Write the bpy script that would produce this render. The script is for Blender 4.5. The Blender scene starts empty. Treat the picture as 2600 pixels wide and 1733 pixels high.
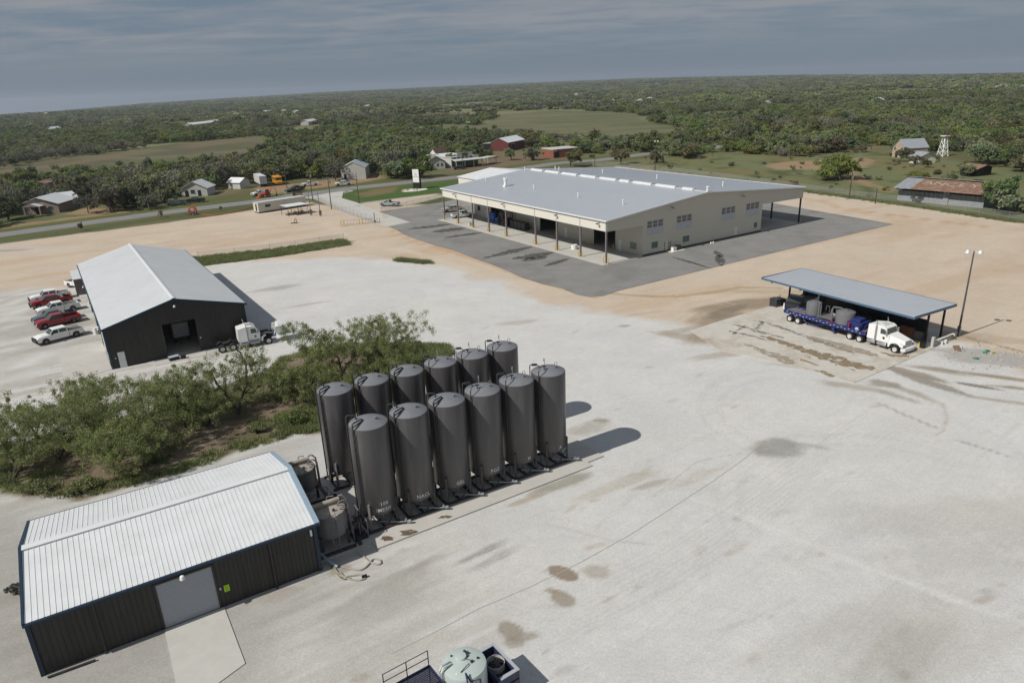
import bpy, bmesh, math, random
import numpy as np
from mathutils import Matrix, Vector
S = bpy.context.scene
COL = S.collection
R = math.radians
# ------------------------------------------------------------------ camera, world, sun
CAMH = 32.0; FMM = 24.538; PITCH = 20.016; ROLL = 2.303
_p, _r = R(PITCH), R(ROLL)
_f = np.array([0, math.cos(_p), -math.sin(_p)]); _x = np.array([1.0, 0, 0]); _u = np.cross(_x, _f)
RIGHT = _x*math.cos(_r) - _u*math.sin(_r); UP = np.cross(RIGHT, _f); FWD = _f
cd = bpy.data.cameras.new('camera'); cam = bpy.data.objects.new('camera', cd); COL.objects.link(cam)
cam.matrix_world = Matrix([[RIGHT[0], UP[0], -FWD[0], 0], [RIGHT[1], UP[1], -FWD[1], 0], [RIGHT[2], UP[2], -FWD[2], CAMH], [0, 0, 0, 1]])
cd.lens = FMM; cd.sensor_width = 36; cd.clip_start = 0.5; cd.clip_end = 30000
S.camera = cam
SUN_EL, SUN_DIR = 45.0, 30.0          # elevation; azimuth (from +X) the shadows run towards
sd = bpy.data.lights.new('sun', 'SUN'); sd.energy = 4.9; sd.angle = R(0.55); sd.color = (1.0, 0.955, 0.88)
sun = bpy.data.objects.new('sun', sd); COL.objects.link(sun)
_d = Vector((math.cos(R(SUN_DIR))*math.cos(R(SUN_EL)), math.sin(R(SUN_DIR))*math.cos(R(SUN_EL)), -math.sin(R(SUN_EL))))
sun.rotation_euler = _d.to_track_quat('-Z', 'Y').to_euler(); sun.location = (0, 0, 60)
W = bpy.data.worlds.new('World'); S.world = W; W.use_nodes = True
SKYS = 0.078
nt = W.node_tree; N = nt.nodes; N.clear()
def nn(t, **k):
    n = N.new(t)
    for a, b in k.items(): setattr(n, a, b)
    return n
out = nn('ShaderNodeOutputWorld'); bg = nn('ShaderNodeBackground'); bg.inputs[1].default_value = SKYS
sky = nn('ShaderNodeTexSky', sky_type='NISHITA', sun_disc=False); sky.sun_elevation = R(SUN_EL)
sky.sun_rotation = R(90 - (SUN_DIR + 180)); sky.air_density = 1.0; sky.dust_density = 1.2; sky.ozone_density = 1.5
tc = nn('ShaderNodeTexCoord'); sep = nn('ShaderNodeSeparateXYZ'); nt.links.new(tc.outputs['Generated'], sep.inputs[0])
mx = nn('ShaderNodeMath', operation='MAXIMUM'); mx.inputs[1].default_value = 0.02; nt.links.new(sep.outputs[2], mx.inputs[0])
ad = nn('ShaderNodeMath', operation='ADD'); ad.inputs[1].default_value = 0.06; nt.links.new(mx.outputs[0], ad.inputs[0])
cx = nn('ShaderNodeMath', operation='DIVIDE'); cy = nn('ShaderNodeMath', operation='DIVIDE')
nt.links.new(sep.outputs[0], cx.inputs[0]); nt.links.new(ad.outputs[0], cx.inputs[1])
nt.links.new(sep.outputs[1], cy.inputs[0]); nt.links.new(ad.outputs[0], cy.inputs[1])
cmb = nn('ShaderNodeCombineXYZ'); nt.links.new(cx.outputs[0], cmb.inputs[0]); nt.links.new(cy.outputs[0], cmb.inputs[1])
mp = nn('ShaderNodeMapping'); mp.inputs['Scale'].default_value = (0.75, 1.25, 1); mp.inputs['Rotation'].default_value = (0, 0, R(8)); nt.links.new(cmb.outputs[0], mp.inputs[0])
n1 = nn('ShaderNodeTexNoise'); n1.inputs['Scale'].default_value = 1.4; n1.inputs['Detail'].default_value = 9; n1.inputs['Roughness'].default_value = 0.6; n1.inputs['Distortion'].default_value = 0.35
n2 = nn('ShaderNodeTexNoise'); n2.inputs['Scale'].default_value = 0.22; n2.inputs['Detail'].default_value = 3
nt.links.new(mp.outputs[0], n1.inputs[0]); nt.links.new(mp.outputs[0], n2.inputs[0])
am = nn('ShaderNodeMath', operation='ADD'); nt.links.new(n1.outputs[0], am.inputs[0]); nt.links.new(n2.outputs[0], am.inputs[1])
cr = nn('ShaderNodeMapRange', interpolation_type='SMOOTHSTEP'); cr.inputs['From Min'].default_value = 0.70; cr.inputs['From Max'].default_value = 1.22; nt.links.new(am.outputs[0], cr.inputs[0])
# the sheet of cloud thins out towards the horizon
hz = nn('ShaderNodeMapRange', interpolation_type='SMOOTHSTEP'); hz.inputs['From Min'].default_value = 0.018; hz.inputs['From Max'].default_value = 0.085; nt.links.new(sep.outputs[2], hz.inputs[0])
cm = nn('ShaderNodeMath', operation='MULTIPLY'); nt.links.new(cr.outputs[0], cm.inputs[0]); nt.links.new(hz.outputs[0], cm.inputs[1])
base = nn('ShaderNodeMixRGB'); base.inputs[0].default_value = 0.80; base.inputs[2].default_value = (1.9, 2.7, 3.75, 1); nt.links.new(sky.outputs[0], base.inputs[1])
cl = nn('ShaderNodeMixRGB'); cl.inputs[2].default_value = (4.0, 4.25, 4.7, 1); nt.links.new(base.outputs[0], cl.inputs[1]); nt.links.new(cm.outputs[0], cl.inputs[0])
nt.links.new(cl.outputs[0], bg.inputs[0]); nt.links.new(bg.outputs[0], out.inputs[0])
S.view_settings.view_transform = 'Standard'; S.view_settings.look = 'None'; S.view_settings.exposure = -0.17; S.view_settings.gamma = 1
S.view_settings.use_curve_mapping = False
S.cycles.max_bounces = 5; S.cycles.transparent_max_bounces = 12
# ------------------------------------------------------------------ helpers
FPX = FMM/36*2600
def G(px, py, z=0.0):
    """pixel of the 2600x1733 photograph -> point of the plane at height z"""
    d = FWD*FPX + RIGHT*(px-1300) - UP*(py-866.5); t = (z-CAMH)/d[2]
    return np.array([d[0]*t, d[1]*t, z])
def O(x, y, z=0.0): return G(x*1.10544, y*1.10544, z)
rng = np.random.RandomState(7); rnd = random.Random(5)
MATS = {}
def mat(name, col, rough=0.6, metal=0.0, var=0.12, scale=3.0, bump=0.0, bscale=30.0, spec=0.4, dirt=None, trans=0.0, coat=0.0, stretch=(1, 1, 1), hue=False, emis=None):
    m = bpy.data.materials.new(name); m.use_nodes = True; t = m.node_tree; n = t.nodes; p = n['Principled BSDF']
    p.inputs['Roughness'].default_value = rough; p.inputs['Metallic'].default_value = metal; p.inputs['Specular IOR Level'].default_value = spec
    p.inputs['Coat Weight'].default_value = coat
    ge = n.new('ShaderNodeNewGeometry'); mpn = n.new('ShaderNodeMapping'); mpn.inputs['Scale'].default_value = stretch; t.links.new(ge.outputs['Position'], mpn.inputs[0])
    no = n.new('ShaderNodeTexNoise'); no.inputs['Scale'].default_value = scale; no.inputs['Detail'].default_value = 6; no.inputs['Roughness'].default_value = 0.65
    t.links.new(mpn.outputs[0], no.inputs[0])
    mr = n.new('ShaderNodeMapRange'); mr.inputs['From Min'].default_value = .25; mr.inputs['From Max'].default_value = .75
    mr.inputs['To Min'].default_value = 1-var; mr.inputs['To Max'].default_value = 1+var; t.links.new(no.outputs[0], mr.inputs[0])
    vm = n.new('ShaderNodeVectorMath'); vm.operation = 'SCALE'; vm.inputs[0].default_value = col; t.links.new(mr.outputs[0], vm.inputs['Scale'])
    c = vm.outputs[0]
    if dirt:
        dc, amt, ds = dirt
        n3 = n.new('ShaderNodeTexNoise'); n3.inputs['Scale'].default_value = ds; n3.inputs['Detail'].default_value = 8; n3.inputs['Roughness'].default_value = .7; t.links.new(mpn.outputs[0], n3.inputs[0])
        r3 = n.new('ShaderNodeMapRange'); r3.inputs['From Min'].default_value = .5; r3.inputs['From Max'].default_value = .72; r3.inputs['To Max'].default_value = amt; t.links.new(n3.outputs[0], r3.inputs[0])
        mm = n.new('ShaderNodeMixRGB'); mm.inputs[2].default_value = (*dc, 1); t.links.new(r3.outputs[0], mm.inputs[0]); t.links.new(c, mm.inputs[1]); c = mm.outputs[0]
    if hue:
        oi = n.new('ShaderNodeObjectInfo'); hs = n.new('ShaderNodeHueSaturation')
        r4 = n.new('ShaderNodeMapRange'); r4.inputs['To Min'].default_value = .465; r4.inputs['To Max'].default_value = .525; t.links.new(oi.outputs['Random'], r4.inputs[0]); t.links.new(r4.outputs[0], hs.inputs['Hue'])
        m5 = n.new('ShaderNodeMath'); m5.operation = 'MULTIPLY'; m5.inputs[1].default_value = 7.31; fr = n.new('ShaderNodeMath'); fr.operation = 'FRACT'; t.links.new(oi.outputs['Random'], m5.inputs[0]); t.links.new(m5.outputs[0], fr.inputs[0])
        r5 = n.new('ShaderNodeMapRange'); r5.inputs['To Min'].default_value = .6; r5.inputs['To Max'].default_value = 1.35; t.links.new(fr.outputs[0], r5.inputs[0]); t.links.new(r5.outputs[0], hs.inputs['Value'])
        m6 = n.new('ShaderNodeMath'); m6.operation = 'MULTIPLY'; m6.inputs[1].default_value = 13.7; f6 = n.new('ShaderNodeMath'); f6.operation = 'FRACT'; t.links.new(oi.outputs['Random'], m6.inputs[0]); t.links.new(m6.outputs[0], f6.inputs[0])
        r6 = n.new('ShaderNodeMapRange'); r6.inputs['To Min'].default_value = .55; r6.inputs['To Max'].default_value = 1.1; t.links.new(f6.outputs[0], r6.inputs[0]); t.links.new(r6.outputs[0], hs.inputs['Saturation'])
        t.links.new(c, hs.inputs['Color']); c = hs.outputs[0]
    t.links.new(c, p.inputs['Base Color'])
    if bump:
        b = n.new('ShaderNodeBump'); b.inputs['Strength'].default_value = bump; b.inputs['Distance'].default_value = .05
        nb = n.new('ShaderNodeTexNoise'); nb.inputs['Scale'].default_value = bscale; nb.inputs['Detail'].default_value = 4; t.links.new(mpn.outputs[0], nb.inputs[0])
        t.links.new(nb.outputs[0], b.inputs['Height']); t.links.new(b.outputs[0], p.inputs['Normal'])
    if trans:
        tr = n.new('ShaderNodeBsdfTranslucent'); t.links.new(c, tr.inputs[0]); ms = n.new('ShaderNodeMixShader'); ms.inputs[0].default_value = trans
        t.links.new(p.outputs[0], ms.inputs[1]); t.links.new(tr.outputs[0], ms.inputs[2]); t.links.new(ms.outputs[0], n['Material Output'].inputs[0])
    MATS[name] = m; return m
def see_mat(name, col, alpha):
    m = bpy.data.materials.new(name); m.use_nodes = True; t = m.node_tree; n = t.nodes; p = n['Principled BSDF']; p.inputs['Base Color'].default_value = (*col, 1); p.inputs['Roughness'].default_value = .5
    tr = n.new('ShaderNodeBsdfTransparent'); ms = n.new('ShaderNodeMixShader'); ms.inputs[0].default_value = alpha
    t.links.new(tr.outputs[0], ms.inputs[1]); t.links.new(p.outputs[0], ms.inputs[2]); t.links.new(ms.outputs[0], n['Material Output'].inputs[0]); MATS[name] = m; return m
class MB:
    def __init__(s): s.v = []; s.f = []; s.m = []; s.sm = []
    def add(s, vs, fs, mi=0, smooth=False):
        b = len(s.v); s.v += [tuple(map(float, q)) for q in vs]
        for f in fs: s.f.append([b+i for i in f]); s.m.append(mi); s.sm.append(smooth)
        return s
    def hexa(s, q, mi=0):  # 4 bottom ccw, 4 top ccw
        return s.add(q, [(3, 2, 1, 0), (4, 5, 6, 7), (0, 1, 5, 4), (1, 2, 6, 5), (2, 3, 7, 6), (3, 0, 4, 7)], mi)
    def box(s, x0, y0, z0, x1, y1, z1, mi=0):
        return s.hexa([(x0, y0, z0), (x1, y0, z0), (x1, y1, z0), (x0, y1, z0), (x0, y0, z1), (x1, y0, z1), (x1, y1, z1), (x0, y1, z1)], mi)
    def rbox(s, c, sz, rz=0, ry=0, rx=0, mi=0):
        M = Matrix.Rotation(rz, 3, 'Z') @ Matrix.Rotation(ry, 3, 'Y') @ Matrix.Rotation(rx, 3, 'X'); a, b, h = sz[0]/2, sz[1]/2, sz[2]/2
        return s.hexa([tuple(M @ Vector(q) + Vector(c)) for q in [(-a, -b, -h), (a, -b, -h), (a, b, -h), (-a, b, -h), (-a, -b, h), (a, -b, h), (a, b, h), (-a, b, h)]], mi)
    def prism(s, poly, z0, z1, mi=0):
        n = len(poly); vs = [(x, y, z0) for x, y in poly] + [(x, y, z1) for x, y in poly]
        return s.add(vs, [tuple(range(n))[::-1], tuple(range(n, 2*n))] + [(i, (i+1) % n, n+(i+1) % n, n+i) for i in range(n)], mi)
    def prismy(s, prof, y0, y1, mi=0, ins=0.0):   # profile in x,z extruded along y; ins narrows nothing by default
        n = len(prof); vs = [(x, y0, z) for x, z in prof] + [(x, y1, z) for x, z in prof]
        return s.add(vs, [tuple(range(n)), tuple(range(n, 2*n))[::-1]] + [(i, n+i, n+(i+1) % n, (i+1) % n) for i in range(n)], mi)
    def prismx(s, prof, x0, x1, mi=0):
        n = len(prof); vs = [(x0, y, z) for y, z in prof] + [(x1, y, z) for y, z in prof]
        return s.add(vs, [tuple(range(n))[::-1], tuple(range(n, 2*n))] + [(i, (i+1) % n, n+(i+1) % n, n+i) for i in range(n)], mi)
    def tube(s, pts, r, n=8, mi=0, cap=True, smooth=True, r1=None):
        P = [Vector(p) for p in pts]; k = len(P); rings = []; up = None
        for i, p in enumerate(P):
            t = (P[min(i+1, k-1)] - P[max(i-1, 0)]).normalized()
            if up is None: up = Vector((0, 0, 1)) if abs(t.z) < .9 else Vector((1, 0, 0))
            a = t.cross(up).normalized(); b = a.cross(t).normalized(); up = b
            rr = r if r1 is None else r + (r1-r)*i/(k-1)
            rings.append([p + (a*math.cos(j*2*math.pi/n) + b*math.sin(j*2*math.pi/n))*rr for j in range(n)])
        vs = [q for g in rings for q in g]; fs = []
        for i in range(k-1):
            for j in range(n): fs.append((i*n+j, i*n+(j+1) % n, (i+1)*n+(j+1) % n, (i+1)*n+j))
        s.add(vs, fs, mi, smooth)
        if cap: s.add(rings[0], [tuple(range(n))[::-1]], mi); s.add(rings[-1], [tuple(range(n))], mi)
        return s
    def lathe(s, prof, n=24, mi=0, c=(0, 0, 0), smooth=True, axis='z'):
        vs = []
        for r, z in prof:
            for j in range(n):
                a = j*2*math.pi/n; q = (r*math.cos(a), r*math.sin(a), z)
                if axis == 'y': q = (q[0], q[2], q[1])
                if axis == 'x': q = (q[2], q[0], q[1])
                vs.append((q[0]+c[0], q[1]+c[1], q[2]+c[2]))
        fs = []
        for i in range(len(prof)-1):
            for j in range(n):
                f = (i*n+j, i*n+(j+1) % n, (i+1)*n+(j+1) % n, (i+1)*n+j); fs.append(f if axis != 'y' else f[::-1])
        return s.add(vs, fs, mi, smooth)
    def build(s, name, mats, parent=None, loc=None, rz=0.0):
        if not isinstance(mats, (list, tuple)): mats = [mats]
        me = bpy.data.meshes.new(name); me.from_pydata(s.v, [], s.f)
        for m in mats: me.materials.append(MATS[m] if isinstance(m, str) else m)
        me.polygons.foreach_set('material_index', s.m); me.polygons.foreach_set('use_smooth', s.sm)
        me.update()
        if any(s.sm): me.set_sharp_from_angle(angle=R(38))
        o = bpy.data.objects.new(name, me); COL.objects.link(o)
        if parent: o.parent = parent
        if loc is not None: o.location = loc
        o.rotation_euler.z = rz
        return o
LABELS = set()
def tag(o, label, cat, group=None, kind=None):
    if label: o['label'] = label
    if cat: o['category'] = cat
    if group: o['group'] = group
    if kind: o['kind'] = kind
    return o
def thing(name, label, cat, loc=(0, 0, 0), rz=0.0, group=None):
    o = bpy.data.objects.new(name, None); o.empty_display_size = .5; COL.objects.link(o); o.location = tuple(map(float, loc)); o.rotation_euler.z = rz
    return tag(o, label, cat, group)
def dup(root, loc, rz=0.0, label=None, group=None, scale=None, parent=None):
    c = root.copy(); COL.objects.link(c); c.parent = parent
    for ch in list(root.children):
        k = dup_child(ch, c)
    c.location = tuple(map(float, loc)); c.rotation_euler.z = rz
    if scale is not None: c.scale = (scale if isinstance(scale, tuple) else (scale,)*3)
    if label: c['label'] = label
    if group: c['group'] = group
    return c
def dup_child(o, par):
    c = o.copy(); COL.objects.link(c); c.parent = par
    for ch in list(o.children): dup_child(ch, c)
    return c
def inst(o, par, loc, rz=None, mesh_name=None):   # another alike piece that shares its mesh
    c = o.copy(); COL.objects.link(c); c.parent = par; c.location = loc
    if rz is not None: c.rotation_euler.z = rz
    return c
def struct(o): o['kind'] = 'structure'; return o
def az(a, b): return math.atan2(b[1]-a[1], b[0]-a[0])
_txt = {}
def text_geo(body, size, font_w=1.0, bold=0.0):
    """flat letter outlines as vertices and triangles, origin at the left of the base line"""
    k = (body, size)
    if k not in _txt:
        cu = bpy.data.curves.new('lettering', 'FONT'); cu.body = body; cu.size = size; cu.resolution_u = 2; cu.offset = bold; cu.align_x = 'CENTER'; cu.space_character = 1.12
        o = bpy.data.objects.new('lettering', cu); COL.objects.link(o); bpy.context.view_layer.update()
        me = o.evaluated_get(bpy.context.evaluated_depsgraph_get()).to_mesh()
        _txt[k] = ([tuple(v.co) for v in me.vertices], [tuple(p.vertices) for p in me.polygons])
        bpy.data.objects.remove(o); bpy.data.curves.remove(cu)
    return _txt[k]
# ------------------------------------------------------------------ numpy noise
def vnoise(x, y, sc, seed=0):
    r = np.random.RandomState(seed).rand(256, 256); X = x/sc; Y = y/sc
    xi = np.floor(X).astype(int); yi = np.floor(Y).astype(int); fx = X-xi; fy = Y-yi; fx = fx*fx*(3-2*fx); fy = fy*fy*(3-2*fy)
    g = lambda i, j: r[i % 256, j % 256]
    return (g(xi, yi)*(1-fx)+g(xi+1, yi)*fx)*(1-fy) + (g(xi, yi+1)*(1-fx)+g(xi+1, yi+1)*fx)*fy
def fbm(x, y, sc, seed=0, o=4):
    v = 0; a = .5; t = 0
    for i in range(o): v = v + a*vnoise(x, y, sc/2**i, seed+i*11); t += a; a *= .55
    return v/t
def sdist(x, y, poly):
    """signed distance, negative inside"""
    P = np.asarray(poly)[:, :2]; d = np.full(x.shape, 1e18); ins = np.zeros(x.shape, bool)
    for i in range(len(P)):
        a, b = P[i], P[(i+1) % len(P)]; ex, ey = b-a; wx = x-a[0]; wy = y-a[1]
        t = np.clip((wx*ex+wy*ey)/(ex*ex+ey*ey+1e-12), 0, 1); d = np.minimum(d, (wx-t*ex)**2+(wy-t*ey)**2)
        c = ((a[1] > y) != (b[1] > y)) & (x < (b[0]-a[0])*(y-a[1])/((b[1]-a[1]) or 1e-12)+a[0]); ins ^= c
    d = np.sqrt(d); return np.where(ins, -d, d)
def ldist(x, y, pts):
    P = np.asarray(pts)[:, :2]; d = np.full(x.shape, 1e18)
    for i in range(len(P)-1):
        a, b = P[i], P[i+1]; ex, ey = b-a; wx = x-a[0]; wy = y-a[1]
        t = np.clip((wx*ex+wy*ey)/(ex*ex+ey*ey+1e-12), 0, 1); d = np.minimum(d, (wx-t*ex)**2+(wy-t*ey)**2)
    return np.sqrt(d)
def sm(v, a, b): t = np.clip((v-a)/(b-a), 0, 1); return t*t*(3-2*t)
HZX = [0, 238, 486, 884, 1300, 1631, 1963, 2294, 2600]; HZR = [-21, -14, -4, 4, 7, 7, 1, -9, -15]
def clearing(x, y):
    """pale grass openings in the far woods, 0 none .. 1 open"""
    r_ = np.hypot(x, y); k = fbm(x*.42+900, y*.42+400, 62, 301, 3)
    return sm(k, .612, .635)*sm(r_, 430, 600)*(1-sm(r_, 4200, 5200))
def terr(x, y):
    x = np.asarray(x, float); y = np.asarray(y, float); r = np.hypot(x, y)
    px = 1300 + 1772*x/np.maximum(y, 1)*.96; res = np.interp(px, HZX, HZR)
    s = sm(r, 900, 6300)
    z = s*(CAMH-5 + r*res/1772) + sm(r, 700, 3000)*(fbm(x+5e4, y+5e4, 900, 3)-.5)*14*(1-sm(r, 5200, 6300))
    return z - np.maximum(r-6600, 0)*.02
# ------------------------------------------------------------------ materials
def stain_mat(name, col, sc=1.4, cover=.48, rough=.8):
    """dried splash: breaks up into specks towards thin spots"""
    m = mat(name, col, rough, var=.2, scale=2); t = m.node_tree; n = t.nodes; ge = n.new('ShaderNodeNewGeometry'); no = n.new('ShaderNodeTexNoise'); no.inputs['Scale'].default_value = sc; no.inputs['Detail'].default_value = 8; no.inputs['Roughness'].default_value = .72
    t.links.new(ge.outputs['Position'], no.inputs[0]); mr = n.new('ShaderNodeMapRange'); mr.inputs['From Min'].default_value = cover-.06; mr.inputs['From Max'].default_value = cover+.05; mr.inputs['To Max'].default_value = .85; t.links.new(no.outputs[0], mr.inputs[0])
    tr = n.new('ShaderNodeBsdfTransparent'); ms = n.new('ShaderNodeMixShader'); t.links.new(mr.outputs[0], ms.inputs[0]); t.links.new(tr.outputs[0], ms.inputs[1]); t.links.new(n['Principled BSDF'].outputs[0], ms.inputs[2]); t.links.new(ms.outputs[0], n['Material Output'].inputs[0]); return m
mat('concrete', (.43, .41, .37), .85, var=.12, scale=.9, dirt=((.25, .23, .2), .5, .5), bump=.15)
mat('pale_concrete', (.45, .435, .405), .85, var=.1, scale=.7, dirt=((.34, .31, .27), .5, .35))
mat('asphalt', (.205, .202, .194), .9, var=.14, scale=.25, dirt=((.10, .098, .094), .6, .12), bump=.2)
mat('road_asphalt', (.19, .19, .19), .9, var=.12, scale=.2)
mat('dark_panel', (.034, .033, .032), .5, var=.25, scale=.8, stretch=(3, 3, .4), dirt=((.05, .048, .045), .45, .9))
mat('white_roof', (.64, .655, .67), .45, var=.07, scale=.6, dirt=((.48, .47, .45), .35, .45), metal=.0, spec=.5)
mat('grey_roof', (.55, .57, .585), .5, var=.05, scale=.5, dirt=((.46, .47, .475), .4, .2))
mat('galvalume', (.43, .46, .50), .42, var=.04, scale=.25, metal=.15)
mat('blue_trim', (.014, .032, .062), .4, var=.1)
mat('teal_trim', (.01, .045, .075), .4, var=.1)
mat('bright_blue', (.065, .115, .185), .4, var=.08)
mat('frame_blue', (.025, .03, .075), .4, var=.2, dirt=((.08, .08, .1), .4, 3))
mat('deep_blue', (.018, .028, .14), .35, var=.15, dirt=((.08, .08, .12), .4, 3))
mat('pale_blue', (.26, .34, .42), .4, var=.1)
mat('cream', (.52, .51, .44), .6, var=.03, scale=.4)
mat('pale_cream', (.64, .62, .55), .6, var=.03)
mat('white_paint', (.74, .75, .74), .35, var=.05, scale=2, coat=.2)
mat('weathered_white', (.46, .46, .44), .7, var=.15, dirt=((.3, .28, .25), .5, 1.2))
mat('door_white', (.66, .68, .70), .5, var=.04)
mat('shutter', (.36, .38, .41), .45, var=.05, stretch=(1, 1, 6))
mat('glass', (.035, .06, .055), .12, var=.1, spec=.8)
mat('green_glass', (.06, .12, .09), .15, var=.1, spec=.8)
mat('grey_glass', (.13, .12, .12), .3, var=.2, spec=.6)
mat('light_panel', (.42, .45, .50), .4, var=.06)
mat('black', (.012, .012, .013), .5, var=.3)
mat('tyre', (.018, .018, .018), .85, var=.3)
mat('rim', (.62, .63, .64), .35, metal=.3, var=.1)
mat('dark_steel', (.035, .036, .04), .45, var=.3, dirt=((.09, .07, .05), .4, 3))
mat('mid_steel', (.19, .165, .175), .45, var=.2, dirt=((.2, .17, .14), .4, 2))
mat('steel', (.34, .35, .37), .4, metal=.4, var=.15)
mat('silo_paint', (.066, .063, .066), .36, var=.14, scale=1.2, spec=.6, stretch=(1, 1, .12), dirt=((.155, .148, .138), .55, 1.3))
mat('silo_top', (.165, .172, .190), .42, var=.10, scale=1.0, spec=.5, dirt=((.24, .235, .225), .5, 1.6))
mat('tank_grey', (.145, .147, .153), .42, var=.12, scale=2)
mat('tank_pale', (.42, .48, .46), .3, var=.06, scale=1.5, dirt=((.35, .36, .33), .3, 2), coat=.2)
mat('dusty_top', (.33, .30, .26), .85, var=.15, scale=3, dirt=((.16, .14, .13), .6, 2))
mat('stencil', (.60, .61, .62), .7, var=.2, scale=8)
mat('faded_stencil', (.15, .15, .155), .7, var=.2, scale=8)
mat('red_paint', (.26, .012, .018), .3, var=.08, coat=.4)
mat('silver_paint', (.33, .35, .37), .3, metal=.3, var=.05, coat=.3)
mat('slate_paint', (.10, .125, .15), .3, metal=.2, var=.08, coat=.3)
mat('tan_paint', (.42, .40, .34), .4, metal=.1, var=.05)
mat('dark_paint', (.02, .024, .028), .3, var=.1, coat=.3)
mat('orange', (.62, .075, .018), .45, var=.12)
mat('yellow', (.62, .42, .02), .5, var=.12)
mat('bus_yellow', (.55, .24, .02), .5, var=.1)
mat('plastic_blue', (.03, .12, .38), .4, var=.1)
mat('plastic_white', (.7, .7, .68), .5, var=.08)
mat('lime', (.42, .72, .02), .5, var=.04)
mat('rust', (.22, .125, .085), .8, var=.3, scale=1.2, stretch=(1, 1, 1), dirt=((.36, .33, .30), .55, .6))
mat('barn_tin', (.30, .32, .35), .55, metal=.1, var=.18, scale=1.5, dirt=((.18, .17, .17), .5, 1.1))
mat('barn_letters', (.30, .27, .20), .8, var=.25, scale=2)
mat('wood', (.17, .11, .065), .85, var=.25, scale=4)
mat('grey_wood', (.20, .18, .155), .9, var=.25, scale=3)
mat('red_wall', (.115, .028, .026), .6, var=.1)
mat('brick_red', (.22, .085, .055), .85, var=.2, scale=2)
mat('stone', (.38, .31, .24), .9, var=.3, scale=1.5, bump=.4)
mat('pink_stone', (.24, .19, .17), .9, var=.2, scale=1.5)
mat('white_gravel', (.55, .52, .46), .95, var=.2, scale=4)
mat('bark', (.075, .062, .05), .9, var=.3, scale=6, bump=.4)
mat('pale_bark', (.20, .185, .17), .9, var=.25, scale=4)
mat('leaf_mesquite', (.200, .240, .085), .7, var=.38, scale=.55, trans=.35)
mat('leaf_mesquite_light', (.29, .31, .14), .7, var=.35, scale=.55, trans=.38)
mat('leaf_green', (.155, .215, .058), .75, var=.35, scale=.25, trans=.28, hue=True)
mat('leaf_olive', (.195, .215, .075), .75, var=.35, scale=.25, trans=.28, hue=True)
mat('leaf_rust', (.175, .140, .055), .75, var=.35, scale=.3, trans=.25, hue=True)
mat('leaf_dark', (.095, .135, .050), .75, var=.35, scale=.25, trans=.22, hue=True)
mat('twig_grey', (.175, .172, .145), .85, var=.3, scale=.3, trans=.15, hue=True)
mat('grass_blade', (.21, .23, .10), .8, var=.4, scale=.8, trans=.3)
mat('leg_steel', (.075, .072, .07), .5, var=.25, scale=2)
mat('rubble', (.38, .365, .34), .95, var=.12, scale=3)
mat('bottle_green', (.03, .25, .15), .4, var=.1)
see_mat('chain_link', (.30, .31, .30), .22)
see_mat('yard_grating', (.02, .02, .05), .62)
# ------------------------------------------------------------------ the ground
pts = lambda L: [O(*p)[:2] for p in L]
pxp = lambda L: [G(*p)[:2] for p in L]
LOT = pts([(-900, 640), (0, 560), (370, 513), (580, 483), (640, 470), (700, 462), (735, 470), (800, 478), (860, 470), (1000, 470), (1400, 430)]) + [tuple(G(1560, 421)[:2]), tuple(G(1850, 455)[:2]), tuple(G(2100, 491)[:2]), tuple(G(2600, 566)[:2]), tuple(G(3300, 680)[:2]), (200, 20), (60, -20), (-60, -20), (-160, 30)]
GRAV = pts([(-900, 780), (-100, 672), (70, 660), (170, 657), (300, 640), (450, 612), (520, 603), (650, 597), (800, 590), (880, 594), (960, 601), (1030, 612), (1100, 636), (1170, 655), (1250, 690), (1330, 712), (1420, 718), (1520, 735), (1600, 752), (1700, 735), (1800, 720), (2000, 800), (2180, 785), (2230, 800), (2352, 850), (3000, 1020)]) + [(120, -20), (-60, -20), (-160, 30)]
ISL = pts([(-120, 1080), (-40, 1035), (60, 1012), (130, 998), (205, 982), (300, 955), (400, 925), (500, 890), (570, 866), (620, 846), (650, 820), (700, 800), (820, 790), (930, 790), (1000, 797), (1030, 812), (1000, 850), (960, 900), (900, 920), (800, 950), (750, 990), (690, 992), (640, 1010), (540, 1040), (430, 1080), (350, 1102), (260, 1125), (170, 1141), (60, 1142), (20, 1125), (-60, 1090), (-120, 1060)])
STRIP = pts([(440, 592), (620, 574), (790, 549), (806, 562), (640, 589), (470, 610), (445, 608)])
ROAD = [G(*p)[:2] for p in ((-500, 655), (0, 597), (210, 568), (414, 540.5), (650, 512), (738, 499), (876, 480), (1163, 450), (1290, 433), (1415, 414.5), (1534, 405.5), (1641, 391), (1712, 386), (1790, 378), (1872, 364), (1960, 351), (2060, 339), (2193, 325), (2307, 314), (2400, 299))]
LAWN = pxp([(869, 500), (884, 485), (1161, 459), (1121, 479), (1119, 488), (926, 512), (868, 503)])
SIDE = pxp([(905, 520), (926, 514), (1119, 490), (1125, 500), (962, 539)])
BORDER = pts([(1800, 760), (1900, 640), (2060, 640), (2210, 690), (2352, 700)])
FIELDS = [pts([(925, 304), (1010, 285), (1095, 288), (1160, 262), (1275, 254), (1400, 257), (1462, 262), (1480, 277), (1550, 292), (1640, 306), (1500, 330), (1100, 312)]),
          pts([(-200, 425), (0, 388), (120, 366), (260, 350), (400, 330), (590, 313), (660, 326), (575, 368), (380, 396), (160, 412), (0, 425), (-200, 470)]),
          pts([(1000, 242), (1180, 236), (1190, 240), (1010, 249)]),
          pts([(1260, 192), (1500, 187), (1500, 190), (1270, 195)])]
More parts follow.
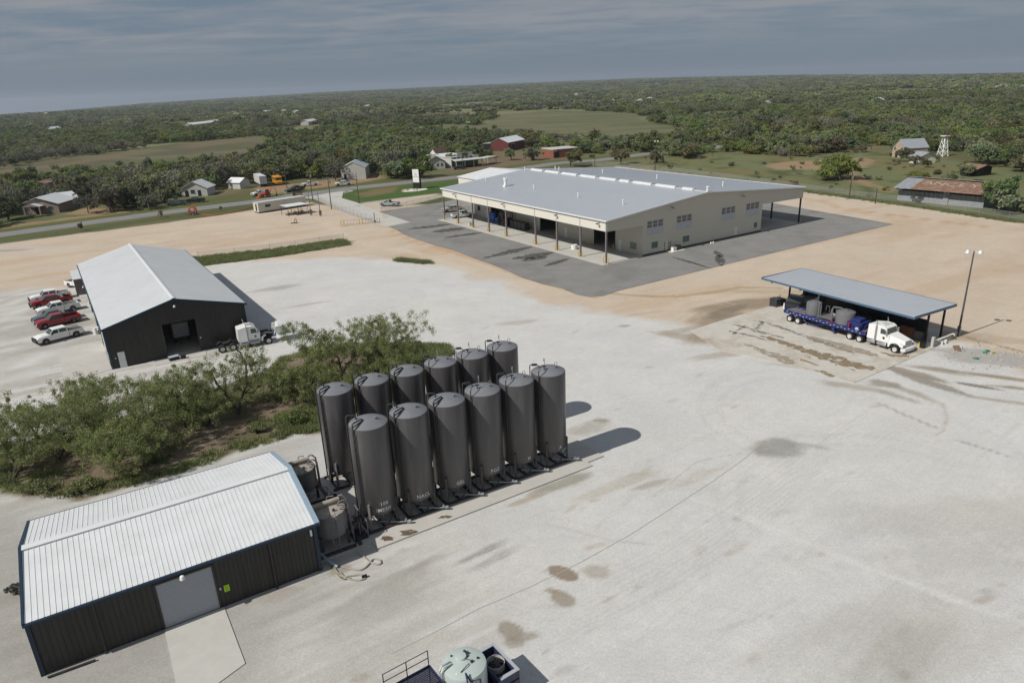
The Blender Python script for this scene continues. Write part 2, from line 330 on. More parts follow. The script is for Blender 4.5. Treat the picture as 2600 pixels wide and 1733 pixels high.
MEADOW = pts([(1380, 375), (1560, 365), (1700, 352), (1800, 360), (1900, 355), (2000, 350), (2100, 350), (2200, 372), (2300, 385), (2352, 400), (2500, 530), (2352, 512), (2100, 472), (1850, 438), (1600, 403)])
DIRT = [pts([(1750, 378), (1800, 372), (1990, 362), (2010, 372), (1960, 395), (2010, 425), (2060, 436), (2040, 440), (1960, 418), (1920, 392), (1780, 388)]),
        pts([(1150, 352), (1290, 345), (1340, 358), (1300, 368), (1200, 375), (1110, 392), (1040, 398), (1010, 385), (900, 393), (830, 408), (830, 402), (985, 378), (1110, 372)]),
        pts([(160, 490), (250, 500), (260, 480), (190, 478)]), pts([(590, 430), (700, 420), (860, 400), (880, 408), (700, 448), (600, 458)]),
        pts([(0, 520), (250, 488), (300, 482), (300, 500), (0, 540)]),
        pts([(-100, 400), (0, 392), (120, 378), (280, 352), (300, 357), (130, 385), (0, 398)]), pts([(420, 335), (580, 318), (585, 322), (430, 342)])]
def ground_colour(x, y):
    r = np.hypot(x, y); c = np.empty(x.shape+(3,))
    n1 = fbm(x, y, 30, 1); n2 = fbm(x, y, 4, 9, 5); n3 = fbm(x, y, 120, 21)
    def put(col, w): c[:] = c*(1-w[..., None]) + np.array(col)*w[..., None]
    c[:] = (.115, .118, .055)
    put((.16, .125, .07), sm(n1, .5, .62)*.7); put((.055, .075, .025), sm(n3, .52, .6)*.6)
    cw = clearing(x, y); put((.17, .165, .085), cw); put((.12, .15, .06), cw*sm(n3, .4, .6)*.8)
    for i, F in enumerate(FIELDS):
        s = sdist(x, y, F); w = 1-sm(s + (n1-.5)*(12+r*.01), -2, 3)
        put(((.115, .120, .062), (.095, .088, .052), (.15, .18, .07), (.16, .17, .08))[i], w)
        put((.155, .145, .085), w*sm(fbm(x*.5, y, 26, 240, 4), .45, .6)*.55); put((.08, .09, .04), w*sm(fbm(x*.4, y, 20, 241, 4), .52, .66)*.6)
    w = 1-sm(sdist(x, y, MEADOW), -4, 6); put((.130, .142, .068), w); put((.15, .13, .06), w*sm(fbm(x, y, 16, 5), .47, .6)*.85); put((.045, .065, .02), w*sm(fbm(x, y, 6, 6), .56, .66)*.7)
    for D in DIRT:
        far_ = D[0][1] > 330; put((.27, .19, .115) if not far_ else (.15, .11, .07), (1-sm(sdist(x, y, D)+(n2-.5)*4, -1.0, 1.5))*.9)
    # verges each side of the road
    dr = ldist(x, y, ROAD); near = dr < 60
    put((.085, .10, .035), (1-sm(dr, 9, 15))*(y < 420)); put((.21, .135, .075), (1-sm(dr+(n2-.5)*5, 4.0, 6.0))*(r < 700)*.75)
    # the yard: tan caliche, then white gravel
    s = sdist(x, y, LOT); yard = 1-sm(s+(n2-.5)*2.2, -.8, .6)
    rim = (1-sm(np.abs(s+.8)+(n2-.5)*2, 0, 2.0))
    put((.24, .12, .07), rim*(x < 40)*.7)
    tan = np.empty(x.shape+(3,)); tan[:] = (.468, .392, .314)
    t = sm(fbm(x*.35+y*.9, y*.35-x*.9, 7, 31, 5), .42, .62)[..., None]; tan = tan*(1-.22*t) + np.array((.52, .445, .365))*.22*t
    t = sm(fbm(x, y, 22, 33), .46, .66)[..., None]; tan = tan*(1-.35*t) + np.array((.44, .355, .275))*.35*t
    t = sm(fbm(x*.25+y*.1, y*1.6-x*.9, 9, 35, 4), .55, .7)[..., None]; tan = tan*(1-.4*t) + np.array((.40, .29, .19))*.4*t
    put_c = lambda col, w: c.__setitem__(slice(None), c*(1-w[..., None])+col*w[..., None])
    put_c(tan, yard)
    g = 1-sm(sdist(x, y, GRAV)+(fbm(x, y, 7, 41, 5)-.5)*9, -2.5, 2.5)
    gr = np.empty(x.shape+(3,)); gr[:] = (.494, .490, .479)
    t = sm(fbm(x, y, 13, 51, 5), .44, .66)[..., None]; gr = gr*(1-.5*t) + np.array((.425, .415, .398))*.6*t
    t = sm(fbm(x, y, 2.2, 52, 5), .5, .72)[..., None]; gr = gr*(1-.35*t) + np.array((.53, .52, .50))*.35*t
    put_c(gr, g*yard)
    # the lane beyond the near buildings is darker, raked in the driving direction
    ca, sa = math.cos(.56), math.sin(.56); u = x*ca+y*sa; v = -x*sa+y*ca
    lane = sm(v, 24, 30)*(1-sm(u, 6, 26))*g*yard
    put((.335, .315, .275), lane*.75*sm(fbm(u*.25, v*2.2, 2.0, 61, 4), .3, .7))
    put((.26, .25, .235), (1-sm(sdist(x, y, pts([(0, 1130), (0, 1500), (120, 1600), (40, 1200)])), -6, 4))*.4)
    def blob(p, rx, ry, ang, col, a, soft=.35, nz=.5, seed=70, ns=.9):
        q = O(*p); k = int(seed); X = x-q[0]; Y = y-q[1]; cc, ss = math.cos(ang), math.sin(ang)
        m = (abs(X) < rx*3+ry*3) & (abs(Y) < rx*3+ry*3)
        if not m.any(): return
        A = (X*cc+Y*ss)/rx; B = (-X*ss+Y*cc)/ry; d = np.sqrt(A*A+B*B)+(fbm((X*cc+Y*ss)*(.45 if rx > ry*1.6 else 1), (-X*ss+Y*cc)*(1.5 if rx > ry*1.6 else 1), ns, k, 4)-.5)*nz*2
        put(col, (1-sm(d, 1-soft, 1+soft*.4))*a*m)
    WET = (.22, .175, .13); MUD = (.23, .195, .15); GRW = (.24, .235, .215)
    blob((1292, 1315), 1.25, .72, -.62, WET, .9, .12, .10); blob((1368, 1312), 1.1, .85, -.3, (.33, .30, .26), .75, .4, .15)
    blob((1290, 1372), 1.05, .72, -.9, (.26, .225, .17), .85, .2, .22); blob((1268, 1356), .55, .3, -.3, (.26, .225, .17), .8, .2, .2)
    blob((1170, 1445), 1.0, .75, -.9, (.27, .235, .19), .85, .2, .25); blob((1195, 1462), 1.2, .5, .1, (.27, .24, .2), .75, .3, .3); blob((1180, 1475), .7, .5, 0, (.25, .22, .18), .7, .3, .3)
    blob((825, 1555), .6, .45, .3, (.28, .25, .21), .8, .3, .25); blob((1785, 1028), 2.6, 2.0, .2, GRW, .85, .35, .25); blob((1860, 1022), 1.8, .4, -.5, GRW, .5, .5, .4)
    blob((1380, 965), .9, .5, -.2, (.2, .19, .15), .8, .2, .3); blob((1345, 985), 3.2, 1.4, .5, (.32, .30, .26), .7, .5, .5)
    blob((1290, 1110), 3.2, .9, .45, (.27, .26, .22), .85, .4, .4); blob((1240, 1130), 1.5, .8, .4, (.3, .28, .24), .7, .4, .5); blob((1200, 1150), 2.0, .5, .5, (.33, .28, .22), .7, .5, .5)
    blob((960, 1300), 2.0, .3, .75, (.25, .24, .22), .5, .8, .6); blob((1090, 1275), 2.6, .45, .6, (.23, .225, .215), .8, .7, .8); blob((1120, 1290), 2.5, .6, .6, (.3, .29, .28), .7, .7, .8)
    blob((900, 1350), 4.6, 2.0, .55, (.28, .265, .235), .75, .6, .7, 71, 1.6); blob((860, 1400), 3.5, 1.6, .6, (.3, .29, .26), .6, .6, .7, 72, 1.6)
    blob((700, 1290), 1.8, .5, .45, (.22, .18, .12), .8, .6, .8, 73); blob((640, 1360), 2.2, .8, .4, (.27, .22, .16), .7, .6, .8, 74); blob((780, 1310), 1.0, .6, .3, (.22, .19, .12), .8, .4, .7, 75)
    blob((20, 1370), 1.2, 1.2, .4, (.2, .14, .09), .85, .5, .8, 76); blob((30, 1440), 4.5, 1.2, .6, (.25, .24, .22), .7, .4, .5, 77); blob((25, 1500), 2.5, .9, .5, (.24, .23, .21), .7, .5, .5, 78)
    blob((50, 1515), .55, .38, .3, (.62, .6, .57), .9, .3, .4); blob((45, 1570), .9, .45, .3, (.6, .59, .56), .9, .3, .4); blob((45, 1420), .5, .4, .2, (.56, .54, .5), .8, .3, .4)
    # water run-offs and mud around the wash pad
    blob((1640, 742), 8.5, 3.2, 1.0, (.255, .205, .15), .9, .5, .7, 80, 3); blob((1720, 697), 9, 2.6, .2, (.25, .20, .145), .85, .5, .7, 81, 3); blob((1660, 720), 5, 1.8, .7, (.20, .165, .125), .85, .4, .8, 82, 2); blob((1690, 800), 5, 1.0, -.4, (.30, .26, .2), .7, .6, .9, 230, 2); blob((1850, 845), 5, .9, -.5, (.31, .27, .21), .65, .6, .9, 231, 2); blob((1940, 885), 3.5, .9, -.5, (.30, .26, .2), .65, .6, .9, 232, 2)
    blob((1790, 670), 9, 1.6, -.15, (.36, .29, .20), .7, .5, .6, 83, 3)
    blob((2085, 855), 4.2, 1.1, -.9, MUD, .85, .5, .7, 84, 1.5); blob((2140, 880), 4.4, 1.0, -1.05, (.22, .2, .17), .85, .4, .7, 85, 1.5); blob((2105, 905), 2.4, .7, -1.1, (.28, .24, .19), .7, .6, .9, 86, 1.2)
    blob((2030, 880), 1.8, 1.3, -.7, (.24, .215, .18), .85, .4, .6, 87, 1.2); blob((2045, 905), 2.2, .7, -.9, (.27, .24, .2), .75, .6, .9, 88, 1.2); blob((2160, 850), 3.2, .9, -.6, (.27, .235, .19), .8, .6, .8, 89, 1.4)
    blob((2240, 885), 3.0, .38, -.62, (.14, .13, .11), .9, .4, .6, 90, 1); blob((2290, 865), 6.5, .6, -.5, (.23, .18, .12), .85, .5, .7, 91, 1.4); blob((2330, 890), 2.4, .6, -.4, (.2, .16, .1), .8, .5, .7, 92, 1.4); blob((2300, 920), 5, .5, -.5, (.3, .26, .21), .7, .6, .7, 93, 1.4)
    blob((2270, 820), 6.5, 3.2, -.45, (.33, .315, .30), .9, .25, .35, 94, 2)
    blob((2180, 770), 9, 2.0, -.45, (.33, .27, .20), .7, .5, .6, 95, 2)
    blob((1650, 815), 3.5, 1.2, .3, (.3, .25, .19), .55, .5, .7, 96, 1.5); blob((1435, 748), 1.3, .5, .1, (.25, .22, .18), .7, .4, .5, 97); blob((1480, 720), 3, .8, .3, (.37, .31, .25), .6, .5, .6, 98)
    blob((2250, 1200), 12, 5, .2, (.37, .355, .33), .5, .7, .8, 99, 4); blob((2100, 1450), 12, 4, .4, (.37, .355, .33), .5, .7, .8, 100, 4); blob((640, 660), 5, 1.6, .5, (.31, .3, .27), .7, .6, .6, 101, 2)
    blob((90, 720), 3, 1.6, .2, (.3, .25, .21), .6, .6, .7, 102, 2); blob((60, 760), 9, 3.5, .4, (.31, .29, .265), .6, .6, .7, 103, 3); blob((100, 800), 6, .6, .5, (.2, .19, .18), .7, .6, .9, 104, 1.5)
    blob((700, 700), 6, .5, .45, (.3, .24, .2), .5, .6, .8, 105, 1.4); blob((1190, 740), 3, 1, .2, (.32, .28, .24), .5, .6, .8, 106, 2); blob((560, 905), 5, 2.5, .3, (.42, .3, .2), .0)
    blob((0, 575), 22, 6, -.1, (.43, .40, .36), .6, .6, .6, 107, 8); blob((20, 575), 6, 1, .1, (.2, .14, .1), .6, .6, .8, 108, 3)
    def line(P, w, col, a, seed=110, nz=1.0, ns=1.0):
        d = ldist(x, y, [O(*p)[:2] for p in P]); put(col, (1-sm(d+(fbm(x, y, ns, seed)-.5)*w*nz*2, w*.3, w*1.1))*a)
    line([(1310, 652), (1360, 668), (1420, 675), (1500, 681), (1560, 680), (1640, 671), (1700, 659), (1790, 662)], .8, (.34, .25, .15), .8, 110, .7, 2)
    line([(2020, 925), (2060, 945), (2110, 965), (2150, 982)], .20, (.29, .26, .23), .65, 112, .8, .8)
    line([(2165, 925), (2175, 960), (2165, 990), (2150, 1000)], .18, (.33, .28, .25), .55, 113, .8, .8)
    line([(2198, 1010), (2230, 1020), (2280, 1035), (2320, 1050)], .18, (.25, .24, .23), .65, 114, .8, .8)
    line([(1500, 1140), (1600, 1060), (1700, 1040)], .10, (.34, .33, .31), .6, 115, 1, 1)
    line([(1500, 1250), (1400, 1240), (1250, 1200)], .12, (.33, .32, .3), .4, 116, 1, 1)
    for k in range(9):
        o = k*7; line([(1330+o*.7, 1460-o*2.2), (1480+o*.7, 1385-o*2.2), (1650+o*.5, 1280-o*2.1), (1800, 1170-o*1.9), (1900, 1060-o)], .10, (.40, .395, .385), .35, 117+k, .3, 3)
    for k in range(7):
        o = k*9; line([(1080+o, 1250+o*.6), (1240+o, 1185+o*.6), (1400+o, 1080+o*.5)], .07, (.50, .49, .475), .5, 130+k, .6, 1)
    for k, (qx, qy, rr) in enumerate(((1690, 905, 8), (1750, 880, 9), (2030, 960, 6.5), (1870, 950, 9), (930, 720, 7), (860, 690, 6), (1560, 900, 10), (2050, 1180, 11), (1700, 1250, 9))):   # turning circles of lorries
        q = O(qx, qy); X = x-q[0]; Y = y-q[1]; d = np.hypot(X, Y); th = np.arctan2(Y, X)
        for off in (0, .35, 2.0, 2.35):
            put((.37, .36, .34) if k % 2 else (.52, .51, .49), (1-sm(abs(d-rr-off), .05, .16))*sm(np.sin(th+k*1.7), -.1, .5)*.22*(d < rr+4))
    # clods, drips and drag marks all over the yard
    rs = np.random.RandomState(8)
    for k in range(120):
        ax_, ay_ = O(rs.uniform(250, 2400), rs.uniform(560, 1560))[:2]; idx = np.nonzero((abs(x-ax_) < 2.2) & (abs(y-ay_) < 2.2))[0]
        if not len(idx): continue
        th = rs.uniform(.2, 1.0); sz = rs.uniform(.10, .42); el = rs.uniform(1, 4); X = x[idx]-ax_; Y = y[idx]-ay_; A_ = (X*math.cos(th)+Y*math.sin(th))/(sz*el); B_ = (-X*math.sin(th)+Y*math.cos(th))/sz
        w_ = ((1-sm(np.hypot(A_, B_), .4, 1.25))*rs.uniform(.2, .6))[:, None]; c[idx] = c[idx]*(1-w_)+np.array(((.28, .24, .20), (.30, .29, .27), (.38, .33, .28))[k % 3])*w_
    for k in range(34):
        x0_, y0_ = rs.uniform(600, 2250), rs.uniform(640, 1450); l_ = rs.uniform(60, 260); th = rs.uniform(-.75, .15); cv = rs.uniform(-40, 40); Pq = [(x0_+l_*t_*math.cos(th), y0_+l_*t_*math.sin(th)+cv*t_*t_) for t_ in (0, .25, .5, .75, 1)]
        for o_ in (0, 7): line([(a_, b_+o_) for a_, b_ in Pq], .09, (.40, .388, .365) if k % 3 else (.53, .525, .51), .38, 400+k, .9, 1.2)
    put((.345, .335, .315), (1-sm(sdist(x, y, pts([(-200, 1150), (200, 1140), (500, 1060), (720, 960), (760, 1000), (760, 1200), (820, 1330), (900, 1400), (700, 1500), (500, 1700), (-200, 1900)]))+(fbm(x, y, 6, 220)-.5)*6, -5, 3))*.62); put((.29, .28, .262), (1-sm(sdist(x, y, pts([(-200, 1200), (60, 1190), (60, 1420), (500, 1400), (620, 1420), (640, 1700), (-200, 1900)]))+(fbm(x, y, 3, 221)-.5)*5, -2, 2))*.6); line([(1540, 1130), (1666, 1169), (1830, 1235), (2010, 1310), (2226, 1388), (2352, 1430)], .45, (.55, .545, .53), .55, 222, .8, 2); line([(1330, 1500), (1500, 1420), (1700, 1290), (1850, 1160)], .9, (.53, .525, .51), .45, 223, .6, 3); blob((2080, 1500), 5, 1.6, .7, (.36, .345, .32), .6, .6, .8, 224, 2); blob((1400, 1120), 4.5, .8, .5, (.38, .34, .28), .55, .6, .9, 225, 1.5); blob((1610, 1090), 4.5, .7, .45, (.38, .34, .28), .5, .6, .9, 226, 1.5); blob((1500, 1110), 2, .4, .4, (.30, .26, .21), .6, .6, .9, 227, 1); blob((760, 1480), 12, 4, .5, (.40, .39, .365), .5, .6, .6, 211, 4)  # grey zones round the near shed: dirty gravel, partly lens vignetting painted into the colour
    blob((1600, 775), 5.5, 1.4, -.5, (.30, .25, .19), .7, .5, .8, 212, 2); blob((1735, 725), 4.5, 1.2, -.5, (.26, .21, .155), .7, .5, .8, 213, 2); blob((1560, 760), 3.5, 1.0, .4, (.33, .28, .22), .6, .5, .8, 214, 2)
    # orange wash lines across the tan lot on the right
    line([(1905, 472), (2000, 487), (2100, 500), (2200, 513), (2260, 522)], .9, (.38, .24, .13), .75, 140, .8, 3); line([(1850, 455), (1940, 478), (1985, 490)], 2.0, (.44, .30, .18), .6, 141, .9, 4)
    line([(2200, 770), (2280, 790), (2352, 808)], .5, (.24, .18, .12), .7, 142, 1, 1.5); line([(1100, 600), (1040, 580), (960, 556), (900, 528)], .9, (.44, .27, .14), .7, 143, .7, 2)
    line([(1100, 600), (1200, 637), (1290, 662), (1370, 684)], .7, (.40, .27, .15), .55, 144, .7, 2)
    for k in range(5): line([(0, 640-k*14), (250, 590-k*11), (500, 540-k*8), (700, 505-k*5)], .35, (.42, .33, .245), .4, 150+k, 1.2, 6)
    line([(740, 510), (830, 560), (950, 580), (1080, 620)], 1.6, (.52, .45, .36), .5, 156, .9, 4)
    # the tree island, the grass strip, the lawn
    s = sdist(x, y, ISL); w = (1-sm(s+(fbm(x, y, 2.5, 160, 4)-.5)*2.6, -.6, .7))
    put((.150, .108, .072), w*.95); put((.25, .21, .16), w*sm(n2, .5, .62)*.5); put((.075, .072, .04), w*sm(fbm(x, y, 3.0, 170, 4), .48, .6)*.7)
    ring = w*sm(s, -2.6, -.8); put((.105, .115, .045), ring*sm(fbm(x, y, 1.6, 163, 4), .42, .55)*.9)
    gr2 = (1-sm(sdist(x, y, pts([(850, 790), (1030, 790), (1040, 815), (960, 870), (850, 850)])), -1, 1))*w; put((.13, .145, .055), gr2)
    put((.125, .13, .05), (1-sm(sdist(x, y, pts([(640, 955), (740, 925), (745, 985), (690, 995), (640, 985)])), -1, 1))*w)
    s = sdist(x, y, STRIP); put((.065, .10, .028), 1-sm(s+(fbm(x, y, 1.5, 165, 4)-.5)*1.6, -.4, .3))
    put((.12, .13, .045), (1-sm(ldist(x, y, [O(915, 597)[:2], O(985, 604)[:2]])+(n2-.5)*1.2, .3, .9))*.9)
    put((.055, .10, .025), 1-sm(sdist(x, y, LAWN), -.4, .4)); put((.19, .13, .075), (1-sm(sdist(x, y, pxp([(905, 492), (960, 479), (1010, 475), (1000, 487), (930, 500)]))+(n2-.5)*3, -.6, 1))*.75)
    put((.44, .385, .31), 1-sm(sdist(x, y, SIDE), -.5, .5))
    return np.clip(c, 0, 1)
def axis(segs):
    o = [segs[0][0]]
    for a, b, st, g in segs:
        s = st
        while o[-1] < b-1e-6: o.append(min(o[-1]+s, b)); s *= g
    return np.array(o)
def grid(xs, ys, hole=None):
    X, Y = np.meshgrid(xs, ys); nx, ny = len(xs), len(ys)
    i = np.arange((nx-1)*(ny-1)); a = (i//(nx-1))*nx + i % (nx-1)
    q = np.stack([a, a+1, a+nx+1, a+nx], 1)
    if hole is not None:
        cxm = (X.ravel()[q].mean(1)); cym = (Y.ravel()[q].mean(1)); q = q[~((cxm > hole[0]) & (cxm < hole[1]) & (cym > hole[2]) & (cym < hole[3]))]
    return X.ravel(), Y.ravel(), q
NX0, NX1, NY0, NY1 = -60., 78., 18., 150.
x1, y1, q1 = grid(axis([(NX0, -14, .36, 1), (-14, 26, .22, 1), (26, NX1, .36, 1)]), axis([(NY0, 55, .19, 1), (55, 80, .27, 1), (80, NY1, .45, 1)]))
neg = axis([(0, 100, 2.2, 1), (100, 9000, 3, 1.045)]); xs = np.concatenate([(NX0-neg)[::-1][:-1], axis([(NX0, NX1, 2.3, 1)]), (NX1+neg)[1:]])
ys = np.concatenate([[-60, -30, 0], axis([(NY0, NY1, 2.2, 1), (NY1, 420, 1.5, 1), (420, 9000, 2.5, 1.022)])])
x2, y2, q2 = grid(xs, ys, (NX0, NX1, NY0, NY1))
gx = np.concatenate([x1, x2]); gy = np.concatenate([y1, y2]); gq = np.concatenate([q1, q2+len(x1)])
gz = terr(gx, gy); gc = ground_colour(gx, gy)
me = bpy.data.meshes.new('ground'); nv = len(gx); me.vertices.add(nv); me.vertices.foreach_set('co', np.stack([gx, gy, gz], 1).astype(np.float32).ravel())
me.loops.add(len(gq)*4); me.loops.foreach_set('vertex_index', gq.astype(np.int32).ravel()); me.polygons.add(len(gq)); me.polygons.foreach_set('loop_start', np.arange(0, len(gq)*4, 4, dtype=np.int32))
me.update(calc_edges=True)
at = me.color_attributes.new('zone', 'FLOAT_COLOR', 'POINT'); at.data.foreach_set('color', np.concatenate([gc, np.ones((nv, 1))], 1).astype(np.float32).ravel())
m = bpy.data.materials.new('ground_surface'); m.use_nodes = True; t = m.node_tree; n = t.nodes; p = n['Principled BSDF']; p.inputs['Roughness'].default_value = .95; p.inputs['Specular IOR Level'].default_value = .15
va = n.new('ShaderNodeVertexColor'); va.layer_name = 'zone'; ge = n.new('ShaderNodeNewGeometry'); c = va.outputs[0]
for sc, amp, det in ((16.0, .17, 2), (5.0, .10, 3), (1.3, .05, 5), (.12, .07, 4), (-1, .035, 4), (-2, .02, 3)):
    no = n.new('ShaderNodeTexNoise'); no.inputs['Scale'].default_value = abs(sc); no.inputs['Detail'].default_value = det; no.inputs['Roughness'].default_value = .7; src_ = ge.outputs['Position']
    if sc < 0:      # rolled and raked in the driving directions
        mpp = n.new('ShaderNodeMapping'); mpp.vector_type = 'TEXTURE'; mpp.inputs['Rotation'].default_value = (0, 0, R(38) if sc == -1 else R(-25)); mpp.inputs['Scale'].default_value = (9, .28, 1) if sc == -1 else (14, .5, 1); t.links.new(src_, mpp.inputs[0]); src_ = mpp.outputs[0]
    t.links.new(src_, no.inputs[0])
    mr = n.new('ShaderNodeMapRange'); mr.inputs['From Min'].default_value = .3; mr.inputs['From Max'].default_value = .7; mr.inputs['To Min'].default_value = 1-amp; mr.inputs['To Max'].default_value = 1+amp; t.links.new(no.outputs[0], mr.inputs[0])
    vm = n.new('ShaderNodeVectorMath'); vm.operation = 'SCALE'; t.links.new(c, vm.inputs[0]); t.links.new(mr.outputs[0], vm.inputs['Scale']); c = vm.outputs[0]
t.links.new(c, p.inputs['Base Color'])
no = n.new('ShaderNodeTexNoise'); no.inputs['Scale'].default_value = 5; no.inputs['Detail'].default_value = 6; t.links.new(ge.outputs['Position'], no.inputs[0])
b = n.new('ShaderNodeBump'); b.inputs['Strength'].default_value = .15; b.inputs['Distance'].default_value = .05; t.links.new(no.outputs[0], b.inputs['Height']); t.links.new(b.outputs[0], p.inputs['Normal'])
me.materials.append(m); g = bpy.data.objects.new('ground', me); COL.objects.link(g); struct(g)
def sheet(name, poly, z, mats, thick=None):
    b = MB()
    P = [(float(q[0]), float(q[1])) for q in poly]
    if thick is None: b.add([(x, y, z) for x, y in P], [tuple(range(len(P)))])
    else: b.prism(P, z-thick, z)
    o = b.build(name, mats); 
    if o.data.polygons[0].normal.z < 0 and thick is None: o.data.flip_normals()
    return struct(o)
def ribbon(name, line, w, z, m, zf=None):
    P = [np.array(q[:2], float) for q in line]; L = []; Rr = []
    for i, q in enumerate(P):
        d = P[min(i+1, len(P)-1)]-P[max(i-1, 0)]; d /= np.linalg.norm(d); nrm = np.array([-d[1], d[0]]); L.append(q+nrm*w/2); Rr.append(q-nrm*w/2)
    b = MB()
    zz = lambda q: z + (float(terr(q[0], q[1])) if zf else 0)
    for i in range(len(P)-1):
        b.add([(*Rr[i], zz(Rr[i])), (*Rr[i+1], zz(Rr[i+1])), (*L[i+1], zz(L[i+1])), (*L[i], zz(L[i]))], [(0, 1, 2, 3)])
    return struct(b.build(name, m))
# road with a worn centre line, concrete drive, asphalt apron, slabs
def dense(line, st=12):
    o = []
    for a, b in zip(line[:-1], line[1:]):
        k = max(1, int(np.linalg.norm(b-a)/st)); o += [a+(b-a)*i/k for i in range(k)]
    return o+[line[-1]]
RD = dense(ROAD)
mat('seam_dirt', (.30, .29, .27), .9, var=.2, scale=3)
ribbon('ground_seam', [O(*p)[:2] for p in ((900, 1500), (1000, 1450), (1100, 1397), (1220, 1346), (1335, 1290), (1450, 1226), (1560, 1155), (1640, 1103), (1700, 1060), (1760, 1012))], .07, .006, 'seam_dirt')
ribbon('road', RD, 8.6, .06, 'road_asphalt', True)
APRON = pts([(868, 487), (1015, 465), (1080, 450), (1500, 430), (1750, 462), (1850, 480), (2052, 515), (1800, 575), (1420, 668), (1385, 680), (1355, 682), (1322, 676), (1290, 662), (1245, 652), (1200, 638), (1165, 622), (1130, 608), (1085, 592), (1040, 575), (1000, 564), (960, 551), (930, 540), (908, 527), (890, 520), (943, 511), (905, 500)])
sheet('asphalt_apron', APRON, .045, 'asphalt')
sheet('driveway', pxp([(757, 503), (873, 484), (868, 503), (905, 514), (962, 538), (1042, 564.5), (981, 576), (955, 570), (860, 533), (797, 506)]), .05, 'pale_concrete')
stain_mat('wet_asphalt', (.082, .078, .072), .7, .43)
def puddle(p0, p1, w, seed, z=.052):   # damp patch on the asphalt: irregular thin sheet
    a, b2 = G(*p0)[:2], G(*p1)[:2]; L = np.linalg.norm(b2-a); d = (b2-a)/L; nr = np.array([-d[1], d[0]]); r = np.random.RandomState(seed); k = 26
    up = []; dn = []
    for i in range(k+1):
        t_ = i/k; e = math.sin(math.pi*min(1, max(0, t_)))**.6
        up.append(a+d*L*t_+nr*w*.5*e*(.55+.75*r.rand())); dn.append(a+d*L*t_-nr*w*.5*e*(.55+.75*r.rand()))
    b = MB(); P = [(q[0], q[1]) for q in dn]+[(q[0], q[1]) for q in up[::-1]]; b.add([(x, y, z) for x, y in P], [tuple(range(len(P)))])
    o = b.build('wet_patch', 'wet_asphalt'); struct(o); return o
z7 = lambda a, b: (1050+a*.255, 400+b*.255); z8 = lambda a, b: (1550+a*.31874, 450+b*.31874)
for i, (p0, p1, w) in enumerate([(z7(-60, 715), z7(395, 662), 3.0), (z7(170, 745), z7(525, 700), 4.2), (z7(300, 800), z7(690, 748), 2.6), (z7(690, 1005), z7(1190, 885), 2.8), (z7(980, 1015), z7(1400, 945), 3.6), (z7(1080, 1030), z7(1330, 985), 3.0), (z7(1300, 1085), z7(1550, 1005), 1.5)]):
    puddle(p0, p1, w, i)
puddle(z8(490, 635), z8(805, 728), 1.0, 20); puddle(z8(830, 585), z8(890, 640), 1.4, 21); puddle(z8(860, 620), z8(885, 708), 1.8, 22)
# ------------------------------------------------------------------ frames of the big buildings
def frame(x, y, a): return (x, y, a)
def loc2w(F, x, y, z=0): c, s = math.cos(F[2]), math.sin(F[2]); return np.array([F[0]+x*c-y*s, F[1]+x*s+y*c, z])
NEAR = (-28.80, 32.83, .547); MID = (-51.11, 83.41, .576); FAR = (18.33, 128.18, .569); SIL = (-11.05, 47.30, .549)
def holes_wall(b, s0, s1, z0, z1, ops, put, mi=0):
    xs = sorted({s0, s1, *[v for o in ops for v in (o[0], o[1])]}); zs = sorted({z0, z1, *[v for o in ops for v in (o[2], o[3])]})
    for i in range(len(xs)-1):
        for j in range(len(zs)-1):
            mxx, mz = (xs[i]+xs[i+1])/2, (zs[j]+zs[j+1])/2
            if any(o[0] < mxx < o[1] and o[2] < mz < o[3] for o in ops): continue
            put(b, xs[i], xs[i+1], zs[j], zs[j+1])
# ---- near shed: long dark shed with white standing-seam roof
L, Wd, he, hr = 16.9, 12.24, 3.94, 5.33
ns = thing('metal_shed', 'dark ribbed metal shed with white standing seam roof and roller door, nearest building', 'shed', (NEAR[0], NEAR[1], 0), NEAR[2])
b = MB(); b.box(0, .06, 0, L, .12, he); b.box(0, Wd-.12, 0, L, Wd-.06, he)
for x in (0.06, L-.12): b.prismx([(.1, 0), (Wd-.1, 0), (Wd-.1, he-.05), (Wd/2, hr-.08), (.1, he-.05)], x, x+.06)
b.box(6.6, .04, 0, 10.15, .06, 3.5, 0); b.build('wall', 'dark_panel', ns)
def rib_panel(w, h, n, top=None, t=.035):
    b = MB(); b.box(0, 0, 0, w-.006, t*.4, h)
    for k in range(n):
        x = (k+.5)*w/n; b.prism([(x-.035, 0), (x-.018, -t), (x+.018, -t), (x+.035, 0)], 0.0, h)
    return b
def panels_along(parent, x0, x1, w, h, m, y=0.0, ops=(), rz=0, name='wall_panel', base=0, origin=None):
    cnt = max(1, round((x1-x0)/w)); w = (x1-x0)/cnt; cache = {}
    for i in range(cnt):
        xa = x0+i*w; segs = [(base, h)]
        for o in ops:
            if o[0]-w*.5 < xa+w/2 < o[1]+w*.5 and (o[0] < xa+w*.5 < o[1]): segs = [(o[3], h)] + ([(base, o[2])] if o[2] > base+.1 else [])
        for z0, z1 in segs:
            key = round(z1-z0, 3); l = (xa, y, z0) if origin is None else (origin[0]+xa*math.cos(rz), origin[1]+xa*math.sin(rz), z0)
            if key not in cache: cache[key] = rib_panel(w, z1-z0, 3).build(name, m, parent, l, rz)
            else: inst(cache[key], parent, l, rz)
panels_along(ns, 0.0, 6.66, .9, he-.06, 'dark_panel', 0.035); panels_along(ns, 10.1, L, .9, he-.06, 'dark_panel', .035)
b = MB(); b.box(6.66, 0.0, 3.5, 10.1, .034, he-.06); b.build('door_header', 'dark_panel', ns)
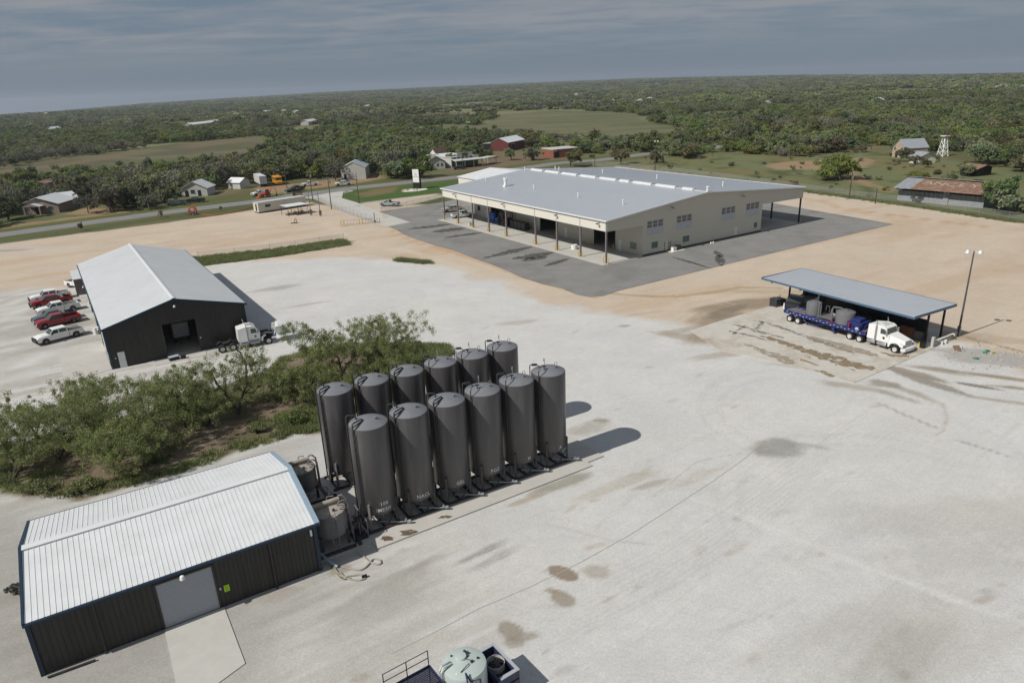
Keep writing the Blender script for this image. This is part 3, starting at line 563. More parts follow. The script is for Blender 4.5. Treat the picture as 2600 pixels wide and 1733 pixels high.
for i in range(13): # gable end, panels cut along the slope
    for sx, rz in ((0, 1), (1, 1)):
        pass
def gable_panels(parent, Wd, he, hr, w, m, x, out=-1, ridge=.5, ops=(), base=0):
    cnt = round(Wd/w); w = Wd/cnt; yr = Wd*ridge
    h = lambda y: (he + (hr-he)*y/yr if y <= yr else he+(hr-he)*(Wd-y)/(Wd-yr)) - .06
    for i in range(cnt):
        y0, y1 = i*w, (i+1)*w-.006; z0 = base
        for o in ops:
            if o[0] < (y0+y1)/2 < o[1]: z0 = o[3]
        b = MB(); b.prismx([(y0, z0), (y1, z0), (y1, h(y1)), (y0, h(y0))], x, x+out*.014)
        for k in range(3):
            yc = y0+(k+.5)*w/3; xx = [x+out*.014, x+out*.045]; t0 = h(yc)
            b.hexa([(xx[0], yc-.035, z0), (xx[0], yc+.035, z0), (xx[1], yc+.018, z0), (xx[1], yc-.018, z0), (xx[0], yc-.035, t0), (xx[0], yc+.035, t0), (xx[1], yc+.018, t0), (xx[1], yc-.018, t0)])
        b.build('wall_panel', m, parent)
gable_panels(ns, Wd, he, hr, .95, 'dark_panel', L-.055, 1); gable_panels(ns, Wd, he, hr, .95, 'dark_panel', .055, -1)
cnt = 55; pw = (L+.1)/cnt; slope = math.atan2(hr-he, Wd/2); sl = math.hypot(hr-he, Wd/2)+.12
def seam_panel(w, l):
    b = MB(); b.box(0, 0, 0, w-.004, l, .02); b.prismy([(0, .02), (.040, .02), (.030, .046), (.010, .046)], 0, l); return b
for side in (0, 1):
    fo = None
    for i in range(cnt):
        if side == 0: lc = (-.05+i*pw, -.1, he+.0)
        else: lc = (-.05+(i+1)*pw, Wd+.1, he+.0)
        if fo is None:
            fo = seam_panel(pw, sl).build('roof_panel', 'white_roof', ns, lc); o = fo
        else: o = inst(fo, ns, lc)
        o.rotation_euler = (slope, 0, math.pi if side else 0)
b = MB(); b.prismx([(Wd/2-.32, hr+.035), (Wd/2+.32, hr+.035), (Wd/2+.3, hr+.10), (Wd/2, hr+.15), (Wd/2-.3, hr+.10)], -.1, L+.1); b.build('ridge_cap', 'white_roof', ns)
for x0, x1 in ((-.22, -.06), (L+.06, L+.40)):
    for y0, z0, y1, z1 in ((-.14, he-.06, Wd/2, hr+.06), (Wd/2, hr+.06, Wd+.14, he-.06)):
        b = MB(); b.hexa([(x0, y0, z0-.14), (x1, y0, z0-.14), (x1, y1, z1-.14), (x0, y1, z1-.14), (x0, y0, z0+.12), (x1, y0, z0+.12), (x1, y1, z1+.12), (x0, y1, z1+.12)]); b.build('verge_trim', 'pale_blue' if x0 > 0 else 'blue_trim', ns)
b = MB(); b.box(-.2, -.26, he-.16, L+.36, -.11, he-.01); b.box(-.2, Wd+.11, he-.16, L+.36, Wd+.26, he-.01); b.build('gutter', 'blue_trim', ns)
b = MB()
for x, y in ((-.02, -.02), (L+.02, -.02), (-.02, Wd+.02), (L+.02, Wd+.02)): b.box(x-.12, y-.06, 0, x+.12, y+.06, he-.17)
b.build('corner_trim', 'blue_trim', ns)
for x in (3.3, 13.78):
    b = MB(); b.box(x-.06, -.13, .12, x+.06, -.02, he-.18); b.box(x-.06, -.24, .02, x+.06, -.02, .13); b.build('downpipe', 'dark_steel', ns)
rd = MB()
for k in range(27): rd.prismx([(0, .125*k), (0, .125*k+.12), (-.018, .125*k+.09), (-.018, .125*k+.03)], 6.72, 10.04)
o = rd.build('roller_door', 'shutter', ns, (0, .02, .05)); 
b = MB(); b.box(6.6, -.04, 0, 6.72, .03, 3.5); b.box(10.04, -.04, 0, 10.16, .03, 3.5); b.box(6.6, -.05, 3.4, 10.16, .02, 3.52); b.build('door_frame', 'dark_panel', o, (0, -.02, -.05))
b = MB(); b.box(8.18, -.30, 3.44, 8.38, 0, 3.52); b.lathe([(.0, -.22), (.17, -.2), (.13, .02), (.05, .08), (0, .08)], 12, c=(8.28, -.32, 3.6)); b.build('wall_lamp', 'white_paint', ns)
b = MB(); b.box(16.55, -.16, 3.1, 16.68, 0, 3.58); b.build('wall_lamp', 'white_paint', ns)
b = MB(); b.box(10.24, -.05, 1.4, 10.36, .0, 1.58); b.build('switch_box', 'light_panel', ns)
sg = MB(); sg.box(10.52, -.025, 1.12, 10.86, -.0, 1.62); sg = sg.build('safety_sign', 'lime', ns)
b = MB()
for k, (a1, a2) in enumerate(((.1, .9), (.2, .8), (.12, .7), (.3, .85), (.15, .6))): b.box(10.52+.34*a1, -.029, 1.54-k*.085, 10.52+.34*a2, -.026, 1.565-k*.085)
b.build('print', 'black', sg)
for k in range(17):
    pass
mat('door_slab_concrete', (.45, .44, .41), .85, var=.06, scale=1.2, dirt=((.40, .37, .33), .4, .9))
sheet('door_slab', [loc2w(NEAR, 6.62, -.06), loc2w(NEAR, 6.60, -7.5), loc2w(NEAR, 10.36, -6.0), loc2w(NEAR, 10.28, -.06)], .06, 'door_slab_concrete', .10)
c0 = loc2w(NEAR, .2, -.42); c1 = loc2w(NEAR, 2.7, -.5)
b = MB(); b.tube([c0+[0, 0, .10], c1+[0, 0, .10]], .07, 8); o = b.build('steel_pipe', 'dark_steel'); tag(o, 'rusty dark pipe lying beside the front wall corner of the nearest shed', 'pipe')
# ---- mid shed
L, Wd, he, hr = 45.35, 17.05, 5.43, 7.72
ms_ = thing('metal_workshop', 'long charcoal metal workshop with pale grey gable roof and open roller door', 'workshop', (MID[0], MID[1], 0), MID[2])
OPN = (6.55, 10.6, 0, 4.55)
b = MB()
def pf(b, a, c, z0, z1): b.box(a, .02, z0, c, .12, z1)
holes_wall(b, 0, Wd, 0, he-.02, [OPN], pf); b.prismy([(0, he-.02), (Wd, he-.02), (Wd/2, hr-.12)], .02, .12)
b.box(0, .12, 0, .1, L-.1, he); b.box(Wd-.1, .12, 0, Wd, L-.1, he); b.box(0, L-.1, 0, Wd, L, he); b.prismy([(0, he), (Wd, he), (Wd/2, hr-.12)], L-.1, L)
b.build('wall', 'dark_panel', ms_)
pc = 19; w = Wd/pc
for i in range(pc):
    x0, x1 = i*w, (i+1)*w-.006; z0 = 0.0; h = lambda x: he+(hr-he)*(1-abs(x-Wd/2)/(Wd/2))-.14
    if x1 > OPN[0]+.3 and x0 < OPN[1]-.3: z0 = OPN[3]
    b = MB(); b.prismy([(x0, z0), (x1, z0), (x1, h(x1)), (x0, h(x0))], .006, .02)
    for k in range(3):
        xc = x0+(k+.5)*w/3; t0 = h(xc)-.02
        b.hexa([(xc-.04, .006, z0), (xc-.02, -.03, z0), (xc+.02, -.03, z0), (xc+.04, .006, z0), (xc-.04, .006, t0), (xc-.02, -.03, t0), (xc+.02, -.03, t0), (xc+.04, .006, t0)])
    b.build('wall_panel', 'dark_panel', ms_)
rf = MB()
for sgn in (0, 1):
    e0 = (-.25 if sgn == 0 else Wd+.25); zz = he-.06; 
    a = [(e0, -.2, zz), (Wd/2, -.2, hr), (Wd/2, L+.2, hr), (e0, L+.2, zz)]; a2 = [(x, y, z+.10) for x, y, z in a]
    if sgn: a = a[::-1]; a2 = a2[::-1]
    rf.hexa(a[::-1]+a2[::-1])
rfo = rf.build('roof', 'grey_roof', ms_)
b = MB()
for k in range(int(L/.61)):     # standing seams
    y = k*.61+.1; s_ = (hr-he+.06)/(Wd/2+.25)
    for sg_ in (0, 1):
        e0 = -.25 if sg_ == 0 else Wd+.25; q = [(e0, y, he+.04), (Wd/2, y, hr+.10), (Wd/2, y+.03, hr+.10), (e0, y+.03, he+.04)]; q2 = [(x, yy, z+.022) for x, yy, z in q]
        if sg_: q = q[::-1]; q2 = q2[::-1]
        b.hexa(q[::-1]+q2[::-1])
o = b.build('roof_seams', 'grey_roof', ms_); o['kind'] = 'stuff'
b = MB(); b.prismy([(Wd/2-.25, hr+.12), (Wd/2, hr+.18), (Wd/2+.25, hr+.12), (Wd/2, hr+.10)], -.22, L+.22); b.build('ridge_cap', 'white_roof', ms_)
b = MB()
for sgn in (0, 1):
    e0 = -.27 if sgn == 0 else Wd+.27; q = [(e0, -.26, he-.24), (Wd/2, -.26, hr-.18), (Wd/2, -.19, hr-.18), (e0, -.19, he-.24)]; q2 = [(x, y, z+.27) for x, y, z in q]
    if sgn: q = q[::-1]; q2 = q2[::-1]
    b.hexa(q+q2)
b.box(-.40, -.26, he-.22, -.26, L+.2, he-.02); b.box(Wd+.26, -.26, he-.22, Wd+.40, L+.2, he-.02); b.build('fascia_trim', 'teal_trim', ms_)
b = MB(); b.box(-.1, -.04, 0, .08, .1, he-.2); b.box(Wd-.08, -.04, 0, Wd+.1, .1, he-.2); b.build('corner_trim', 'teal_trim', ms_)
b = MB(); b.box(.84, -.05, 0, 1.64, -.028, 2.08); dr = b.build('door', 'door_white', ms_); b = MB(); b.box(1.53, -.07, .98, 1.59, -.05, 1.06); b.build('handle', 'black', dr)
b = MB(); b.box(8.4, -.25, 6.78, 8.5, .02, 6.86); b.lathe([(0, -.2), (.16, -.18), (.13, .05), (0, .1)], 10, c=(8.45, -.28, 6.85)); b.build('wall_lamp', 'white_paint', ms_)
for y in (2.5, 17.5, 29):
    b = MB(); b.box(-.5, y-.06, 4.9, -.28, y+.06, 5.0); b.lathe([(0, -.2), (.15, -.18), (.12, .05), (0, .1)], 10, c=(-.5, y, 4.95)); b.build('wall_lamp', 'white_paint', ms_)
b = MB(); b.box(.45, -.05, 1.3, .6, 0, 1.5); b.box(10.78, -.05, 1.7, 10.95, 0, 1.95); b.build('switch_box', 'light_panel', ms_)
for y in (.9, 11, 21, 31):
    b = MB(); b.box(-.14, y, .1, -.02, y+.12, he-.24); b.build('downpipe', 'teal_trim', ms_)
b = MB(); b.box(-.05, 8.2, 0, -.01, 12.2, 4.2); b.build('roller_door', 'door_white', ms_)
b = MB(); b.box(.12, .12, .02, Wd-.12, L-.12, .05); struct(b.build('workshop_floor', 'concrete', None, (MID[0], MID[1], 0), MID[2]))
# low grey annex showing past the far left corner
b = MB(); b.box(-1.45, 45.5, 0, 6, 54, 2.85); b.build('annex_wall', 'mid_steel', ms_); b = MB(); b.box(-1.55, 45.4, 2.853, 6.1, 54.1, 2.95); b.build('annex_roof', 'grey_roof', ms_)
# van inside
q = loc2w(MID, 9.2, 7.0)
vn = thing('parked_box_truck', 'pale box truck standing inside the open door of the long workshop', 'truck', q, MID[2]+math.pi/2)
b = MB(); b.box(-2.2, -1.05, .9, 3.2, 1.05, 3.1); b.build('cargo_box', 'mid_steel', vn)
for k in range(5): b = MB(); b.box(-2.23, -.95, 1.1+k*.38, -2.2, .95, 1.38+k*.38); b.build('door_slat', 'light_panel', vn)
for sx in (-1.2, 2.2):
    for sy in (-.85, .85): b = MB(); b.lathe([(0, -.13), (.42, -.13), (.42, .13), (0, .13)], 16, c=(sx, sy, .42), axis='y', smooth=False); b.build('wheel', 'tyre', vn)
sheet('workshop_side_slab', [loc2w(MID, *p) for p in ((-5.5, 14.0), (-5.45, -1.4), (-.15, .0), (-.15, 14.0))], .05, 'pale_concrete', .12)
sheet('workshop_door_slab', [loc2w(MID, *p) for p in ((4.0, -.03), (4.6, -2.4), (10.8, -2.5), (11.2, -.03))], .045, 'pale_concrete', .12)
def barrel(name, label, cat, q, r, h, m, group=None, lid=None):
    b = MB(); b.lathe([(0, 0), (r, 0), (r, .02), (r*1.0, h*.31), (r*1.05, h*.33), (r, h*.35), (r, h*.64), (r*1.05, h*.66), (r, h*.68), (r, h), (r*.93, h), (r*.93, h-.03), (0, h-.03)], 16)
    o = b.build(name, m, None, tuple(map(float, q))); tag(o, label, cat, group); return o
barrel('trash_barrel', 'white drum beside the left wall of the long workshop', 'barrel', G(60+1390*.1339, 690+1175*.1339), .42, 1.0, 'plastic_white')
def crate(name, label, cat, q, sz, rz, m, group=None, slats=True):
    t = thing(name, label, cat, q, rz, group); b = MB(); a, c, h = sz; b.box(-a/2, -c/2, .02, a/2, c/2, h*.9); b.build('box', m, t); b = MB(); b.box(-a/2-.03, -c/2-.03, h*.9+.003, a/2+.03, c/2+.03, h); b.build('lid', m, t); return t
q = loc2w(MID, 7.0, -1.5); crate('tool_crate', 'small white topped dark crate on the gravel before the open workshop door', 'crate', q, (1.2, .7, .55), .7, 'black'); bpy.context.view_layer.update()
crate('tool_crate', 'smaller black crate right of the white topped crate by the workshop door', 'crate', loc2w(MID, 8.1, -1.75), (.6, .5, .4), .5, 'black')
bpy.data.objects['tool_crate'].children[1].data.materials[0] = MATS['light_panel']
# ---- far building: cream hall with canopies on both long sides
Lb, Wb, he, hr = 64.5, 58.4, 8.17, 10.57; rid = 26.4; U0 = 9.2; U1 = 44.3
hb = thing('industrial_hall', 'big cream steel hall with pale blue grey roof and open canopy bays on columns', 'industrial building', (FAR[0], FAR[1], 0), FAR[2])
b = MB(); ov = .25; th = .16
for e0, z0 in ((-ov, he), (Wb+ov, he)):
    a = [(e0, -ov, z0), (rid, -ov, hr), (rid, Lb+ov, hr), (e0, Lb+ov, z0)]
    if e0 > 0: a = a[::-1]
    b.hexa([(x, y, z-th) for x, y, z in a][::-1]+a[::-1])
b.build('roof', 'galvalume', hb)
s1 = (hr-he)/(rid+ov); s2 = (hr-he)/(Wb+ov-rid)
zr = lambda x: (he+(x+ov)*s1) if x <= rid else (hr-(x-rid)*s2)
b = MB()
for k in range(int(Lb/.61)):
    y = k*.61+.05
    for e0 in (-ov, Wb+ov):
        q = [(e0, y, he+.003), (rid, y, hr+.003), (rid, y+.025, hr+.003), (e0, y+.025, he+.003)]; q2 = [(x, yy, z+.018) for x, yy, z in q]
        if e0 > 0: q = q[::-1]; q2 = q2[::-1]
        b.hexa(q[::-1]+q2[::-1])
o = b.build('roof_seams', 'galvalume', hb); o['kind'] = 'stuff'
b = MB(); b.box(-ov-.18, -ov-.1, he-.20, -ov-.003, Lb+ov+.1, he+.06); b.box(Wb+ov+.003, -ov-.1, he-.2, Wb+ov+.18, Lb+ov+.1, he+.06)
for y0, y1 in ((-ov-.13, -ov-.003), (Lb+ov+.003, Lb+ov+.13)):
    for xa, xb in ((-ov, rid), (rid, Wb+ov)):
        b.hexa([(xa, y0, zr(xa)-.22), (xb, y0, zr(xb)-.22), (xb, y1, zr(xb)-.22), (xa, y1, zr(xa)-.22), (xa, y0, zr(xa)+.05), (xb, y0, zr(xb)+.05), (xb, y1, zr(xb)+.05), (xa, y1, zr(xa)+.05)])
b.build('eave_trim', 'white_roof', hb)
colv = [0.2, 7.85, 15.5, 23.1, 34.6, 42.2, 49.6, 57, 64.3]
# fascia of the canopy in bays
for i in range(8):
    b = MB(); b.box(-.06, colv[i]+.02, 6.12, .04, colv[i+1]-.02, he-.17); b.build('fascia_panel', 'pale_cream', hb)
for v in colv:
    b = MB(); b.box(-.12, v-.12, 6.05, -.063, v+.12, he-.2); b.build('pilaster', 'light_panel', hb)
b = MB(); b.prismy([(.04, 6.1), (U0, 6.0), (U0, zr(U0)-.22), (.04, he-.22)], 0, .1); b.build('gable_fascia', 'cream', hb)
b = MB(); b.prismy([(U1, 6.0), (Wb, 5.8), (Wb, he-.22), (U1, zr(U1)-.22)], 0, .1); b.build('gable_fascia', 'cream', hb)
b = MB(); b.box(Wb-.1, .1, 5.8, Wb, Lb, he-.2); b.build('fascia_panel', 'pale_cream', hb)
b = MB(); b.prismy([(.04, 6.1), (Wb-.1, 5.8), (Wb-.1, he-.22), (rid, hr-.2), (.04, he-.22)], Lb-.1, Lb); b.build('gable_fascia', 'cream', hb)
for i, v in enumerate(colv):
    b = MB(); b.box(-.02, v-.14, .05, .26, v+.14, 6.1); b.box(-.035, v-.15, .05, -.022, v+.15, 6.1); b.build('column', 'mid_steel', hb)
for u_, v in ((Wb-.3, .3), (Wb-.3, 7.8), (Wb-.3, 15.6), (Wb-.3, 23.4), (Wb-.3, 34), (Wb-.3, 44), (Wb-.3, 54), (Wb-.3, 64)):
    b = MB(); b.box(u_-.14, v-.14, .05, u_+.14, v+.14, 5.9); b.build('column', 'black', hb)
# gable wall with windows
GW = [(10.15, 14.5), (18.15, 22.45), (31.2, 35.45), (38.95, 43.15)]; SM = [(11.5, 13.25, 1.12, 2.5), (20.1, 22.0, 1.08, 2.45), (41.9, 43.1, 1.08, 2.3)]
ops = [(a, c, 3.95, 6.72) for a, c in GW]+SM+[(35.7, 36.65, 0, 2.1)]
b = MB(); holes_wall(b, U0, U1, .05, 8.0, ops, lambda b, a, c, z0, z1: b.box(a, 0.0, z0, c, .15, z1))
b.prismy([(U0, 8.0), (U1, 8.0), (U1, zr(U1)-.2), (rid, hr-.18), (U0, zr(U0)-.2)], 0, .15); b.build('wall', 'cream', hb)
b = MB(); b.box(U0-.04, -.03, .03, U1+.04, 0-.003, .32); b.build('base_flashing', 'dark_steel', hb)
def panel_window(a, c, z0, z1, y):
    w = MB(); w.box(a, y+.02, z0, c, y+.06, z1); wf = w.build('window', 'light_panel', hb)
    hh = (z1-z0); cw = (c-a)/3
    for i in range(3):
        for j in range(2):
            p_ = MB(); p_.box(a+i*cw+.18, y-.012, z0+hh*.52+j*hh*.24, a+(i+1)*cw-.14, y+.018, z0+hh*.52+j*hh*.24+hh*.2); p_.build('pane', 'grey_glass', wf)
        p_ = MB(); p_.box(a+i*cw+.08, y-.008, z0+.08, a+(i+1)*cw-.08, y+.018, z0+hh*.46); p_.build('pane', 'light_panel', wf)
for a, c in GW: panel_window(a, c, 3.95, 6.72, .03)
def small_window(a, c, z0, z1, y, along='x', m='green_glass'):
    w = MB(); f = w
    if along == 'x':
        w.box(a-.07, y-.03, z0-.07, c+.07, y-.005, z1+.07); wf = w.build('window', 'light_panel', hb); p_ = MB(); p_.box(a, y-.05, z0, c, y-.033, z1); p_.build('pane', m, wf)
    else:
        w.box(y-.03, a-.07, z0-.07, y-.005, c+.07, z1+.07); wf = w.build('window', 'light_panel', hb); p_ = MB(); p_.box(y-.05, a, z0, y-.033, c, z1); p_.build('pane', m, wf)
for a, c, z0, z1 in SM:
    w = MB(); w.box(a, .04, z0, c, .09, z1); wf = w.build('window', 'cream', hb); p_ = MB(); p_.box(a+.08, .0, z0+.08, c-.08, .037, z1-.08); p_.build('pane', 'green_glass', wf)
b = MB(); b.box(35.7, .05, .04, 36.65, .09, 2.1); o = b.build('door', 'door_white', hb); b = MB(); b.box(36.45, .02, 1.0, 36.52, .05, 1.08); b.build('handle', 'black', o)
for x_, z_ in ((16.46, 8.7), (37.3, 8.6)):
    b = MB(); b.tube([(x_, 0, z_+.1), (x_, -.5, z_)], .05, 6); b.rbox((x_-.1, -.7, z_-.1), (.6, .45, .2), .4, .2); b.build('flood_lamp', 'dark_steel', hb)
for v in (15.0, 35.0, 57.5, 2.0):
    b = MB(); b.tube([(0, v, 7.6), (-.5, v, 7.45)], .05, 6); b.rbox((-.6, v, 7.4), (.4, .5, .2), 0, .3); b.build('flood_lamp', 'dark_steel', hb)
# long wall under the left canopy
D = [(8.1, 14.6, .05, 5.2), (27.7, 34.1, .05, 5.2), (50.4, 55.9, .05, 5.2)]
b = MB(); holes_wall(b, 0.15, Lb-.1, .05, zr(U0)-.3, D, lambda b, a, c, z0, z1: b.box(U0, a, z0, U0+.15, c, z1)); b.build('wall', 'cream', hb)
b = MB(); b.box(U1-.15, .15, .05, U1, Lb-.1, zr(U1)-.3); b.box(U0, Lb-.12, .05, U1, Lb-.1+.05, 8); b.build('wall', 'cream', hb)
for a, c, z0, z1 in D:
    b = MB(); b.box(U0-.04, a-.12, .05, U0+.16, a, z1+.12); b.box(U0-.04, c, .05, U0+.16, c+.12, z1+.12); b.box(U0-.04, a, z1, U0+.16, c, z1+.12); b.build('bay_door_frame', 'dark_steel', hb)
for a in (6.1, 23.9, 57.8):
    b = MB(); b.box(U0-.05, a, .06, U0-.004, a+.95, 2.2); b.build('door', 'door_white', hb)
small_window(1.8, 3.6, 1.1, 2.4, U0, 'y'); small_window(61.3, 62.6, 1.6, 2.9, U0, 'y', 'black')
b = MB(); b.box(U0-.12, 36.5, .6, U0-.02, 37.3, 3.0); b.build('electric_panel', 'light_panel', hb)
b = MB(); b.box(U0+.15, .15, .05, U1-.15, Lb-.12, .09); struct(b.build('hall_floor', 'concrete', None, (FAR[0], FAR[1], 0), FAR[2]))
# slabs under the canopies in poured bays
sb = thing('canopy_slab', None, None, (FAR[0], FAR[1], 0), FAR[2]); struct(sb)
for i in range(8):
    for j in range(2):
        b = MB(); u_ = (-1.3, 3.9, U0-.03)[j:j+2]; va = (-.55 if i == 0 else colv[i]); vb = (colv[i+1] if i < 7 else 65.6)
        b.box(u_[0], va, .0, u_[1]-.03, vb-.03, .10); b.build('concrete_bay', 'pale_concrete', sb)
sb = thing('canopy_slab', None, None, (FAR[0], FAR[1], 0), FAR[2]); struct(sb)
for i in range(8):
    b = MB(); b.box(U1+.02, colv[i]-.3, 0, Wb+.3, colv[i+1]-.33, .10); b.build('concrete_bay', 'pale_concrete', sb)
# roof furniture
def vent(x, y, h=.9, r=.11):
    b = MB(); z = zr(x); b.tube([(x, y, z-.05), (x, y, z+h)], r, 8); b.lathe([(0, .16), (r*1.8, .0), (r*1.8, -.06), (0, -.06)], 10, c=(x, y, z+h)); b.build('vent_pipe', 'white_paint', hb)
for x_, y_ in ((11, 60.7), (10.8, 38.7), (10.2, 21.3), (10.4, 7.2), (24.5, 62.5), (38, 46), (40, 28), (40.5, 8), (33, 60), (32, 57)): vent(x_, y_)
vent(27.6, .9, .9, .22)
b = MB(); z = zr(9.4); b.lathe([(.0, 2.1), (.55, 2.1), (.55, 1.6), (.4, 1.5), (.4, -.1)], 14, c=(9.4, 48.8, z)); b.box(8.9, 48.3, z-.1, 9.9, 49.3, z+.35)
for k in range(4): b.tube([(9.4+.55*math.cos(k*1.57), 48.8+.55*math.sin(k*1.57), z+1.6), (9.4+.6*math.cos(k*1.57), 48.8+.6*math.sin(k*1.57), z+2.5)], .03, 5)
b.build('exhaust_stack', 'white_paint', hb)
for a, c in ((55.9, 49.9), (48.5, 42.5), (40.9, 35), (33.4, 27.5), (26.2, 23), (21.6, 15.7), (14.3, 8.5), (6.4, 3.4), (62.5, 57.2)):
    a, c = a*.985, c*.985
    b = MB(); b.prismy([(rid-.55, hr-.03), (rid+.55, hr-.03), (rid+.5, hr+.34), (rid+.15, hr+.42), (rid-.15, hr+.42), (rid-.5, hr+.34)], c, a); b.build('ridge_vent', 'white_roof', hb)
b = MB(); b.prismy([(rid-.35, hr+.01), (rid, hr+.10), (rid+.35, hr+.01)], -ov, Lb+ov); b.build('ridge_cap', 'white_roof', hb)
# bollards round the columns
k = 0; bol = None; NTH = ['nearest corner', 'second', 'third', 'fourth', 'fifth', 'sixth', 'seventh', 'eighth', 'farthest']
for v in colv:
    for du, dv in ((-.1, -.7), (-.1, .7)):
        if v > 60 and dv > 0: continue
        q = loc2w(FAR, .1+du, v+dv, .1)
        lb_ = 'yellow bollard on the %s side of the %s canopy column of the cream hall' % ('right' if dv < 0 else 'left', NTH[colv.index(v)])
        if bol is None:
            b = MB(); b.lathe([(0, 1.15), (.06, 1.12), (.09, 1.05), (.09, 0)], 10); bol = b.build('bollard', 'yellow', None, tuple(q)); tag(bol, lb_, 'bollard', 'yellow bollards at the canopy columns')
        else: o = bol.copy(); COL.objects.link(o); o.location = tuple(q); o['label'] = lb_
for a, c, _, _ in D:
    for v in (a-.35, c+.35):
        o = bol.copy(); COL.objects.link(o); o.location = tuple(loc2w(FAR, U0-.7, v, .1)); o['label'] = 'yellow bollard %s of the %s open bay door of the cream hall' % ('right' if v < a else 'left', {8.1: 'nearest', 27.7: 'middle', 50.4: 'farthest'}[a]); o['group'] = 'yellow bollards at the bay doors'
o = bol.copy(); COL.objects.link(o); o.location = tuple(loc2w(FAR, Wb+.5, .4, .06)); o['label'] = 'yellow bollard by the far right corner column of the cream hall'; del o['group']
# annex with white roof behind the hall
A = loc2w(FAR, 19.9, 66.2); an = thing('annex_hall', 'smaller cream hall with plain white gable roof behind the left end of the big hall', 'building', (A[0], A[1], 0), FAR[2])
b = MB(); b.box(0.3, 0.3, 0, 24, 26, 6.8); b.prismy([(.3, 6.8), (24, 6.8), (12, 8.3)], .3, .5); b.prismy([(.3, 6.8), (24, 6.8), (12, 8.3)], 25.8, 26); b.build('wall', 'pale_cream', an)
b = MB()
b.hexa([(0, 0, 6.9), (12, 0, 8.5), (12, 26.3, 8.5), (0, 26.3, 6.9), (0, 0, 7.02), (12, 0, 8.62), (12, 26.3, 8.62), (0, 26.3, 7.02)]); b.hexa([(12, 0, 8.5), (24.3, 0, 6.9), (24.3, 26.3, 6.9), (12, 26.3, 8.5), (12, 0, 8.62), (24.3, 0, 7.02), (24.3, 26.3, 7.02), (12, 26.3, 8.62)]); b.build('roof', 'white_roof', an)
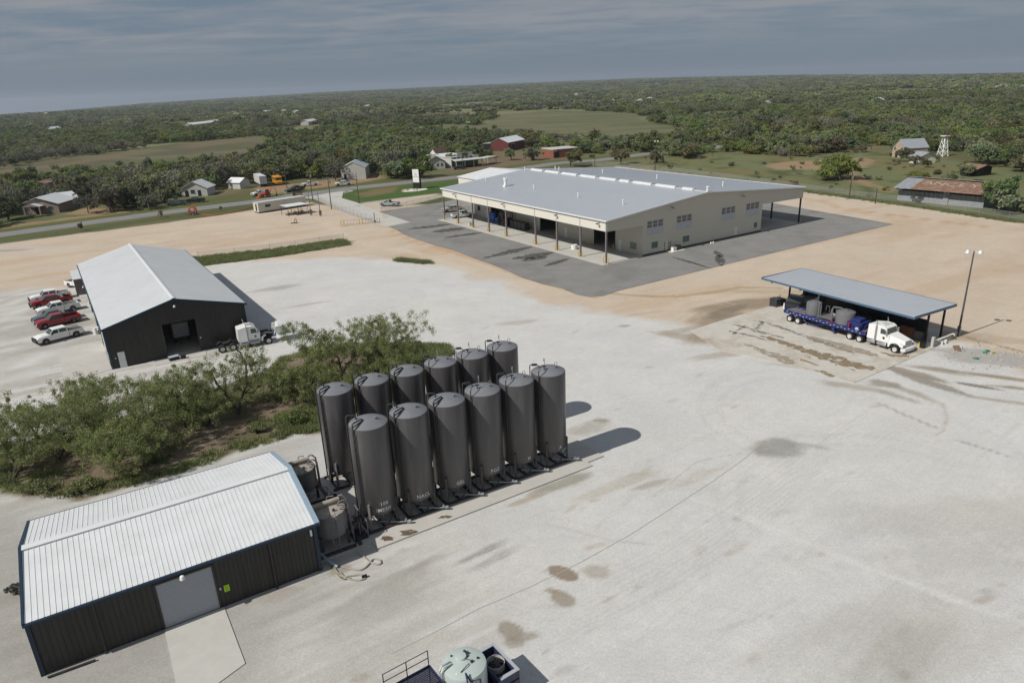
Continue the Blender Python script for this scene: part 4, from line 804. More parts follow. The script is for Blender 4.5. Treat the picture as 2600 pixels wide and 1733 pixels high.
# ------------------------------------------------------------------ silos
ur = np.array([math.cos(SIL[2]), math.sin(SIL[2])]); PITCHS = 3.301; ROWD = 7.65; RS = 1.49; HS = 8.70
def bend_text(body, size, zc, az_, r, dz=0.0):
    vs, fs = text_geo(body, size*.88, bold=.007); vs = [(x*.92, y, z) for x, y, z in vs]; out_ = []
    for x, y, z in vs:
        a = az_ + x/r; out_.append((r*math.cos(a), r*math.sin(a), zc+y+dz))
    return out_, fs
NAMES = ['100 MESH', 'NACL', 'GEL', 'POZ', 'H', 'A']
def make_silo(row, j, label):
    c = (SIL[0]+ur[0]*PITCHS*j-ur[1]*ROWD*row, SIL[1]+ur[1]*PITCHS*j+ur[0]*ROWD*row, .12)
    t = thing('storage_silo', label, 'silo', c, 0, 'dark grey bulk silos in two rows'); A0 = SIL[2]
    b = MB(); b.lathe([(0, 1.02), (.55, 1.06), (1.0, 1.17), (1.35, 1.34), (RS, 1.52), (RS, HS-.07), (RS-.02, HS-.02), (RS-.06, HS)], 48); b.build('shell', 'silo_paint', t)
    b = MB(); prof = [((RS-.06)*k_, HS+.001+.40*(1-k_**1.9)) for k_ in (1, .97, .9, .8, .65, .45, .25, 0)]; b.lathe(prof, 48); b.build('domed_top', 'silo_top', t)
    b = MB(); b.lathe([(.42, 1.05), (.42, .62), (.3, .55), (.3, .35), (0, .35)], 16); b.tube([(.25*math.cos(-.9), .25*math.sin(-.9), .8), (.8*math.cos(-.9), .8*math.sin(-.9), .72)], .09, 8); b.lathe([(.0, -.05), (.16, -.05), (.16, .05), (0, .05)], 10, c=(.62*math.cos(-.9), .62*math.sin(-.9), .9)); b.build('outlet', 'mid_steel', t)
    for q, (sx, sy) in enumerate(((-1, -1), (1, -1), (1, 1), (-1, 1))):
        a = A0+math.atan2(sy*1.12, sx*1.10); b = MB(); x, y = 1.55*math.cos(a), 1.55*math.sin(a)
        b.rbox((x, y, 1.22), (.16, .16, 2.44), a); b.rbox((x, y, .1), (.4, .4, .05), a)
        b.build('leg', 'leg_steel' if not (j == 0 and q == 0) else 'mid_steel', t)
    b = MB()
    cs, sn = math.cos(A0), math.sin(A0); tw = lambda x, y, z: (x*cs-y*sn, x*sn+y*cs, z)
    for y_ in (-1.28, 1.28): b.hexa([tw(-1.6, y_-.09, .0), tw(1.6, y_-.09, 0), tw(1.6, y_+.09, 0), tw(-1.6, y_+.09, 0), tw(-1.6, y_-.09, .18), tw(1.6, y_-.09, .18), tw(1.6, y_+.09, .18), tw(-1.6, y_+.09, .18)])
    for x_ in (-1.25, 0, 1.25): b.hexa([tw(x_-.07, -1.18, .0), tw(x_+.07, -1.18, 0), tw(x_+.07, 1.18, 0), tw(x_-.07, 1.18, 0), tw(x_-.07, -1.18, .16), tw(x_+.07, -1.18, .16), tw(x_+.07, 1.18, .16), tw(x_-.07, 1.18, .16)])
    b.build('skid', 'dark_steel', t)
    b = MB()
    if row == 0 and j < 3: b.tube([tw(-.95, -1.15, 1.4), tw(-.35, -1.25, .18)], .045, 6)
    b.tube([tw(1.05, -1.1, 1.2), tw(.2, -1.2, .2)], .05, 6); b.tube([tw(1.1, 1.1, 1.2), tw(1.2, -.4, .18)], .05, 6); b.build('brace', 'dark_steel', t)
    # pipes up the side and over onto the dome
    valve = j >= 3; rp = .045 if valve else .062
    for name_, a, rin, ztop in (('fill_pipe', R(183), .95, HS+.62), ('vent_pipe', R(236), .62, HS+.50)):
        ro = RS+.10; ca, sa = math.cos(a), math.sin(a); b = MB()
        if valve and name_ == 'vent_pipe':
            b.tube([(ro*ca, ro*sa, .5), (ro*ca, ro*sa, HS-.2), (ro*ca*.98, ro*sa*.98, HS+.5), (ro*ca*.85, ro*sa*.85, HS+.75), ((rin+.1)*ca, (rin+.1)*sa, HS+.72), (rin*ca, rin*sa, HS+.25)], rp, 8); b.tube([((rin)*ca-.12, rin*sa, HS+.62), ((rin)*ca+.16, rin*sa, HS+.62)], .06, 6)
        elif valve:
            b.tube([(ro*ca, ro*sa, .5), (ro*ca, ro*sa, ztop-.05), (ro*ca*.97, ro*sa*.97, ztop), (rin*ca, rin*sa, ztop), ((rin-.25)*ca, (rin-.25)*sa, HS+.3)], rp, 8)
            for f_ in (1.05, 1.2, 1.35): b.lathe([(0, -.09), (.08, -.09), (.08, .09), (0, .09)], 8, c=(f_*ca, f_*sa, ztop))
        else:
            b.tube([(ro*ca, ro*sa, .5), (ro*ca, ro*sa, ztop-.28), (ro*ca*.985, ro*sa*.985, ztop-.1), (ro*ca*.93, ro*sa*.93, ztop), (rin*ca, rin*sa, ztop), ((rin-.08)*ca, (rin-.08)*sa, ztop-.06), ((rin-.1)*ca, (rin-.1)*sa, HS+.28)], rp, 8)
            if name_ == 'vent_pipe': b.tube([(ro*ca, ro*sa, ztop-.3), ((rin-.1)*ca, (rin-.1)*sa, HS+.34)], .05, 6); b.tube([(ro*math.cos(a+.09), ro*math.sin(a+.09), .5), (ro*math.cos(a+.09), ro*math.sin(a+.09), HS-.3)], .035, 6)
        b.build(name_, 'dark_steel', t)
    a = R(350); b = MB(); b.lathe([(.12, 0), (.12, .16), (0, .18)], 10, c=(.62*math.cos(a), .62*math.sin(a), HS+.30)); b.tube([(.62, -.1, HS+.48), (.85, -.12, HS+.42)], .035, 6)
    if valve: b.tube([(.55, -.1, HS+.35), (.55, -.1, HS+.75), (.7, -.1, HS+.82), (.8, -.1, HS+.6)], .03, 6)
    b.build('relief_valve', 'mid_steel', t)
    if valve:
        b = MB(); a = R(110); b.tube([(.8*math.cos(a), .8*math.sin(a), HS+.3), (.8*math.cos(a), .8*math.sin(a), HS+.8), (.9*math.cos(a), .9*math.sin(a), HS+.85), (1.0*math.cos(a), 1.0*math.sin(a), HS+.5)], .03, 6); b.build('loop_pipe', 'steel', t)
    if row == 0:
        az_ = R(302) if j < 4 else R(306); words = NAMES[j].split(' ')
        for i, wd in enumerate(words):
            zc = 1.72+(len(words)-1-i)*.52
            if j == 0:
                vs, fs = bend_text(wd, .50, zc+.04, az_-.10, RS+.006); b = MB(); b.add(vs, fs); b.build('ghost_lettering', 'faded_stencil', t)
            vs, fs = bend_text(wd, .50, zc, az_, RS+.010); b = MB(); b.add(vs, fs); b.build('lettering', 'stencil', t)
        # outlet pipe on the slab
        b = MB(); b.tube([tw(-.2, -.6, .35), tw(1.2, -1.55, .30), tw(1.9, -1.85, .30)], .055, 8); b.lathe([(0, -.16), (.11, -.16), (.11, .16), (0, .16)], 10, c=tw(1.75, -1.78, .30), axis='x'); b.lathe([(.09, -.05), (.09, .12), (0, .12)], 8, c=tw(1.55, -1.7, .38)); b.build('discharge_pipe', 'steel', t)
    return t
FL = ['dark grey silo stencilled 100 MESH, front row, nearest the white roofed shed', 'dark grey silo stencilled NACL in the front row', 'dark grey silo stencilled GEL in the front row', 'dark grey silo stencilled POZ in the front row', 'dark grey silo stencilled H in the front row', 'dark grey silo stencilled A at the open end of the front row']
BL = ['back row silo at the shed end, behind the 100 MESH silo', 'back row silo, second from the shed end, behind the NACL silo', 'back row silo, third from the shed end, behind the GEL silo', 'back row silo with thin valve pipes, behind the POZ silo', 'back row silo, second from the open yard end, behind the H silo', 'last back row silo at the open yard end, behind the A silo']
for j in range(6): make_silo(0, j, FL[j])
for j in range(6): make_silo(1, j, BL[j])
sheet('silo_slab', [loc2w(SIL, *p) for p in ((-1.5, -3.25), (18.9, -3.1), (18.95, -2.42), (20.8, -2.35), (20.6, 9.5), (-6.2, 9.6), (-6.2, -2.3), (-1.55, -2.35))], .12, 'pale_concrete', .14)
# stains where silos dripped
for i, (u_, v_, w_) in enumerate(((1.2, -2.75, .9), (-.4, -2.5, .8), (4.5, -2.6, .7))):
    q = loc2w(SIL, u_, v_, .124); k = 14; r = np.random.RandomState(i); b = MB(); b.add([(q[0]+w_*(.35+.5*r.rand())*math.cos(a)*1.4, q[1]+w_*(.2+.3*r.rand())*math.sin(a), .124) for a in np.linspace(0, 6.28, k, endpoint=False)], [tuple(range(k))]); struct(b.build('oil_patch', stain_mat('oil_patch%d' % i, (.12, .085, .05), 3, .42)))
def ladder(b, x, y, z0, z1, w=.42, lean=0.0, mi=0, ax=0.0):
    ca, sa = math.cos(ax), math.sin(ax); P = lambda s, d, z: (x+s*ca-d*sa, y+s*sa+d*ca, z); k = int((z1-z0)/.3)
    for s in (-w/2, w/2): b.tube([P(s, -lean, z0), P(s, 0, z1), P(s, .25, z1+.45)], .028, 6, mi)
    for i in range(1, k+1): f = i/(k+.5); b.tube([P(-w/2, -lean*(1-f), z0+(z1-z0)*f), P(w/2, -lean*(1-f), z0+(z1-z0)*f)], .018, 5, mi)
def mixer(c_l, label):
    q = loc2w(SIL, *c_l, .12); t = thing('mixing_tank', label, 'tank', q, SIL[2], 'squat mixing tanks by the nearest shed')
    b = MB(); b.lathe([(.0, .75), (.6, .8), (1.32, 1.15), (1.32, 2.85), (1.28, 2.92)], 36); b.build('shell', 'tank_grey', t)
    b = MB(); b.lathe([(1.28, 2.922), (1.1, 3.0), (.6, 3.07), (0, 3.1)], 36); b.build('dusty_top', 'dusty_top', t)
    b = MB(); b.lathe([(0, -1.25), (.19, -1.25), (.19, 1.1), (0, 1.1)], 12, c=(-.1, .25, 3.32), axis='x'); b.rbox((-.1, .25, 3.1), (2.2, .22, .12)); b.build('dust_collector', 'dusty_top', t)
    b = MB(); b.tube([(.9, .35, 3.15), (1.0, .3, 3.55), (1.25, .2, 3.6), (1.5, .1, 3.3), (1.52, .1, .4)], .07, 8); b.tube([(.7, -.2, 3.1), (.85, -.25, 3.4), (1.2, -.3, 3.42), (1.45, -.35, 3.1), (1.5, -.35, .4)], .06, 8); b.tube([(.7, -.7, 3.05), (.9, -.75, 3.2), (1.25, -.75, 3.0), (1.3, -.75, 2.5)], .05, 8); b.tube([(.2, .7, 3.1), (.25, .75, 3.5), (.7, .6, 3.5)], .05, 6); b.build('pipework', 'mid_steel', t)
    b = MB(); ladder(b, -.05, -1.36, .1, 2.9, .45, .15); b.build('ladder', 'mid_steel', t)
    b = MB(); b.box(-1.7, -1.6, 0, 1.8, -1.42, .22); b.box(-1.7, 1.42, 0, 1.8, 1.6, .22); b.box(-1.7, -1.42, 0, -1.5, 1.42, .2); b.box(1.6, -1.42, 0, 1.8, 1.42, .2); b.build('skid', 'dark_steel', t)
    for sx in (-1, 1):
        for sy in (-1, 1): b = MB(); b.box(sx*1.0-.09, sy*1.0-.09, .2, sx*1.0+.09, sy*1.0+.09, 1.3); b.build('leg', 'dark_steel', t)
    b = MB(); b.lathe([(.0, -.1), (.1, -.1), (.1, .12), (0, .12)], 8, c=(.25, -.7, 3.1)); b.build('inlet', 'black', t)
    return t
mixer((-4.05, -.55), 'squat dusty topped mixing tank with ladder in front by the shed corner'); mixer((-4.05, 6.9), 'squat mixing tank farther back behind the shed gable')
for c_l, lab in (((-3.9, 3.1), 'dark pump and filter skid between the two squat mixing tanks'), ((-2.1, -.3), 'small valve manifold skid between front mixing tank and 100 MESH silo')):
    q = loc2w(SIL, *c_l, .12); t = thing('pump_skid', lab, 'pump skid', q, SIL[2]); big = c_l[1] > 2
    b = MB(); w_, d_ = (1.4, 1.9) if big else (.55, 1.3); b.box(-w_, -d_, 0, w_, d_, .16); b.build('skid_base', 'dark_steel', t)
    b = MB(); b.lathe([(0, -.6), (.35, -.55), (.35, .55), (0, .6)], 14, c=(-.2, -.2, .65), axis='x'); b.build('motor', 'dark_steel', t)
    b = MB()
    for k in range(6):
        x = rnd.uniform(-w_*.8, w_*.8); y = rnd.uniform(-d_*.8, d_*.8); x2 = rnd.uniform(-w_, w_); b.tube([(x, y, .2), (x, y, .9+.2*k % .8), (x2, y, .9), (x2, y+.4, .3)], .045, 6)
    b.build('pipework', 'mid_steel', t)
    b = MB(); b.tube([(-w_, -d_, .16), (-w_, -d_, 1.5), (w_, -d_, 1.5), (w_, -d_, .16)], .04, 6); b.tube([(-w_, d_, .16), (-w_, d_, 1.5), (w_, d_, 1.5), (w_, d_, .16)], .04, 6); b.tube([(-w_, -d_, 1.5), (-w_, d_, 1.5)], .04, 6); b.tube([(w_, -d_, 1.5), (w_, d_, 1.5)], .04, 6); b.build('guard_rail', 'mid_steel', t)
q = loc2w(SIL, -2.4, 2.9, .12); t = thing('air_receiver', 'horizontal black air tank on saddles behind the 100 MESH silo', 'tank', q, SIL[2])
b = MB(); b.lathe([(0, -1.3), (.3, -1.22), (.5, -1.0), (.5, 1.0), (.3, 1.22), (0, 1.3)], 20, c=(0, 0, .85), axis='y'); b.build('vessel', 'black', t)
for y in (-.8, .8): b = MB(); b.box(-.4, y-.08, 0, .4, y+.08, .5); b.build('saddle', 'dark_steel', t)
def hose(name, label, P, r, m, cat='hose', group=None):
    q = [np.array(p, float) for p in P]; fine = []
    for i in range(len(q)-1):
        p0 = q[max(i-1, 0)]; p1 = q[i]; p2 = q[i+1]; p3 = q[min(i+2, len(q)-1)]
        for s_ in np.linspace(0, 1, 7)[:-1]: fine.append(.5*((2*p1)+(-p0+p2)*s_+(2*p0-5*p1+4*p2-p3)*s_**2+(-p0+3*p1-3*p2+p3)*s_**3))
    fine.append(q[-1]); b = MB(); b.tube(fine, r, 8); return tag(b.build(name, m), label, cat, group)
M2 = lambda a, b_, z=.07: G(680+a*.2232, 1130+b_*.2232, z)
hose('suction_hose', 'stiff grey hose from the front mixing tank out onto the gravel, ending in a loop', [M2(1020, 1120, .5), M2(1030, 1190, .3), M2(1080, 1250), M2(1150, 1315), M2(1230, 1350), M2(1285, 1340), M2(1270, 1300), M2(1200, 1290), M2(1165, 1330), M2(1110, 1385), M2(1040, 1415), M2(940, 1400), M2(850, 1385)], .06, 'dusty_top')
hose('suction_hose', 'pale hose bundle end lying on the gravel below the mixing tank', [M2(705, 1310, .35), M2(745, 1370), M2(790, 1440), M2(850, 1490), M2(950, 1480), M2(1040, 1470), M2(1095, 1485)], .065, 'dusty_top')
hose('suction_hose', 'thinner greenish hose lying along the pale hose bundle on the gravel', [M2(715, 1360), M2(770, 1420), M2(815, 1490), M2(870, 1520), M2(940, 1505)], .04, 'grass_blade')
hose('suction_hose', 'lowest grey hose of the hose bundle with a black coupling', [M2(820, 1440), M2(880, 1500), M2(960, 1525), M2(1050, 1530), M2(1110, 1510)], .055, 'dusty_top')
q = M2(1100, 1490, .1); b = MB(); b.rbox((0, 0, 0), (.35, .2, .2), .5); tag(b.build('hose_coupling', 'black', None, tuple(q)), 'black coupling at the end of the hose bundle', 'coupling')
q = loc2w(SIL, -5.0, -3.2, 0); b = MB(); b.tube([loc2w(SIL, -5.4, -1.9, .5), loc2w(SIL, -5.0, -3.0, .3), loc2w(SIL, -4.7, -3.6, .12)], .1, 8); tag(b.build('drain_pipe', 'pale_blue'), 'short blue grey pipe poking out beside the corner of the white roofed shed', 'pipe')
# ------------------------------------------------------------------ wheels and pickups
def wheel(par, x, y, r, w, rimr=None, rimm='rim', dual=False):
    b = MB(); b.lathe([(r*.58, -w/2), (r*.93, -w/2), (r, -w*.34), (r, w*.34), (r*.93, w/2), (r*.58, w/2)], 20, c=(x, y, r), axis='y'); o = b.build('wheel', 'tyre', par)
    s_ = 1 if y > 0 else -1; b = MB(); rr = rimr or r*.58; e = s_*w*.42
    b.lathe([(0, e*.55), (rr*.35, e*.9), (rr*.4, e*.5), (rr*.85, e*.75), (rr, e), (rr, -e)], 16, c=(x, y, r), axis='y'); b.build('rim', rimm, o); return o
def pickup(label, q, rz, paint, cab='crew', guard=True, load=None, group=None, L_=6.2, bars=None):
    t = thing('pickup_truck', label, 'pickup truck', q, rz, group); k = L_/6.2; X = lambda v: v*k
    hw = 1.0; cx0, cx1 = (-1.05, .95) if cab == 'crew' else ((-.75, .95) if cab == 'ext' else (-.25, .95))
    fw, rw = X(2.0), X(-1.95); r = .40
    def arch(c): return [(c-.52, .45), (c-.44, .72), (c-.24, .90), (c, .95), (c+.24, .90), (c+.44, .72), (c+.52, .45)]
    fr = [(cx0, .45)]+arch(fw)+[(X(2.98), .5), (X(3.03), .78), (X(2.95), 1.08), (X(2.3), 1.20), (1.35, 1.25), (cx0, 1.22)]
    b = MB(); b.prismy(fr, -hw, hw); b.prismy([(1.35, 1.25), (X(2.3), 1.205), (X(2.8), 1.14), (X(2.8), 1.13), (X(2.3), 1.26), (1.4, 1.31)], -hw*.72, hw*.72)
    # cab upper, tapered
    z0, z1 = 1.22, 1.86; b.hexa([(cx0, -.95, z0), (1.45, -.95, z0), (1.45, .95, z0), (cx0, .95, z0), (cx0+.1, -.76, z1), (.72, -.76, z1), (.72, .76, z1), (cx0+.1, .76, z1)])
    b.build('body', paint, t)
    # glazing, proud of the cab
    def quad(par_, P, m, name='window'): bb = MB(); bb.add(P, [(0, 1, 2, 3)]); return bb.build(name, m, par_)
    def cabp(x, y, z, s_): # side plane point
        f = (z-z0)/(z1-z0); return (x, s_*(.95-.19*f+.006), z)
    wa, wb = cx0+.16, 1.22
    for s_ in (1, -1):
        n_ = 2 if cab != 'reg' else 1; mid = .12 if cab == 'crew' else .2
        sp = [(mid+.06, wb-.05, wb-.42), (wa, mid-.04, mid-.04)] if n_ == 2 else [(wa+.1, wb-.05, wb-.42)]
        for a_, c_, ct in sp:
            P = [cabp(a_, 0, z0+.05, s_), cabp(c_, 0, z0+.05, s_), cabp(ct, 0, z1-.10, s_), cabp(a_+.04, 0, z1-.10, s_)]
            quad(t, P if s_ < 0 else P[::-1], 'glass')
    f = lambda a_: (1.45-.73*a_+.008, z0+(z1-z0)*a_)
    (xa, za), (xb, zb) = f(.06), f(.92); quad(t, [(xa, -.86, za), (xa, .86, za), (xb, .70, zb), (xb, -.70, zb)], 'glass', 'windscreen')
    quad(t, [(cx0-.006+.02, .78, z0+.12), (cx0+.014, -.78, z0+.12), (cx0+.085, -.66, z1-.09), (cx0+.085, .66, z1-.09)], 'glass', 'rear_window')
    # bed
    b = MB(); xe = X(-3.0); side = [(xe, .5)]+arch(rw)+[(cx0-.06, .5), (cx0-.06, 1.24), (xe, 1.24)]
    for s_ in (-1, 1): b.prismy(side, s_*hw-(0 if s_ > 0 else 0)-.07*(s_ > 0), s_*hw+.07*(s_ < 0))
    b.box(xe, -hw+.073, .5, xe+.07, hw-.073, 1.23); b.build('bed_side', paint, t)
    b = MB(); b.box(xe+.073, -.925, .62, cx0-.063, .925, .70); b.box(cx0-.12, -.92, .703, cx0-.063, .92, 1.2); b.build('bed_floor', 'black', t)
    b = MB(); b.box(X(-2.85), -.42, .35, X(2.8), .42, .55); b.build('chassis', 'black', t)
    for x in (fw, rw):
        for s_ in (-1, 1): wheel(t, x, s_*.84, r, .26, rimm='mid_steel')
    b = MB(); b.box(X(3.0), -.95, .42, X(3.12), .95, .68); b.build('front_bumper', 'steel' if not guard else 'black', t)
    b = MB(); b.box(xe-.12, -.95, .48, xe-.003, .95, .70); b.build('rear_bumper', 'steel', t)
    b = MB(); b.box(X(3.0)+.002, -.5, .72, X(3.04)+.01, .5, 1.02); b.build('grille', 'black', t)
    for s_ in (-1, 1):
        b = MB(); b.box(X(2.97), s_*.8-.16, .76, X(3.05)+.01, s_*.8+.16, 1.0); b.build('headlight', 'rim', t)
        b = MB(); b.box(xe-.012, s_*.93-.06, .78, xe+.001, s_*.93+.06, 1.15); b.build('tail_light', 'red_paint', t)
        b = MB(); b.box(1.0, s_*1.0, 1.25, 1.18, s_*1.22, 1.45); b.build('mirror', 'black', t)
    if guard:
        b = MB(); b.box(X(3.13), -.62, .38, X(3.2), .62, 1.12); b.box(X(3.1), -1.0, .42, X(3.22), -.62, .95); b.box(X(3.1), .62, .42, X(3.22), 1.0, .95); b.build('grille_guard', 'black', t)
    if load == 'toolbox': b = MB(); b.box(cx0-.72, -.9, .85, cx0-.15, .9, 1.32); b.build('toolbox', 'mid_steel', t)
    if load == 'rack':
        b = MB()
        for s_ in (-.9, .9): b.tube([(cx0-.15, s_, 1.2), (cx0-.15, s_, 1.5), (xe+.3, s_, 1.35), (xe+.05, s_, 1.25)], .035, 6)
        b.rbox((-2.2, 0, 1.0), (1.5, .9, .5)); b.rbox((-1.5, .3, 1.25), (.5, .5, .3)); b.build('bed_rack', 'mid_steel', t)
    return t
PK = lambda a, b_: G(60+a*.1339, 690+b_*.1339)
def pk_at(fp, rp, **kw):   # near-side front and rear tyre contacts -> centre and heading
    f_, r_ = np.array(fp[:2]), np.array(rp[:2]); d = (f_-r_)/np.linalg.norm(f_-r_); side = np.array([-d[1], d[0]]); c = (f_+r_)/2+side*kw.pop('off', -1)*.84
    return (c[0], c[1], 0), math.atan2(d[1], d[0])
GRP = 'pickups parked left of the long workshop'
HD = R(206)
def park(a, b_, label, **kw):
    f_ = PK(a, b_)[:2]; d = np.array([math.cos(kw.get('h', HD)), math.sin(kw.get('h', HD))]); h = kw.pop('h', HD); side = np.array([-d[1], d[0]]); c = f_-d*2.0-side*.84
    return pickup(label, (c[0], c[1], 0), h, group=GRP, **kw)
park(440, 1375, 'white crew cab pickup with black grille guard, nearest in the row by the workshop', paint='white_paint', load='rack', h=R(229))
park(420, 1085, 'red pickup between the nearest white pickup and the slate grey one', paint='red_paint', guard=False, cab='ext', h=R(225))
park(355, 1015, 'slate grey pickup half hidden behind a red one', paint='slate_paint', guard=False, cab='ext', load='toolbox', h=R(224))
park(425, 840, 'white extended cab pickup without grille guard, in the middle of the row', paint='white_paint', guard=False, cab='ext', h=R(222))
park(300, 700, 'red crew cab pickup with black grille guard', paint='red_paint', load='toolbox', h=R(219))
park(280, 600, 'white crew cab pickup behind the red one with the grille guard', paint='white_paint', load='toolbox', h=R(218))
q = PK(1010, 300); pickup('white pickup with striped flank seen from behind beside the workshop lean-to', (q[0]+.6, q[1]+.4, 0), R(-22), 'white_paint', 'ext', False)
q = G(1050+395*.255, 400+520*.255+5); pickup('tan crew cab pickup parked beyond the end column of the canopy', q, R(200), 'tan_paint', guard=False, group='pickups under the hall canopy')
q = G(1050+490*.255, 400+585*.255+3); pickup('white pickup backed half out of the hall canopy', q, R(24), 'white_paint', guard=False, cab='ext', group='pickups under the hall canopy')
q = G(990, 523); pickup('silver grey pickup with dark cab standing on the pale lane by the drive', q, R(160), 'silver_paint', 'reg', False)
q = G(788, 472); pickup('white single cab pickup on the far roadside, left of the two', q, R(205), 'white_paint', 'reg', False)
q = G(872, 471); pickup('white crew cab pickup on the far roadside in front of the white metal barn', q, R(203), 'white_paint', 'crew', False, load='rack')
q = G(661, 496); pickup('white pickup behind the orange backhoe loader', q, R(230), 'white_paint', 'reg', False)
q = G(745, 489); pickup('dark flatbed pickup on the dirt by the utility pole', q, R(225), 'dark_paint', 'reg', False, load='rack')
q = G(753, 484); pickup('black pickup parked behind the dark flatbed by the road', q, R(228), 'dark_paint', 'crew', False)
q = G(450, 521); pickup('slate coloured pickup in tree shade across the road', q, R(195), 'slate_paint', 'crew', False)
q = G(497, 514); pickup('black crew cab pickup in tree shade across the road', q, R(195), 'dark_paint', 'crew', False)
# ------------------------------------------------------------------ highway tractors
def tractor(label, q, rz, hood_open=False):
    t = thing('semi_tractor', label, 'semi truck', q, rz)   # +x forwards, origin under the fifth wheel
    axles = [(-.65, True), (.7, True), (5.35, False)]
    for x, dual in axles:
        for s_ in (-1, 1):
            wheel(t, x, s_*1.06, .51, .28, rimr=.30)
            if dual: wheel(t, x, s_*.74, .51, .26, rimr=.30)
    b = MB(); b.box(-1.3, -.45, .62, 5.9, -.3, .92); b.box(-1.3, .3, .62, 5.9, .45, .92)
    for x in (-1.2, 0, 1.5, 3, 4.6): b.box(x-.06, -.3, .64, x+.06, .3, .9)
    for x in (-.65, .7, 5.35): b.tube([(x, -.9, .51), (x, .9, .51)], .09, 8)
    b.box(.75, -.4, .93, 1.3, .4, 1.1); b.build('chassis', 'black', t)
    b = MB(); b.lathe([(0, 0), (.5, 0), (.5, .08), (0, .1)], 18, c=(.0, 0, 1.0)); b.build('fifth_wheel', 'dark_steel', t)
    # sleeper and cab
    b = MB(); b.hexa([(1.55, -1.0, .98), (2.75, -1.08, .98), (2.75, 1.08, .98), (1.55, 1.0, .98), (1.6, -.96, 2.75), (2.75, -1.02, 2.95), (2.75, 1.02, 2.95), (1.6, .96, 2.75)]); b.build('sleeper', 'white_paint', t)
    b = MB(); b.prismy([(2.753, .98), (4.35, .98), (4.4, 1.95), (4.12, 2.0), (3.95, 2.72), (3.6, 2.93), (2.753, 2.96)], -1.06, 1.06); cb = b.build('cab', 'white_paint', t)
    if not hood_open:
        b = MB(); b.hexa([(4.35, -.98, 1.0), (6.25, -.72, .95), (6.25, .72, .95), (4.35, .98, 1.0), (4.38, -.9, 2.02), (6.2, -.62, 1.62), (6.2, .62, 1.62), (4.38, .9, 2.02)])
        for s_ in (-1, 1):
            pr = [(4.6, .62), (4.72, 1.0), (5.0, 1.2), (5.35, 1.28), (5.7, 1.2), (5.98, .95), (6.3, .9), (6.3, 1.15), (5.9, 1.42), (5.3, 1.5), (4.75, 1.38), (4.42, 1.05), (4.45, .62)]
            b.prismy(pr, s_*.72 if s_ > 0 else -1.2, 1.2 if s_ > 0 else -.72)
        b.build('hood', 'white_paint', t)
        b = MB(); b.box(6.22, -.55, .85, 6.29, .55, 1.58); b.build('grille', 'steel', t)
        for s_ in (-1, 1): b = MB(); b.box(6.25, s_*.92-.16, .98, 6.34, s_*.92+.16, 1.18); b.build('headlight', 'glass', t)
        b = MB(); b.prism([(6.2, -1.2), (6.55, -1.0), (6.62, 0), (6.55, 1.0), (6.2, 1.2), (6.1, 1.2), (6.1, -1.2)], .45, .82); b.build('bumper', 'white_paint', t)
    else:
        b = MB(); b.hexa([(6.5, -.9, .75), (6.75, -1.05, .75), (6.75, 1.05, .75), (6.5, .9, .75), (6.9, -.8, 2.6), (7.5, -.95, 2.5), (7.5, .95, 2.5), (6.9, .8, 2.6)])
        for s_ in (-1, 1): b.hexa([(6.3, s_*1.0-.1, 1.5), (7.3, s_*1.0-.1, 1.1), (7.3, s_*1.0+.1, 1.1), (6.3, s_*1.0+.1, 1.5), (6.4, s_*1.0-.1, 2.3), (7.4, s_*1.0-.1, 2.35), (7.4, s_*1.0+.1, 2.35), (6.4, s_*1.0+.1, 2.3)])
        b.build('tilted_hood', 'white_paint', t)
        b = MB(); b.box(4.45, -.35, .9, 5.9, .35, 1.55); b.box(4.6, -.25, 1.55, 5.6, .25, 1.85); b.box(5.95, -.5, .8, 6.1, .5, 1.7); b.build('engine', 'black', t)
        b = MB(); b.tube([(4.5, -.5, 1.5), (5.2, -.55, 1.6), (6.0, -.5, 1.4)], .07, 6); b.tube([(4.5, .5, 1.2), (5.9, .45, 1.3)], .05, 6); b.build('hoses', 'steel', t)
        for s_ in (-1, 1):
            b = MB(); b.prismy([(4.42, .7), (4.5, 1.15), (4.85, 1.42), (5.1, 1.48), (5.1, 1.36), (4.75, 1.2), (4.62, .9), (4.6, .7)], s_*.75 if s_ > 0 else -1.2, 1.2 if s_ > 0 else -.75); b.build('fender', 'white_paint', t)
    def quad(P, m, name='window', par_=t): bb = MB(); bb.add(P, [(0, 1, 2, 3)]); return bb.build(name, m, par_)
    for s_ in (-1, 1):
        y = s_*1.066; P = [(3.25, y, 1.95), (4.02, y, 1.95), (3.86, y, 2.55), (3.25, y, 2.6)]; quad(P if s_ < 0 else P[::-1], 'glass')
        b = MB(); b.lathe([(0, -.012), (.16, -.012), (.16, .012), (0, .012)], 14, c=(3.75, s_*1.07, 1.48), axis='y', smooth=False); b.build('door_emblem', 'green_glass' if hood_open else 'black', t)
        b = MB(); b.box(4.05, s_*1.2-.06, 1.9, 4.2, s_*1.2+.12, 2.5); b.tube([(4.1, s_*1.05, 2.4), (4.12, s_*1.25, 2.4)], .02, 5); b.build('mirror', 'steel', t)
        b = MB()
        for xa, xb in ((1.7, 2.75), (3.0, 4.2)): b.lathe([(0, xa), (.3, xa), (.32, xa+.05), (.32, xb-.05), (.3, xb), (0, xb)], 14, c=(0, s_*.86, .68), axis='x')
        b.build('fuel_tank', 'steel', t)
        b = MB(); b.box(1.7, s_*1.12-.1, .98-.02, 4.2, s_*1.12+.1, 1.0-.01); b.build('running_board', 'steel', t)
        b = MB(); b.tube([(2.72, s_*1.14, .95), (2.72, s_*1.14, 2.75)], .11, 12); b.tube([(2.72, s_*1.14, 2.75), (2.72, s_*1.14, 3.25), (2.62, s_*1.14, 3.5)], .06, 8); b.build('exhaust_stack', 'steel', t)
